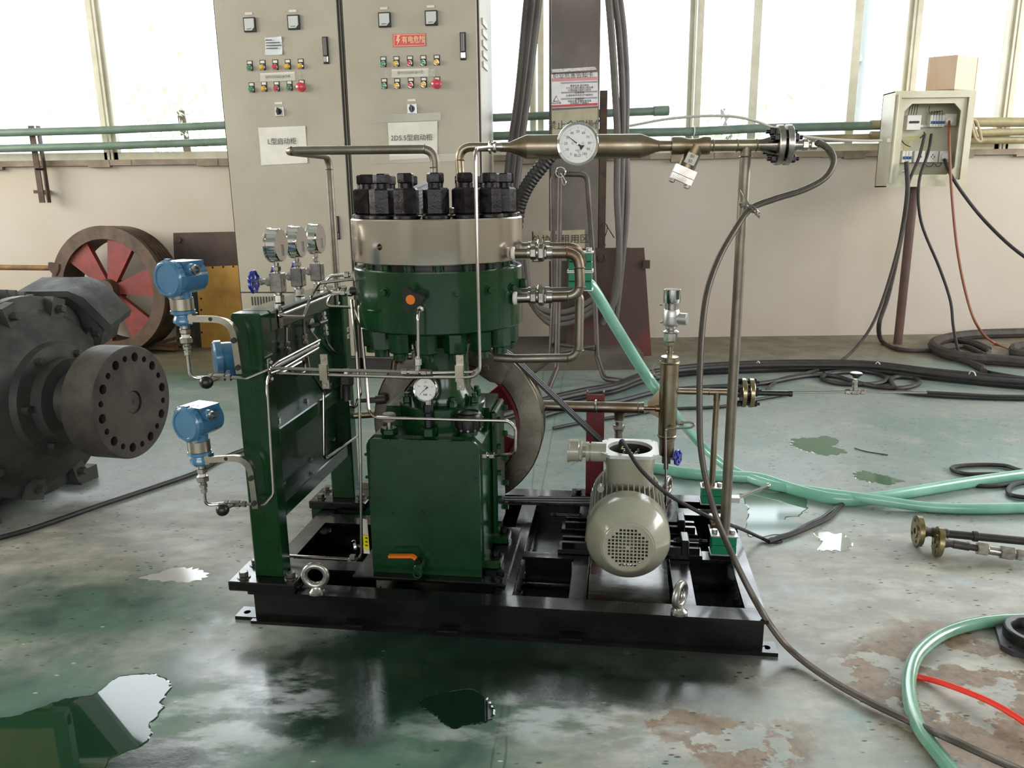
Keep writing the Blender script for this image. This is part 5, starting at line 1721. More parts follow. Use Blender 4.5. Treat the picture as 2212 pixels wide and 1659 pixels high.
# centre boss and small hex on the head
part('head_centre', MB().ccyl(cen(zrt), cen(zrt + .03), .06, .003, 40), steelb, t)
part('head_centre_plug', MB().hex(L(CU + .02, CV_ - .1, zrt), L(CU + .02, CV_ - .1, zrt + .035), .02), steelb, t)
# radial plugs on the green flange
def onrim(px, py, vg, Rr=CR):
    q = S(px, py, vg)
    # iterate to the rim
    d = ray(px, py)
    o_ = SK.loc(CAM); dl = V((d.dot(SK.u), d.dot(SK.v), d.z))
    ox, oy = o_.x - CU, o_.y - CV_
    A = dl.x ** 2 + dl.y ** 2; B = 2 * (ox * dl.x + oy * dl.y); C_ = ox * ox + oy * oy - Rr * Rr
    s = (-B - math.sqrt(max(B * B - 4 * A * C_, 0))) / (2 * A)
    p = CAM + d * s
    n = V((p.x - cen(0).x, p.y - cen(0).y, 0)).normalized()
    return p, n
for (x, y) in ((987, 634), (1057, 627), (1105, 621), (832, 632)):
    p, n = onrim(x, y, .1, CR - .002)
    part('side_plug', MB().lathe(p, n, [(0, -.004), (.017, -.004), (.017, .003), (0, .003)], 20).hex(p + n * .003, p + n * .012, .011), green, t)
p, n = onrim(1124, 612, .1, CR - .002)
part('side_plug', MB().hex(p, p + n * .02, .016), green, t)
p, n = onrim(805, 670, .1, CR - .002)
part('cast_mark', MB().strip([onrim(795, 671, 0)[0], onrim(806, 673, 0)[0], onrim(820, 671, 0)[0]], EW, .004, .008), green, t)
# neck, distance piece, crankcase
z0c, z1c = H + .012, .62
CF, CB_ = .155, .56
cu0, cu1 = .362, .750
part('neck', MB().lathe(L(CU, CV_, .70), EW, [(0, 0), (.11, 0), (.108, .03), (.095, .05), (.092, .16), (.10, .20), (.16, .235), (.2, .275), (0, .275)], 48), green, t)
part('neck_flange', MB().lathe(L(CU, CV_ - .01, .672), EW, [(0, -.06), (.145, -.06), (.15, 0), (.15, .028), (.146, .032), (0, .032)], 48), green, t)
for k in range(8):
    a = -pi / 2 + 2 * pi * (k + .62) / 8
    q = L(CU + cos(a) * .125, CV_ - .01 + sin(a) * .125, .704)
    part('neck_stud', MB().hex(q, q + EW * .022, .015).cyl(q + EW * .022, q + EW * .034, .009), green, t)
part('crankcase', MB().bbox(SK, (cu0, CF + .012, z0c), (cu1, CB_, z1c), .022), green, t)
part('crank_shoulder', MB().prism([L(cu0 + .02, CF + .13, z1c - .01), L(cu0 + .02, CB_, z1c - .01), L(cu0 + .02, CB_, .675), L(cu0 + .02, CF + .20, .675)], SK.u * (cu1 - cu0 - .02)), green, t)
# front cover with rounded upper corners
r = .03
pl = []
for (uc, zc, a0) in ((cu0 + r, z1c - .012 - r, pi / 2), (cu1 - r, z1c - .012 - r, 0)):
    pass
pts = [(cu0 + .004, z0c + .002), (cu1 - .004, z0c + .002)]
for k in range(7):
    a = k / 6 * pi / 2
    pts.append((cu1 - .004 - r + r * cos(a), z1c - .004 - r + r * sin(a)))
for k in range(7):
    a = pi / 2 + k / 6 * pi / 2
    pts.append((cu0 + .004 + r + r * cos(a), z1c - .004 - r + r * sin(a)))
part('front_cover', MB().prism([L(u, CF, z) for u, z in pts], SK.v * .0115), green, t)
for (x, y) in ((840, 950), (906, 955), (973, 955), (791, 981), (793, 1030), (797, 1075), (1028, 987), (1027, 1036), (1033, 1085), (848, 1110), (912, 1108), (978, 1110)):
    q = S(x, y, CF)
    part('cover_bolt', MB().hex(q, q - SK.v * .005, .006), green, t)
part('side_cover', MB().bbox(SK, (cu1 + .0005, .36, .20), (cu1 + .022, .55, .66), .006), green, t)
for k in range(5):
    for vv in (.375, .535):
        q = L(cu1 + .022, vv, .235 + k * .098)
        part('side_bolt', MB().hex(q, q + SK.u * .014, .011), green, t)
for vv in (.22, .42):
    part('side_foot', MB().bbox(SK, (cu1 - .01, vv, z0c), (cu1 + .05, vv + .08, z0c + .03), .005), green, t)
part('base_plate', MB().bbox(SK, (cu0 - .06, CF - .035, H + .0005), (cu1 + .08, CB_ + .02, H + .013), .003), blackp, t)
for (uu, vv) in ((cu1 + .03, .26), (cu1 + .03, .46)):
    part('anchor_bolt', MB().ccyl(L(uu, vv, z0c + .03), L(uu, vv, z0c + .034), .020, .001, 20).hex(L(uu, vv, z0c + .034), L(uu, vv, z0c + .05), .015), nutm, t)
part('base_bolt', MB().ccyl(L(cu1 + .055, .19, z0c + .0), L(cu1 + .055, .19, z0c + .012), .014, .001, 16).hex(L(cu1 + .055, .13, H + .013), L(cu1 + .055, .13, H + .03), .014), nutm, t)
part('crank_stub', MB().cyl(L(CU, CB_, .50), L(CU, .68, .50), .055, n=30), green, t)

# things standing on the crankcase top
def boss(px, py, v, r, h, par, mat=green):
    q = S(px, py, v)
    q.z = z1c
    return part('hex_boss', MB().hex(q, q + EW * h, r), mat, par), q
f, q = boss(840, 905, .20, .030, .022, comp)
t = thing('breather_cap', 'small grey breather cap on the left of the crankcase top', 'cap', q + EW * .022)
part('stem', MB().cyl(q + EW * .022, q + EW * .045, .010), fitm, t)
part('cap', MB().lathe(q + EW * .045, EW, [(0, 0), (.022, 0), (.024, .004), (.024, .022), (.020, .026), (0, .026)], 32), pm('grey_cap', (128, 118, 110), .4, .2), t)
f, q = boss(926, 920, .19, .026, .03, comp)
t = thing('oil_gauge', 'round white oil pressure gauge on a black stem in front of the neck', 'pressure gauge', q + EW * .03)
zc_ = S(917, 841, SK.loc(q).y).z
m = MB()
ztop = zc_ - .040
part('stem', MB().hex(q + EW * .03, q + EW * (ztop - z1c - .038), .013).hex(q + EW * (ztop - z1c - .038), q + EW * (ztop - z1c - .01), .017), blackm, t)
part('neck_nut', MB().hex(q + EW * (ztop - z1c - .012), q + EW * (ztop - z1c + .004), .011), fitm, t)
gd = (-SK.v * 1 + EW * .12 + SK.u * -.12).normalized()
gc = V((q.x, q.y, zc_)) - SK.u * .006


def dialgauge(t, gc, gd, R1, depth, needle, nums, cap='', ticks=11, casemat=chrome, a_from=225, a_to=-45, tip=1, numsize=.2):
    X = EW.cross(gd).normalized() * 1
    if X.x < 0: X = -X
    Y = gd.cross(X)
    if Y.z < 0: Y = -Y
    part('case', MB().lathe(gc - gd * depth, gd, [(0, 0), (R1 * .9, 0), (R1 * .96, .004), (R1 * .96, depth - .006), (R1, depth - .004), (R1, depth + .002), (R1 * .97, depth + .005), (R1 * .88, depth + .003), (R1 * .87, depth), (0, depth)], 56), casemat, t)
    f = part('dial', MB().ccyl(gc, gc + gd * .001, R1 * .87, .0003, 56), whitep, t)
    m = MB()
    for k in range(ticks * 5 - 4):
        a = R(a_from + (a_to - a_from) * k / (ticks * 5 - 5))
        rd = X * cos(a) + Y * sin(a)
        big = k % 5 == 0
        m.strip([gc + gd * .0014 + rd * R1 * (.68 if big else .73), gc + gd * .0014 + rd * R1 * .78], gd, .0006, R1 * (.012 if big else .006))
    part('scale_marks', m, ink, f)
    for k, s in enumerate(nums):
        a = R(a_from + (a_to - a_from) * k / (len(nums) - 1))
        rd = X * cos(a) + Y * sin(a)
        if s: text(s, R1 * numsize, gc + gd * .0014 + rd * R1 * .56, X, Y, ink, f, ext=.0002)
    if cap: text(cap, R1 * .19, gc + gd * .0014 - Y * R1 * .52, X, Y, inkd, f, ext=.0002)
    a = R(needle)
    rd = X * cos(a) + Y * sin(a)
    part('pointer', MB().prism([gc + gd * .004 + rd * R1 * .70, gc + gd * .004 + rd.cross(gd) * R1 * .03, gc + gd * .004 - rd * R1 * .16 + rd.cross(gd) * R1 * .045, gc + gd * .004 - rd * R1 * .30 + rd.cross(gd) * R1 * tip * .12, gc + gd * .004 - rd * R1 * .30 - rd.cross(gd) * R1 * tip * .12, gc + gd * .004 - rd * R1 * .16 - rd.cross(gd) * R1 * .045, gc + gd * .004 - rd.cross(gd) * R1 * .03], gd * .0008), inkd, f)
    part('pointer_hub', MB().ccyl(gc + gd * .001, gc + gd * .007, R1 * .05, .0005, 16), silver, f)
    return X, Y
X_, Y_ = dialgauge(t, gc, gd, .042, .03, 222, ['0', '0.4', '0.8', '1.2', '1.6'], '', 5, chrome, numsize=.15, tip=.5)
text('MPa', .007, gc + gd * .0016 + Y_ * .010, X_, Y_, ink, t.children[-1], ext=.0002)
text('耐震', .007, gc + gd * .0016 - Y_ * .018, X_, Y_, inkd, t.children[-1], ext=.0002)
q = S(1012, 905, .22); q.z = z1c
t = thing('filler_cap', 'black ribbed oil filler cap on the right of the crankcase top', 'cap', q)
part('filler_neck', MB().cyl(q, q + EW * .02, .03), green, t)
part('cap_body', MB().lathe(q + EW * .018, EW, [(0, 0), (.043, 0), (.046, .006), (.046, .046), (.042, .056), (.034, .060), (.030, .056), (0, .056)], 40), blackm, t)
for k in range(12):
    a = 2 * pi * k / 12
    rd = V((cos(a), sin(a), 0))
    part('cap_rib', MB().box(q + EW * .046 + rd * .047, (.012, .006, .028), V((-rd.y, rd.x, 0)), rd, EW), blackm, t)
    part('vent_hole', MB().ccyl(q + EW * .024 + rd * .0455, q + EW * .024 + rd * .0468, .004, .0003, 10), fitm, t)

# three lobed knob on the cylinder flange
p, n = onrim(905, 640, .1)
t = thing('lobed_knob_valve', 'black three lobed knob with an orange cap on the green cylinder', 'valve', p)
kd = (n + V((-.12, -.02, -.02))).normalized()
x, y, _ = frame_of(kd)
part('valve_body', MB().cyl(p - kd * .01, p + kd * .03, .018).hex(p + kd * .03, p + kd * .05, .015), blackm, t)
kc = p + kd * .052
pts = []
for i in range(60):
    th = 2 * pi * i / 60
    rr = .0235 + .0165 * (cos(3 * (th - .55)) * .5 + .5) ** 1.3
    pts.append(kc + (x * cos(th) + y * sin(th)) * rr)
part('lobed_knob', MB().prism(pts, kd * .018), blackm, t)
part('knob_cap', MB().ccyl(kc + kd * .018, kc + kd * .0205, .0145, .0006, 28), orange, t, 'orange cap')
p2, n2 = onrim(911, 666, .1)
part('outlet_nut', MB().hex(p2 - n2 * .005, p2 + n2 * .02, .011), fitm, t)
# ball valve with orange lever on the front cover
t = thing('drain_valve', 'green drain valve with an orange lever low on the crankcase front', 'valve', S(908, 1235, CF - .03))
q = S(910, 1215, CF)
part('valve_body', MB().ccyl(q, q - SK.v * .05, .015, .002, 18).hex(q - SK.v * .012, q - SK.v * .024, .020).lathe(q - SK.v * .045 - EW * .014, -SK.v, [(.007, 0), (.016, 0), (.016, .014), (.010, .014), (.010, .004)], 20, closed=True), green, t)
part('valve_plug', MB().hex(q - SK.v * .03 + EW * .012, q - SK.v * .03 + EW * .026, .010), nutm, t)
l0 = S(895, 1204, CF - .04); l1 = S(840, 1201, CF - .04)
part('lever_arm', MB().strip([q - SK.v * .03 + EW * .02, S(898, 1206, CF - .035), l0], SK.v, .012, .003), nutm, t)
part('lever_sleeve', MB().strip(fillet([S(898, 1207, CF - .038), S(892, 1201, CF - .04), l1], .01), SK.v, .016, .009), orange, t, 'orange lever sleeve')
# sight glass and name plate at the left of the crankcase
t = thing('sight_gauge', 'small round chrome sight gauge beside the crankcase foot', 'gauge', L(.30, .2, .2))
q = S(768, 1180, .2)
part('glass_ring', MB().lathe(q, -SK.u * .8 - SK.v * .6, [(0, 0), (.022, 0), (.024, .004), (.020, .012), (0, .010)], 32), chrome, t)
part('stem', MB().cyl(q, q + SK.u * .045, .006), fitm, t)
t = thing('tag_plate', 'white plate with a yellow sticker at the left side of the crankcase', 'plate', S(790, 1190, .15))
part('plate', MB().prism([S(783, 1120, .17), S(793, 1122, .155), S(799, 1196, .155), S(786, 1195, .17)], -SK.v * .0015), paper, t)
st_ = part('sticker', MB().prism([S(784, 1155, .165), S(796, 1157, .152), S(798, 1187, .152), S(786, 1186, .165)], -SK.v * .001), yellowt, t, 'yellow sticker')
for k in range(3):
    part('print_mark', MB().strip([S(789, 1162 + k * 8, .15), S(794, 1163 + k * 8, .149)], SK.v, .001, .004), inkd, st_)

# ---------------------------------------------------------------- flywheel, belts, motor
FU, FZ, FR, FV = .565, .51, .34, .685
fc_ = L(FU, FV, FZ)
t = fly = thing('flywheel', 'large machined flywheel with dark red spokes behind the crankcase', 'flywheel', V((fc_.x, fc_.y, FZ - FR)))
prof = [(.245, 0), (.25, -.004), (FR - .004, -.004), (FR, 0), (FR, .02)]
for k in range(3):
    h = .02 + k * .026
    prof += [(FR - .014, h + .007), (FR - .014, h + .016), (FR, h + .022), (FR, h + .026)]
prof += [(FR, .11), (.245, .11)]
part('rim', MB().lathe(fc_, SK.v, prof, 96, closed=True), steelc, t, 'machined steel rim')
part('rim_lining', MB().lathe(fc_, SK.v, [(.232, .0), (.2449, 0), (.2449, .11), (.232, .11)], 72, closed=True), redw, t)
part('hub', MB().lathe(fc_, SK.v, [(.02, -.02), (.065, -.02), (.075, .0), (.075, .1), (.02, .1)], 36, closed=True), redw, t)
for k in range(6):
    a0 = pi / 6 + k * pi / 3
    P = []
    for rr_, da in ((.07, -.42), (.238, -.24), (.238, .24), (.07, .42)):
        P.append(L(FU + cos(a0 + da) * rr_, FV + .035, FZ + sin(a0 + da) * rr_))
    part('spoke', MB().prism(P, SK.v * .035), redw, t)
q = S(1052, 792, FV - .003)
part('balance_block', MB().prism([S(1043, 752, FV - .006), S(1062, 762, FV - .006), S(1098, 800, FV - .006), S(1084, 828, FV - .006), S(1060, 822, FV - .006), S(1036, 806, FV - .006)], -SK.v * .022), steelc, t)
part('balance_nut', MB().hex(q - SK.v * .022, q - SK.v * .034, .014), steelc, t)
MU, MZ = 1.233, .254
PR = .062
mv0 = FV + .022
# belts
dxx, dzz = MU - FU, MZ - FZ
D = math.hypot(dxx, dzz)
base = math.atan2(dzz, dxx)
off = math.acos((FR - PR) / D)
for k in range(3):
    vv = FV + .033 + k * .026
    pts = []
    for i in range(31):
        a = base + off + (2 * pi - 2 * off) * i / 30
        pts.append(L(FU + cos(a) * (FR + .001), vv, FZ + sin(a) * (FR + .001)))
    for i in range(11):
        a = base - off + (2 * off) * i / 10
        pts.append(L(MU + cos(a) * (PR + .001), vv, MZ + sin(a) * (PR + .001)))
    pts.append(pts[0])
    mb = MB().strip(pts, SK.v, .016, .010)
    solo('drive_belt', ('nearest of the three black drive belts on the flywheel', 'middle one of the three black drive belts on the flywheel', 'rearmost of the three black drive belts on the flywheel')[k], 'belt', mb, rubber, 'drive belts between flywheel and motor')

t = motor = thing('electric_motor', 'grey electric motor with an open terminal box and round fan grille', 'motor', L(MU, .4, H + .045))
M_ = lambda v, z=MZ: L(MU, v, z)
part('fan_cover', MB().lathe(M_(.19), SK.v, [(.086, 0), (.09, .0), (.136, .05), (.143, .065), (.143, .145), (.138, .147), (.138, .07), (.13, .055), (.086, .006)], 72, closed=True), motorg, t)
grille = MB().lathe(M_(.184), SK.v, [(0, 0), (.084, 0), (.087, .003), (.087, .006), (0, .006)], 64)
c = MB()
gs = .0123
for i in range(-5, 6):
    for j in range(-5, 6):
        if i * i + j * j > 29 or (abs(i) <= 1 and abs(j) <= 1 and (i or j) and abs(i) + abs(j) == 2 and False): continue
        if i == 0 and j == 0: continue
        c.box(L(MU + i * gs, .187, MZ + j * gs), (gs * .66, .03, gs * .66), SK.u, SK.v, EW)
cutpart('fan_grille', grille, c, motorg, t)
part('fan_hub', MB().cyl(M_(.22), M_(.36), .025).cyl(M_(.20), M_(.22), .012), motorg, t)
for k in range(7):
    a = 2 * pi * k / 7
    part('fan_blade', MB().prism([L(MU + cos(a) * .03, .23, MZ + sin(a) * .03), L(MU + cos(a + .1) * .125, .24, MZ + sin(a + .1) * .125), L(MU + cos(a + .1) * .125, .32, MZ + sin(a + .1) * .125), L(MU + cos(a) * .03, .32, MZ + sin(a) * .03)], V((0, 0, .003))), motorg, t)
part('stator_body', MB().lathe(M_(.31), SK.v, [(0, 0), (.118, 0), (.118, .305), (.135, .31), (.135, .34), (.10, .355), (0, .355)], 56), motorg, t)
fin_me = mesh_of(MB().box((0, 0, 0), (.004, .28, .03)), 'cooling_fin', motorg)
for k in range(44):
    a = 2 * pi * k / 44
    if abs(((a - pi / 2 + pi) % (2 * pi)) - pi) < .12 and False: continue
    rd = SK.u * cos(a) + EW * sin(a)
    piece('cooling_fin', fin_me, t, basis(M_(.475) + rd * .124, rd.cross(SK.v) * -1 if True else rd, SK.v, rd))
part('drive_shaft', MB().cyl(M_(.66), M_(.80), .019), steelc, t)
prof = [(.0, 0), (PR - .003, 0), (PR, .003)]
for k in range(3):
    h = .008 + k * .026
    prof += [(PR, h), (PR - .012, h + .007), (PR - .012, h + .014), (PR, h + .021)]
prof += [(PR, .092), (0, .092)]
part('motor_pulley', MB().lathe(M_(mv0 - .005), SK.v, prof, 44), steelc, t)
# feet
for s in (-1, 1):
    part('motor_foot', MB().bbox(SK, (MU + s * .075, .40, H + .046), (MU + s * .150, .62, H + .062), .003).prism([L(MU + s * .08, .42, H + .06), L(MU + s * .14, .42, H + .06), L(MU + s * .118, .42, MZ), L(MU + s * .09, .42, MZ - .03)], SK.v * .012).prism([L(MU + s * .08, .59, H + .06), L(MU + s * .14, .59, H + .06), L(MU + s * .118, .59, MZ), L(MU + s * .09, .59, MZ - .03)], SK.v * .012), motorg, t)
    lc = S(1297 if s < 0 else 1424, 1062, .36)
    c = MB().cyl(lc - SK.v * .05, lc + SK.v * .05, .012, n=20)
    cutpart('lifting_lug', MB().ccyl(lc, lc + SK.v * .022, .033, .002, 32).prism([lc - EW * .01 - SK.u * s * .03, lc - EW * .07 - SK.u * s * .05, lc - EW * .06 + SK.u * s * .01, lc + SK.u * s * .03], SK.v * .02), c, motorg, t)
# terminal box
tv = .50
tc_ = S(1361, 966, tv)
zt_ = tc_.z
uc = SK.loc(tc_).x
part('terminal_turret', MB().lathe(L(uc, tv, MZ + .08), EW, [(.0, 0), (.088, 0), (.085, zt_ - MZ - .15), (.090, zt_ - MZ - .14), (.090, zt_ - MZ - .095), (.076, zt_ - MZ - .09), (.076, zt_ - MZ - .14), (0, zt_ - MZ - .14)], 48), motorg, t)
s_, ch = .101, .03
pl = [L(uc + a, tv + b, zt_ - .012) for a, b in ((-s_, -s_ + ch), (-s_ + ch, -s_), (s_ - ch, -s_), (s_, -s_ + ch), (s_, s_ - ch), (s_ - ch, s_), (-s_ + ch, s_), (-s_, s_ - ch))]
c = MB().cyl(L(uc, tv, zt_ - .1), L(uc, tv, zt_ + .05), .080, n=56)
for a, b in ((-1, -1), (1, -1), (1, 1), (-1, 1)): c.cyl(L(uc + a * .082, tv + b * .082, zt_ - .05), L(uc + a * .082, tv + b * .082, zt_ + .05), .004, n=10)
cutpart('terminal_rim', MB().prism(pl, EW * .012), c, pm('machined_grey_rim', (190, 190, 184), .35, .3), t)
part('terminal_inside', MB().lathe(L(uc, tv, zt_ - .066), EW, [(0, 0), (.0755, 0), (.0755, .055), (.074, .055), (.074, .002), (0, .002)], 48, closed=False), inkd, t)
for (du, dv) in ((.0, .02), (.022, 0), (-.02, .01), (.03, .03)):
    part('terminal_stud', MB().cyl(L(uc + du, tv + dv, zt_ - .066), L(uc + du, tv + dv, zt_ - .016), .003).hex(L(uc + du, tv + dv, zt_ - .03), L(uc + du, tv + dv, zt_ - .022), .006), fitm, t)
part('yellow_wire', MB().tube(smooth([L(uc - .035, tv - .01, zt_ - .005), L(uc - .02, tv, zt_ + .005), L(uc - .005, tv + .01, zt_ - .01), L(uc + .005, tv + .02, zt_ - .03)]), .002, 6), yw, t)
part('white_wire', MB().tube(smooth([L(uc - .04, tv, zt_ - .005), L(uc - .01, tv + .0, zt_ - .01), L(uc + .02, tv + .0, zt_ - .03)]), .002, 6), whiteb, t)
part('black_wire', MB().tube(smooth([L(uc - .04, tv + .01, zt_ - .01), L(uc - .0, tv - .01, zt_ - .02), L(uc + .03, tv + .03, zt_ - .03)]), .002, 6), inkd, t)
# cable gland on the left of the turret
gz = S(1268, 975, tv - .02).z
g0 = L(uc - .085, tv - .02, gz)
m = MB()
hexstack(m, g0, -SK.u, [(.055, .036, 'c'), (.006, .030, 'c'), (.012, .036, 'c'), (.012, .022, 'c'), (.014, .040, 'h')])
part('cable_gland', m, motorg, t)
g1 = g0 - SK.u * .095
part('gland_cap', MB().lathe(g1, -SK.u, [(0, 0), (.034, 0), (.038, .004), (.038, .035), (.041, .037), (.041, .044), (0, .044)], 36).box(g1 - SK.u * .022 + EW * .036, (.034, .02, .012), SK.u, SK.v, EW).box(g1 - SK.u * .022 - EW * .036, (.034, .02, .012), SK.u, SK.v, EW), motorg, t)
part('rating_plate', MB().box(S(1390, 1082, .33) , (.026, .002, .022), SK.u, SK.v + EW * .3, EW - SK.v * .3), silver, t)
# slide base under the motor
t = thing('slide_base', 'black slide rails with tension bolts under the grey motor', 'rail', L(MU, .5, H))
for va in (.39, .57):
    part('slide_rail', MB().bbox(SK, (.985, va, H + .001), (1.50, va + .075, H + .018), .002).fbox(SK, (1.0, va + .006, H + .018), (1.49, va + .022, H + .044)).fbox(SK, (1.0, va + .053, H + .018), (1.49, va + .069, H + .044)), blackp, t)
    part('slide_stop', MB().bbox(SK, (1.425, va - .002, H + .018), (1.452, va + .077, H + .075), .003), blackp, t)
for (ua, ub, va) in ((1.40, 1.52, .40), (.94, 1.08, .58)):
    part('tension_bolt', MB().cyl(L(ua, va + .037, H + .055), L(ub, va + .037, H + .055), .006).hex(L(ub - .03, va + .037, H + .055), L(ub - .018, va + .037, H + .055), .012).hex(L(ua + .01, va + .037, H + .055), L(ua + .022, va + .037, H + .055), .012), nutm, t)
# motor cable
solo('motor_cable', 'black cable with stripped end running from the terminal box over the skid to the floor', 'cable', MB().tube(smooth([L(uc - .04, tv - .01, zt_ - .005), S(1344, 952, .46), S(1358, 975, .38), S(1385, 1015, .34), S(1430, 1058, .32), S(1480, 1090, .34), S(1540, 1120, .38), G(1600, 1142, .10), G(1640, 1160, .02), G(1662, 1168, .012), G(1680, 1160, .012), G(1712, 1150, .012), G(1745, 1132, .012), G(1772, 1120, .012), G(1800, 1100, .012), G(1830, 1082, .012)]), .0075, 8), rubber)

# ================================================================ PIPING
def pipe(name, label, pts, r, mat, rad, welds=(), cat='pipe', par=None):
    P = fillet(pts, rad, 8)
    t = par or thing(name, label, cat, pts[0])
    part('pipe', MB().tube(P, r, 20), mat, t)
    for q, d in welds:
        part('weld_bead', MB().torus(q, d, r * 1.0, r * .13, 20, 6), mat, t)
    return t


def union(par, p, d, r, name='union'):
    """bright screwed pipe union centred at p"""
    d = V(d).normalized()
    m = MB()
    hexstack(m, p - d * r * 2.6, d, [(r * .5, r * 1.15, 'c'), (r * 1.3, r * 1.35, 'h'), (r * .3, r * 1.2, 'c'), (r * 1.25, r * 1.75, 'h'), (r * .5, r * 1.35, 'h'), (r * 1.1, r * 1.25, 'c')])
    return part(name, m, fitm, par)


def weld(par, q, d, r, mat=weldp):
    part('weld_bead', MB().torus(q, d, r, r * .14, 20, 6), mat, par)


# water loops at the right of the cylinder
for lab, v, x0, x1, y0, y1, rr in (('front bent water pipe looping from the steel head ring into the green cylinder', .27, 1104, 1250, 547, 640, .0165),):
    A, B, C, D = S(x0, y0, v), S(x1, y0 - 0, v), S(x1 + 4, y1, v), S(x0 + 4, y1 + 4, v)
    t = pipe('water_loop_pipe', lab, [A, B, C, D], rr, weldp, .045)
    union(t, S(1168, 546, v), SK.u, .016)
    union(t, S(1168, 642, v), SK.u, .016)
    weld(t, S(1225, 546, v), SK.u, rr); weld(t, S(1252, 578, v), EW, rr); weld(t, S(1253, 620, v), EW, rr); weld(t, S(1227, 641, v), SK.u, rr)
    part('white_seal', MB().ccyl(S(1104, 547, v), S(1113, 547, v), .021, .004, 20), whitec, t)
    part('white_seal', MB().ccyl(S(1108, 644, v), S(1118, 644, v), .021, .004, 20), whitec, t)
v = .44
t = pipe('water_loop_pipe', 'rear bent water pipe from the steel head ring, partly behind the front loop', [S(1100, 534, v), S(1244, 534, v), S(1256, 556, v + .06), S(1262, 590, v + .08)], .0155, weldp, .04)
union(t, S(1166, 533, v), SK.u, .015)
t = pipe('water_riser_pipe', 'bent water pipe running down from the cylinder and back left above the flywheel', [S(1118, 632, v), S(1236, 630, v), S(1252, 640, v), S(1250, 773, v), S(1112, 775, v), S(1068, 772, v)], .0155, pipeg, .05)
union(t, S(1166, 631, v), SK.u, .015)
weld(t, S(1251, 756, v), EW, .0155); weld(t, S(1227, 774, v), SK.u, .0155)
# green plastic clamps round the loop
def blockclamp(label, u0, u1, w0, w1, v0, v1, mid=True, seg=1):
    t = thing('pipe_clamp', label, 'pipe clamp', L((u0 + u1) / 2, (v0 + v1) / 2, w0))
    n = seg
    hh = (w1 - w0) / n
    for k in range(n):
        a, b = w0 + k * hh, w0 + (k + 1) * hh
        part('clamp_block', MB().bbox(SK, (u0, v0, a + .005), (u1, v1, (a + b) / 2 - .0008), .002).bbox(SK, (u0, v0, (a + b) / 2 + .0008), (u1, v1, b - .005), .002), green_l, t)
        part('cover_plate', MB().bbox(SK, (u0 - .004, v0 - .002, b - .0055), (u1 + .004, v1 + .002, b - .0005), .001), silver, t)
        part('cover_plate', MB().bbox(SK, (u0 - .004, v0 - .002, a + .0005), (u1 + .004, v1 + .002, a + .0055), .001), silver, t)
    for uu in (u0 + .012, u1 - .012):
        part('clamp_bolt', MB().ccyl(L(uu, (v0 + v1) / 2, w1 - .001), L(uu, (v0 + v1) / 2, w1 + .012), .0105, .002, 14), silver, t)
    return t
va = .50
pa, pb = SK.loc(S(1227, 629, va)), SK.loc(S(1279, 544, va))
blockclamp('two stacked bright green plastic pipe clamps behind the water loop', pa.x, pb.x, pa.z, pb.z, va, va + .06, seg=2)
# left overhead pipe
v = .40
A = S(942, 420, v)
r0 = .0145
P = [A, S(938, 322, v), S(618, 326, v)]
l = SK.loc(P[-1])
vb = .80
P += [L(l.x, vb, l.z), ]
t = thing('overhead_pipe', 'bent steel pipe rising from the cylinder head, running left and then down behind the rack', 'pipe', A)
part('pipe', MB().tube(fillet(P + [L(l.x, vb, .70)], .045, 8), r0, 20), pipeg, t)
weld(t, S(938, 362, v), EW, r0); weld(t, S(918, 322, v), SK.u, r0); weld(t, S(630, 326, v), SK.u, r0); weld(t, L(l.x, vb, l.z - .05), EW, r0); weld(t, S(941, 388, v), EW, r0 * 1.15)
fz = .86
part('pipe_flange', MB().lathe(L(l.x, vb, fz), EW, [(0, 0), (.042, 0), (.042, .016), (.018, .018), (.016, .05), (0, .05)], 32), fitm, t)
part('pipe_flange', MB().lathe(L(l.x, vb, fz - .028), EW, [(0, -.03), (.018, -.03), (.020, 0), (.042, 0), (.042, .016), (0, .016)], 32), fitm, t)
for k in range(4):
    a = pi / 4 + k * pi / 2
    q = L(l.x + cos(a) * .032, vb + sin(a) * .032, fz - .04)
    part('flange_bolt', MB().hex(q, q + EW * .014, .008).cyl(q, q + EW * .07, .004).hex(q + EW * .056, q + EW * .068, .008), nutm, t)
part('valve_body', MB().lathe(L(l.x, vb, .70), EW, [(0, -.05), (.02, -.05), (.03, -.02), (.03, .05), (.02, .08), (0, .08)], 24), weldb, t)
part('lower_pipe', MB().tube(fillet([L(l.x, vb, .70), L(l.x, vb, .50), L(l.x + .30, vb + .1, .50), ], .04), r0, 16), weldb, t)
q = S(812, 862, .84)
# right overhead pipe with receiver, strainer and flange
v = .40
t = thing('discharge_pipe', 'overhead pipe with a wide receiver section running from the cylinder head to the flange', 'pipe', S(998, 420, v))
part('riser', MB().tube(fillet([S(998, 425, v), S(990, 317, v), S(1062, 318, v)], .045, 8), r0, 20), weldb, t)
weld(t, S(997, 388, v), EW, r0 * 1.15, weldb); weld(t, S(994, 346, v), EW, r0, weldb)
m = MB()
hexstack(m, S(1056, 318, v), SK.u, [(.010, .021, 'h'), (.004, .015, 'c'), (.012, .018, 'h'), (.02, .014, 'c')])
part('tube_union', m, fitm, t)
y0 = 319
X0 = SK.loc(S(1066, 318, v)); X1 = SK.loc(S(1612, 312, v))
def onax(px, py=None):
    """point on the straight pipe axis at a picture column"""
    a, b = L(X0.x, v, X0.z), L(X1.x, v + .05, X1.z)
    lo, hi = 0.0, 1.3
    for _ in range(40):
        m_ = (lo + hi) / 2
        p = a.lerp(b, m_)
        d = p - CAM
        x = CX + FPX * d.dot(RT) / d.dot(FW)
        if x < px: lo = m_
        else: hi = m_
    return a.lerp(b, lo)
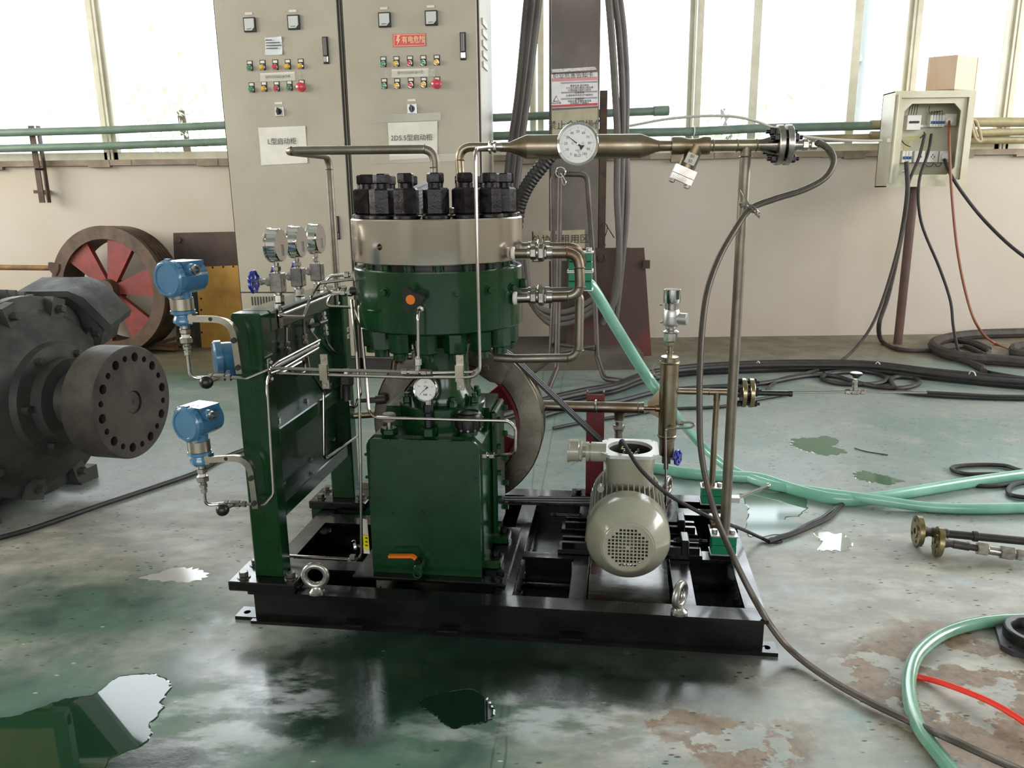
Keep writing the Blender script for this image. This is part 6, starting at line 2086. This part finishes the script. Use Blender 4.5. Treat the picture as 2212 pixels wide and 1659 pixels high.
ax_ = (onax(1600) - onax(1100)).normalized()
o0 = onax(1080)
dd = lambda px: (onax(px) - o0).length
part('receiver', MB().lathe(o0, ax_, [(0, 0), (.015, 0), (.0155, dd(1100)), (.0375, dd(1136)), (.038, dd(1140)), (.038, dd(1380)), (.0375, dd(1385)), (.017, dd(1422)), (.016, dd(1452)), (0, dd(1452))], 40), weldb, t, 'bronze tinted receiver section')
part('pipe', MB().cyl(onax(1530), onax(1640), .0185, n=24), weldb, t)
weld(t, onax(1422), ax_, .017, weldb); weld(t, onax(1540), ax_, .018, weldb); weld(t, onax(1592), ax_, .0185, weldb); weld(t, onax(1634), ax_, .0185, weldb)
part('reducer', MB().lathe(onax(1636), ax_, [(0, 0), (.0185, 0), (.0185, .01), (.031, .06), (.031, .064), (0, .064)], 28), steelc, t)
fx = [onax(1676), onax(1703)]
def flangeat(par, c, d, R1, th, hole=True, boltn=4, name='flange', mat=steelc, bl=.05, rot=.6):
    part(name, MB().lathe(c, d, [(0, -th / 2), (R1 - .002, -th / 2), (R1, -th / 2 + .002), (R1, th / 2 - .002), (R1 - .002, th / 2), (0, th / 2)], 48), mat, par)
def flangepair(par, c, d, R1, th, gap, n=4, mat=steelc):
    d = V(d).normalized()
    flangeat(par, c - d * (gap + th) / 2, d, R1, th, mat=mat)
    flangeat(par, c + d * (gap + th) / 2, d, R1, th, mat=mat)
    part('gasket', MB().cyl(c - d * gap * .55, c + d * gap * .55, R1 * .62, n=32), blackm, par)
    x, y, _ = frame_of(d)
    for k in range(n):
        a = pi / n + 2 * pi * k / n + .35
        q = c + (x * cos(a) + y * sin(a)) * R1 * .76
        h_ = gap / 2 + th
        part('flange_bolt', MB().cyl(q - d * (h_ + .028), q + d * (h_ + .024), .0065).hex(q - d * (h_ + .016), q - d * h_, .0125).hex(q + d * h_, q + d * (h_ + .014), .0125), nutm, par)
flangepair(t, onax(1691), ax_, .062, .019, .008, mat=fitm)
m = MB()
hexstack(m, onax(1704), ax_, [(.024, .019, 'c'), (.016, .015, 'c'), (.020, .017, 'h'), (.006, .012, 'c'), (.022, .015, 'h')])
part('hose_nipple', m, fitm, t)
# strainer
ts = thing('y_strainer', 'angled strainer body with a tagged cover under the overhead pipe', 'strainer', onax(1490))
part('strainer_body', MB().lathe(onax(1450), ax_, [(0, 0), (.027, 0), (.028, .004), (.028, .03), (.023, .05), (.021, .065), (.023, .085), (.028, .1), (.028, dd(1533) - dd(1450) - .004), (.027, dd(1533) - dd(1450)), (0, dd(1533) - dd(1450))], 32), weldb, ts)
sd_ = (onax(1468) + (S(1471, 372, v) - S(1496, 318, v)) - onax(1468)).normalized()
sb = onax(1505)
part('strainer_leg', MB().cyl(sb, sb + sd_ * .075, .0255, .027, n=28), weldb, ts)
hx2, hy2, _ = frame_of(sd_, SK.v)
hy2 = sd_.cross(SK.v).normalized()
part('bonnet', MB().box(sb + sd_ * .088, (.072, .062, .026), hy2, SK.v, sd_), fitm, ts)
part('bonnet_cover', MB().box(sb + sd_ * .112, (.072, .062, .018), hy2, SK.v, sd_), fitm, ts)
for s1_ in (-1, 1):
    for s2_ in (-1, 1):
        q = sb + sd_ * .12 + hy2 * .026 * s1_ + SK.v * .022 * s2_
        part('cover_bolt', MB().hex(q, q + sd_ * .013, .009), fitm, ts)
part('paper_tag', MB().box(sb + sd_ * .045 - SK.v * .029, (.034, .001, .034), hy2, SK.v, sd_), paper, ts)
f = ts.children[-1]
text('00', .014, sb + sd_ * .037 - SK.v * .0305, -hy2 if hy2.x < 0 else hy2, EW, ink, f)
text('50', .014, sb + sd_ * .053 - SK.v * .0305, -hy2 if hy2.x < 0 else hy2, EW, ink, f)
# vertical post pipe
tp = thing('support_pipe', 'tall grey support pipe standing at the right end of the base frame', 'pipe', S(1568, 1165, v + .05))
pb_ = onax(1612)
pl_ = SK.loc(pb_)
part('pipe', MB().cyl(L(pl_.x, pl_.y, H + .03), pb_, .0175, n=24), pipeg, tp)
weld(tp, pb_ - EW * .035, EW, .018)
blockclamp('bright green plastic clamp holding the tall support pipe to the base frame', pl_.x - .047, pl_.x + .040, H + .008, H + .085, pl_.y - .03, pl_.y + .03)
# dial thermometer
q = S(1248, 311, v - .06)
t = thing('dial_thermometer', 'large white dial thermometer in front of the receiver pipe', 'thermometer', q)
gd = (CAM - q); gd.z = .0; gd = (-SK.v + SK.u * -.02 + EW * -.02).normalized()
X_, Y_ = dialgauge(t, q, gd, .0665, .018, 142, ['0', '10', '20', '30', '40', '50', '60', '70', '80', '90', '100'], 'BLD', 11, chrome, 235, -55, 1.25, .17)
text('℃', .012, q + gd * .0016 - Y_ * .022, X_, Y_, ink, t.children[-1], ext=.0002)
for sgn in (-1, 1): text('C', .010, q + gd * .0016 + X_ * .016 * sgn + Y_ * .002, X_, Y_, inkd, t.children[-1], ext=.0002)
part('stem', MB().cyl(q - gd * .0, q - gd * -.03 - SK.v * -.08, .007), fitm, t)
# braided hose
hp = [onax(1704) + ax_ * .088, S(1768, 309, .45), S(1790, 322, .45), S(1800, 350, .44), S(1782, 384, .43), S(1735, 410, .42), S(1672, 430, .41), S(1620, 452, .40), S(1585, 500, .38), S(1552, 560, .36), S(1528, 630, .34), S(1517, 710, .33), S(1512, 800, .33), S(1511, 890, .33), S(1514, 970, .33), S(1528, 1050, .33), S(1552, 1130, .33), G(1588, 1212, .20), G(1632, 1298, .165), G(1672, 1362, .085), G(1712, 1408, .03), G(1780, 1460, .016), G(1870, 1512, .016), G(1970, 1560, .018), G(2030, 1586, .05), G(2100, 1618, .05), G(2212, 1668, .018), G(2330, 1720, .016)]
solo('braided_hose', 'long braided steel hose arching from the overhead flange down to the lower right corner', 'hose', MB().tube(smooth(hp, 14), .0105, 12), braid)
cw = pm('tie_wire', (150, 146, 140), .3, .9)
q = S(1618, 452, .40)
solo('tie_wire', 'twisted wire tying the braided hose to the tall support pipe', 'wire', MB().tube(smooth([S(1600, 410, .40), S(1612, 432, .385), S(1625, 452, .38), S(1640, 470, .38), S(1640, 466, .39)]), .0022, 6).torus(S(1617, 448, .42), (.5, .2, 1), .03, .0022, 20, 6).torus(S(1620, 453, .42), (.4, .1, 1), .032, .0022, 20, 6).tube(smooth([S(1628, 446, .39), S(1634, 455, .385), S(1632, 465, .385)]), .003, 6), cw)
tubing('short tube from the fitting on the green cylinder to the tee, upper', [S(770, 602, .26), S(690, 611, .2), SU(672, 640, .13), SU(655, 684, .13), S(598, 683, .06), SU(612, 678, .105), SU(712, 638, .105)], rad=.02)

# ---------------------------------------------------------------- left side tubes
def fittings(label, px, py, v, segs=((.018, .012, 'h'), (.006, .008, 'c'), (.018, .013, 'h'), (.02, .009, 'c'))):
    m = MB()
    hexstack(m, S(px, py, v), SK.u, segs)
    return solo('tube_fitting', label, 'fitting', m, fitm)
fittings('steel tube fitting entering the green cylinder, upper left one', 744, 594, .36)
fittings('steel tube fitting entering the green cylinder just below the upper left one', 766, 602, .26)
fittings('steel tube fitting on the black sleeve at the left of the cylinder', 736, 632, .30)
t = solo('black_sleeve', 'black cylindrical sleeve screwed into the left of the green cylinder', 'sleeve', MB().ccyl(S(757, 629, .30), S(800, 624, .30), .014, .002, 20), blackm)
tubing('u shaped tube between the two upper left fittings', [S(746, 594, .36), S(712, 596, .36), S(700, 612, .35), S(712, 632, .34), S(738, 631, .34)], rad=.03)
tubing('long oil tube from the left sleeve down and round the right side of the crankcase', [S(740, 634, .30), S(712, 636, .30), S(705, 662, .29), S(765, 664, .26), S(780, 700, .22), S(797, 890, .15), S(810, 902, .14), S(1000, 907, .13), S(1098, 909, .14), S(1114, 925, .14), S(1113, 980, .14), S(1064, 984, .20)], rad=.03)
m = MB()
hexstack(m, S(1068, 984, .2), -SK.u, [(.018, .012, 'h'), (.006, .008, 'c'), (.018, .013, 'h'), (.012, .009, 'c')])
solo('tube_fitting', 'steel tube fitting at the right side of the crankcase', 'fitting', m, fitm)
tubing('tall tube left of the crankcase turning at its foot towards the rack', [S(760, 648, .24), S(770, 760, .16), S(776, 860, .12), S(779, 1000, .11), S(781, 1195, .12), S(776, 1206, .12), S(768, 1209, .13), S(612, 1200, .16)], rad=.02)
tubing('thin tube behind the tall one beside the rack', [S(765, 648, .40), S(770, 760, .36), S(779, 850, .33), S(768, 880, .33), S(756, 878, .34), S(756, 866, .34)], rad=.02)
t = thing('tube_clamp', 'small steel clamp low on the tube at the crankcase foot', 'clamp', S(762, 1208, .13))
part('plate', MB().box(S(762, 1210, .125), (.03, .02, .004), SK.u, SK.v, EW).box(S(762, 1203, .125), (.018, .016, .014), SK.u, SK.v, EW), fitm, t)
part('clamp_screw', MB().hex(S(755, 1212, .12), S(755, 1206, .12), .006), fitm, t)
# verticals on the panel
def SP(px, py, u=.062): return SU(px, py, u)
tubing('vertical tube on the panel under the nearest gauge', [SP(618, 692), SP(619, 740)], .0055)
tubing('vertical tube on the panel under the middle gauge', [SP(655, 688), SP(658, 730)], .0055)
tubing('vertical tube on the panel under the farthest gauge', [SP(697, 655), SP(698, 675)], .0055)
def vstack(label, px, py, u=.062, segs=((.016, .011, 'h'), (.005, .007, 'c'), (.016, .012, 'h'))):
    m = MB()
    hexstack(m, SP(px, py, u), -EW, segs)
    return solo('tube_fitting', label, 'fitting', m, fitm)
vstack('tube nut on the panel under the nearest gauge, lower end', 620, 738)
vstack('tube nut on the panel under the nearest gauge, upper end', 618, 684)
vstack('tube nut on the panel under the middle gauge', 658, 722)
vstack('tube nut on the panel under the farthest gauge', 698, 672)
vstack('tube nut just below the black panel valve', 702, 704)
t = thing('panel_valve', 'small black valve on the panel between two tube nuts', 'valve', SP(697, 700))
part('body', MB().hex(SP(668, 706, .075), SP(690, 700, .075), .008).cyl(SP(688, 700, .075), SP(704, 694, .075), .010), blackm, t)
part('stem_nut', MB().hex(SP(698, 692, .06), SP(700, 704, .06), .012), fitm, t)
tubing('bent tube from the black panel valve down to the lower valve', [SP(702, 712), SP(704, 738), SP(722, 760), SP(742, 775), SP(747, 790)], .0055)
tubing('bent tube from the middle gauge down past the lower rail', [SP(660, 738), SP(663, 770), SP(668, 800, .075), SP(699, 846, .095), SP(700, 985, .1), SP(704, 990, .1), SP(775, 940, .1)], .0055, rad=.03)
tubing('short curled tube on the upper panel', [SP(622, 752), SP(622, 800), SP(640, 812), SP(660, 802), SP(657, 776), SP(640, 780), SP(600, 806)], .0055)
t = thing('hex_valve', 'dark hexagonal valve on the rear post of the rack', 'valve', SP(748, 838))
part('body', MB().hex(SP(748, 812, .11), SP(748, 832, .11), .030).cyl(SP(748, 832, .11), SP(749, 866, .11), .017), castd, t)
part('top_nut', MB().hex(SP(748, 796, .11), SP(748, 812, .11), .013), fitm, t)
for (px, py, lab) in ((606, 684, 'small clip under the nearest gauge at the front end of the top rail'), (728, 640, 'small clip at the rear end of the top rail'), (583, 800, 'small black clip at the front post where the tubes turn')):
    q = SU(px, py, .093) if px != 583 else S(583, 800, .04)
    t = thing('tube_clip', lab, 'clamp', q)
    part('clip_plate', MB().box(q, (.004, .022, .075), SK.u, SK.v, EW), brk, t)
    for s1_ in (-1, 1): part('clip_screw', MB().hex(q + EW * .026 * s1_, q + EW * .026 * s1_ + SK.u * .008 - SK.v * .004, .006), fitm, t)

# ---------------------------------------------------------------- rear right pipework
v = .93
t = thing('channel_post', 'red painted steel channel post bolted behind the motor', 'post', L(1.10, v + .06, H))
a, b = SK.loc(S(1267, 852, v + .035)), SK.loc(S(1306, 852, v + .035))
part('channel', MB().fbox(SK, (a.x, v + .035, H + .012), (b.x, v + .041, a.z)).fbox(SK, (a.x, v + .041, H + .012), (a.x + .006, v + .075, a.z + .01)).fbox(SK, (b.x - .006, v + .041, H + .012), (b.x, v + .075, a.z + .01)), redp, t)
part('base_plate', MB().bbox(SK, (a.x - .06, v - .0, H + .001), (b.x + .05, v + .09, H + .012), .002), blackp, t)
part('anchor_bolt', MB().ccyl(L(a.x - .03, v + .03, H + .012), L(a.x - .03, v + .03, H + .016), .018, .001, 16).hex(L(a.x - .03, v + .03, H + .016), L(a.x - .03, v + .03, H + .03), .014), nutm, t)
t = thing('cooling_pipe', 'horizontal steel pipe clamped to the red post behind the flywheel', 'pipe', S(1240, 878, v))
zz = SK.loc(S(1240, 878, v)).z
U = lambda px, py=877: SK.loc(S(px, py, v)).x
PX = lambda px, dz=0: L(U(px), v, zz + dz)
part('pipe', MB().cyl(PX(830), PX(1385), .0235, n=28), weldp, t)
part('pipe_end', MB().ccyl(PX(1384), PX(1391), .0255, .001, 28), weldp, t)
part('nozzle', MB().cyl(PX(1388), PX(1425), .009).ccyl(PX(1415), PX(1428), .014, .002, 16), pm('copper_tint', (138, 108, 88), .35, 1) , t)
part('u_bolt', MB().torus(PX(1287), SK.u, .028, .005, 24, 8), chrome, t)
part('tee_branch', MB().lathe(PX(1338, -.018), -EW, [(0, 0), (.026, 0), (.020, .012), (.0195, .035), (0, .035)], 24), weldp, t)
m = MB()
hexstack(m, PX(1338, -.05), -EW, [(.012, .018, 'h'), (.014, .016, 'c'), (.018, .025, 'h'), (.008, .020, 'c'), (.03, .017, 'c')])
part('union', m, fitm, t)
weld(t, PX(1378), SK.u, .0235)
# separator vessel
t = thing('separator_vessel', 'upright bronze tinted separator vessel behind the motor', 'vessel', S(1440, 985, v))
top, bot = SK.loc(S(1447, 772, v)), SK.loc(S(1440, 945, v))
uv = top.x
VX = lambda z, du=0: L(uv + du, v, z)
part('shell', MB().lathe(VX(bot.z), EW, [(0, -.075), (.029, -.075), (.031, -.070), (.031, -.01), (.033, -.008), (.033, 0), (.036, 0), (.037, .005), (.037, top.z - bot.z), (.036, top.z - bot.z + .001), (0, top.z - bot.z + .001)], 44), weldb, t)
part('end_cap', MB().ccyl(VX(top.z + .001), VX(top.z + .004), .036, .001, 44), steelb, t)
weld(t, VX(top.z - .02), EW, .0365, weldb); weld(t, VX(bot.z + .01), EW, .0365, weldb)
part('bracket_lug', MB().prism([S(1424, 840, v), S(1398, 870, v), S(1402, 890, v), S(1424, 904, v)], SK.v * .006), weldb, t)
nz = top.z
m = MB()
hexstack(m, VX(nz), EW, [(.018, .012, 'c'), (.004, .014, 'c'), (.022, .011, 'c'), (.004, .014, 'c'), (.018, .018, 'h')])
part('top_nozzle', m, weldb, t)
part('bottom_block', MB().box(VX(bot.z - .09), (.034, .034, .038), SK.u, SK.v, EW).hex(VX(bot.z - .14), VX(bot.z - .11), .010), castd, t)
part('valve_stem', MB().cyl(VX(bot.z - .09, .017), VX(bot.z - .085, .04), .006).hex(VX(bot.z - .09, .02), VX(bot.z - .088, .03), .010), fitm, t)
handwheel(VX(bot.z - .083, .046) - SK.v * .006, (SK.u * .85 - SK.v * .5 + EW * .1), .031, t, 7)
part('handle_loop', MB().torus(S(1424, 800, v + .02), (.4, 1, 0), .026, .004, 16, 6), fitm, t)
# safety valve
z1_ = nz + .066
t = thing('safety_valve', 'silver safety valve with a side outlet on top of the separator', 'valve', VX(z1_))
part('hex_base', MB().hex(VX(z1_ - .0), VX(z1_ + .038), .028).lathe(VX(z1_ + .038), EW, [(0, 0), (.033, 0), (.033, .003), (.020, .010), (.020, .02), (0, .02)], 24), fitm, t)
part('body', MB().lathe(VX(z1_ + .055), EW, [(0, 0), (.020, 0), (.031, .012), (.033, .02), (.033, .068), (.030, .074), (0, .074)], 36), silver, t)
part('side_outlet', MB().ccyl(VX(z1_ + .093, .02) - SK.v * .004, VX(z1_ + .093, .062) - SK.v * .018, .024, .003, 28), silver, t)
part('spring_neck', MB().ccyl(VX(z1_ + .128), VX(z1_ + .155), .026, .001, 32), fitm, t)
part('cap', MB().lathe(VX(z1_ + .155), EW, [(0, 0), (.031, 0), (.033, .003), (.033, .010), (.034, .012), (.034, .054), (.032, .056), (0, .056)], 40), chrome, t)
part('name_plate', MB().box(VX(z1_ + .19, .022) - SK.v * .0275, (.012, .002, .036), (SK.u * .8 + SK.v * .6), SK.v, EW), inkd, t)
text('YQY', .014, VX(z1_ + .098) - SK.v * .034, SK.u, EW, pm('cast_letters', (150, 150, 150), .4, .5), t)
part('seal_wire', MB().tube(smooth([VX(z1_ + .15, -.034), VX(z1_ + .12, -.037), VX(z1_ + .09, -.036)]), .0008, 5).sphere(VX(z1_ + .148, -.042), .005, 10, 8).sphere(VX(z1_ + .078, -.038), .006, 10, 8), fitm, t)
# outlet branch to the rear flange
t = thing('outlet_pipe', 'short bronze tinted branch pipe from the separator to the rear flange', 'pipe', S(1550, 846, v))
zo = SK.loc(S(1550, 847, v)).z
OX = lambda px, dz=0: L(SK.loc(S(px, 847, v)).x, v, zo + dz)
part('pipe', MB().cyl(OX(1462), OX(1604), .0125, n=20), weldb, t)
for px in (1466, 1531, 1571): weld(t, OX(px), SK.u, .0128, weldb)
part('tee_branch', MB().cyl(OX(1549), OX(1549, -.035), .0135, n=20), weldb, t)
flangepair(t, OX(1614), SK.u, .059, .018, .012, mat=pm('oily_steel_flange', (150, 140, 112), .28, 1.0))
part('black_sleeve', MB().lathe(OX(1636), SK.u, [(0, 0), (.011, 0), (.011, .12), (.013, .122), (.013, .135), (0, .135)], 18), blackm, t)
tl_ = SK.loc(OX(1549))
tv2 = thing('support_pipe', 'shorter support pipe under the rear branch pipe', 'pipe', L(tl_.x, v, H))
part('pipe', MB().tube([OX(1549, -.02), L(tl_.x - .002, v, H + .08)], .0125, 18), weldb, tv2)
blockclamp('bright green plastic clamp under the shorter support pipe', tl_.x - .045, tl_.x + .04, H + .008, H + .085, v - .035, v + .025)
# thin tube with small valve leading right
qz = lambda px, py=848: S(px, py, v)
tubing('straight bright tube between the rear flange and the small black topped valve', [qz(1700), qz(1764, 847), qz(1826, 846)], .0055)
tubing('straight bright tube right of the small black topped valve', [qz(1866, 846), qz(1940, 847), qz(2004, 848)], .0055)
solo('air_hose', 'black hose carrying on from the bright tube to the right edge', 'hose', MB().tube(smooth([qz(2002, 848), qz(2060, 851), qz(2140, 856), qz(2212, 857), qz(2320, 860)]), .0075, 8), rubber)
t = thing('mini_valve', 'small valve with a black and white round knob on the bright tube', 'valve', qz(1846, 847))
m = MB()
hexstack(m, qz(1825, 846), SK.u, [(.020, .011, 'h'), (.004, .008, 'c'), (.030, .012, 'h'), (.004, .008, 'c'), (.018, .011, 'h')])
m.cyl(qz(1846, 847), qz(1846, 838), .009)
hexstack(m, qz(1846, 838), EW, [(.010, .012, 'h'), (.008, .009, 'c'), (.010, .011, 'h'), (.008, .007, 'c')])
part('valve_body', m, fitm, t)
kq = qz(1846, 847) + EW * .062
part('knob', MB().lathe(kq - EW * .004, EW, [(0, 0), (.010, 0), (.018, .010), (.024, .012), (.024, .020), (.0, .020)], 28), blackm, t)
part('knob_top', MB().ccyl(kq + EW * .0155, kq + EW * .018, .021, .001, 28), whiteb, t)
# drain tubes and lever
tubing('u bent drain tube on the right of the separator running down to the frame', [S(1466, 913, v), S(1492, 912, v - .01), S(1502, 918, v - .01), S(1492, 924, v - .02), S(1442, 926, v - .06), S(1438, 932, v - .06), S(1438, 1000, v - .07), S(1438, 1092, v - .08)], .0045, rad=.02)
m = MB()
hexstack(m, S(1461, 914, v), SK.u, [(.012, .010, 'h'), (.004, .007, 'c'), (.014, .010, 'h')])
solo('tube_fitting', 'tube nut on the right side of the separator', 'fitting', m, fitm)
a, b = S(1588, 1078, .62), G(1659, 1049, .16)
t = thing('ball_lever', 'bright lever rod with a ball end beyond the rear right green clamp', 'lever', a)
part('rod', MB().cyl(a, b, .006), chrome, t)
part('ball_end', MB().sphere(b, .012, 16, 10), chrome, t)
part('pivot', MB().box(a, (.03, .03, .02), SK.u, SK.v, EW), silver, t)
t = thing('ball_valve', 'brassy ball valve on the base frame between the two green clamps', 'valve', S(1560, 1135, .62))
q = L(1.575, .66, H + .001)
part('body', MB().hex(q + SK.v * -.05 + EW * .03, q + SK.v * -.03 + EW * .03, .022).cyl(q + SK.v * -.03 + EW * .03, q + SK.v * .03 + EW * .03, .020).hex(q + SK.v * .03 + EW * .03, q + SK.v * .05 + EW * .03, .022).box(q + EW * .006, (.05, .05, .012), SK.u, SK.v, EW), weldb, t)
part('stem_plate', MB().box(q + EW * .06, (.05, .03, .006), SK.u, SK.v, EW).cyl(q + EW * .04, q + EW * .065, .007), silver, t)
# lower tie rods between crankcase side and motor
tubing('thin rod running from the crankcase foot towards the motor above the belts', [S(1098, 1085, .60), S(1278, 1092, .60)], .005, nutm, name='tie_rod', cat='rod')
# tube and elbow behind the neck at the left of the flywheel
t = thing('rear_elbow', 'small bronze elbow pipe behind the lower nuts at the left', 'pipe', S(880, 772, .62))
part('elbow', MB().tube(fillet([S(850, 800, .62), S(852, 772, .62), S(890, 770, .62)], .03), .012, 14), weldb, t)
t = thing('rear_pipe_stub', 'bronze pipe stub with a dark plug left of the flywheel', 'pipe', S(812, 862, .62))
part('stub', MB().cyl(S(770, 866, .66), S(818, 864, .66), .008).hex(S(795, 865, .66), S(815, 864, .66), .012).ccyl(S(812, 864, .66), S(834, 862, .66), .018, .002, 18), castd, t)
# leaflet standing between the nuts on the head
P = [S(846, 424, .36), S(928, 388, .38), S(946, 412, .38), S(905, 470, .34), S(850, 462, .30)]
t = solo('paper_sheet', 'crumpled printed paper sheet stuck between the black nuts', 'paper', MB().prism([S(846, 425, .33), S(882, 407, .33), S(930, 387, .33), S(941, 400, .33), S(934, 430, .33), S(925, 462, .33), S(846, 462, .33)], SK.v * .001), pm('bluish_paper', (214, 214, 218), .6))
for k in range(6):
    part('print_line', MB().strip([S(872 + k * 2, 420 + k * 7, .3285), S(922, 398 + k * 8, .3285)], SK.v, .0006, .0022), pm('faint_print', (150, 150, 158), .6) if 'faint_print' not in MATS else MATS['faint_print'], t)
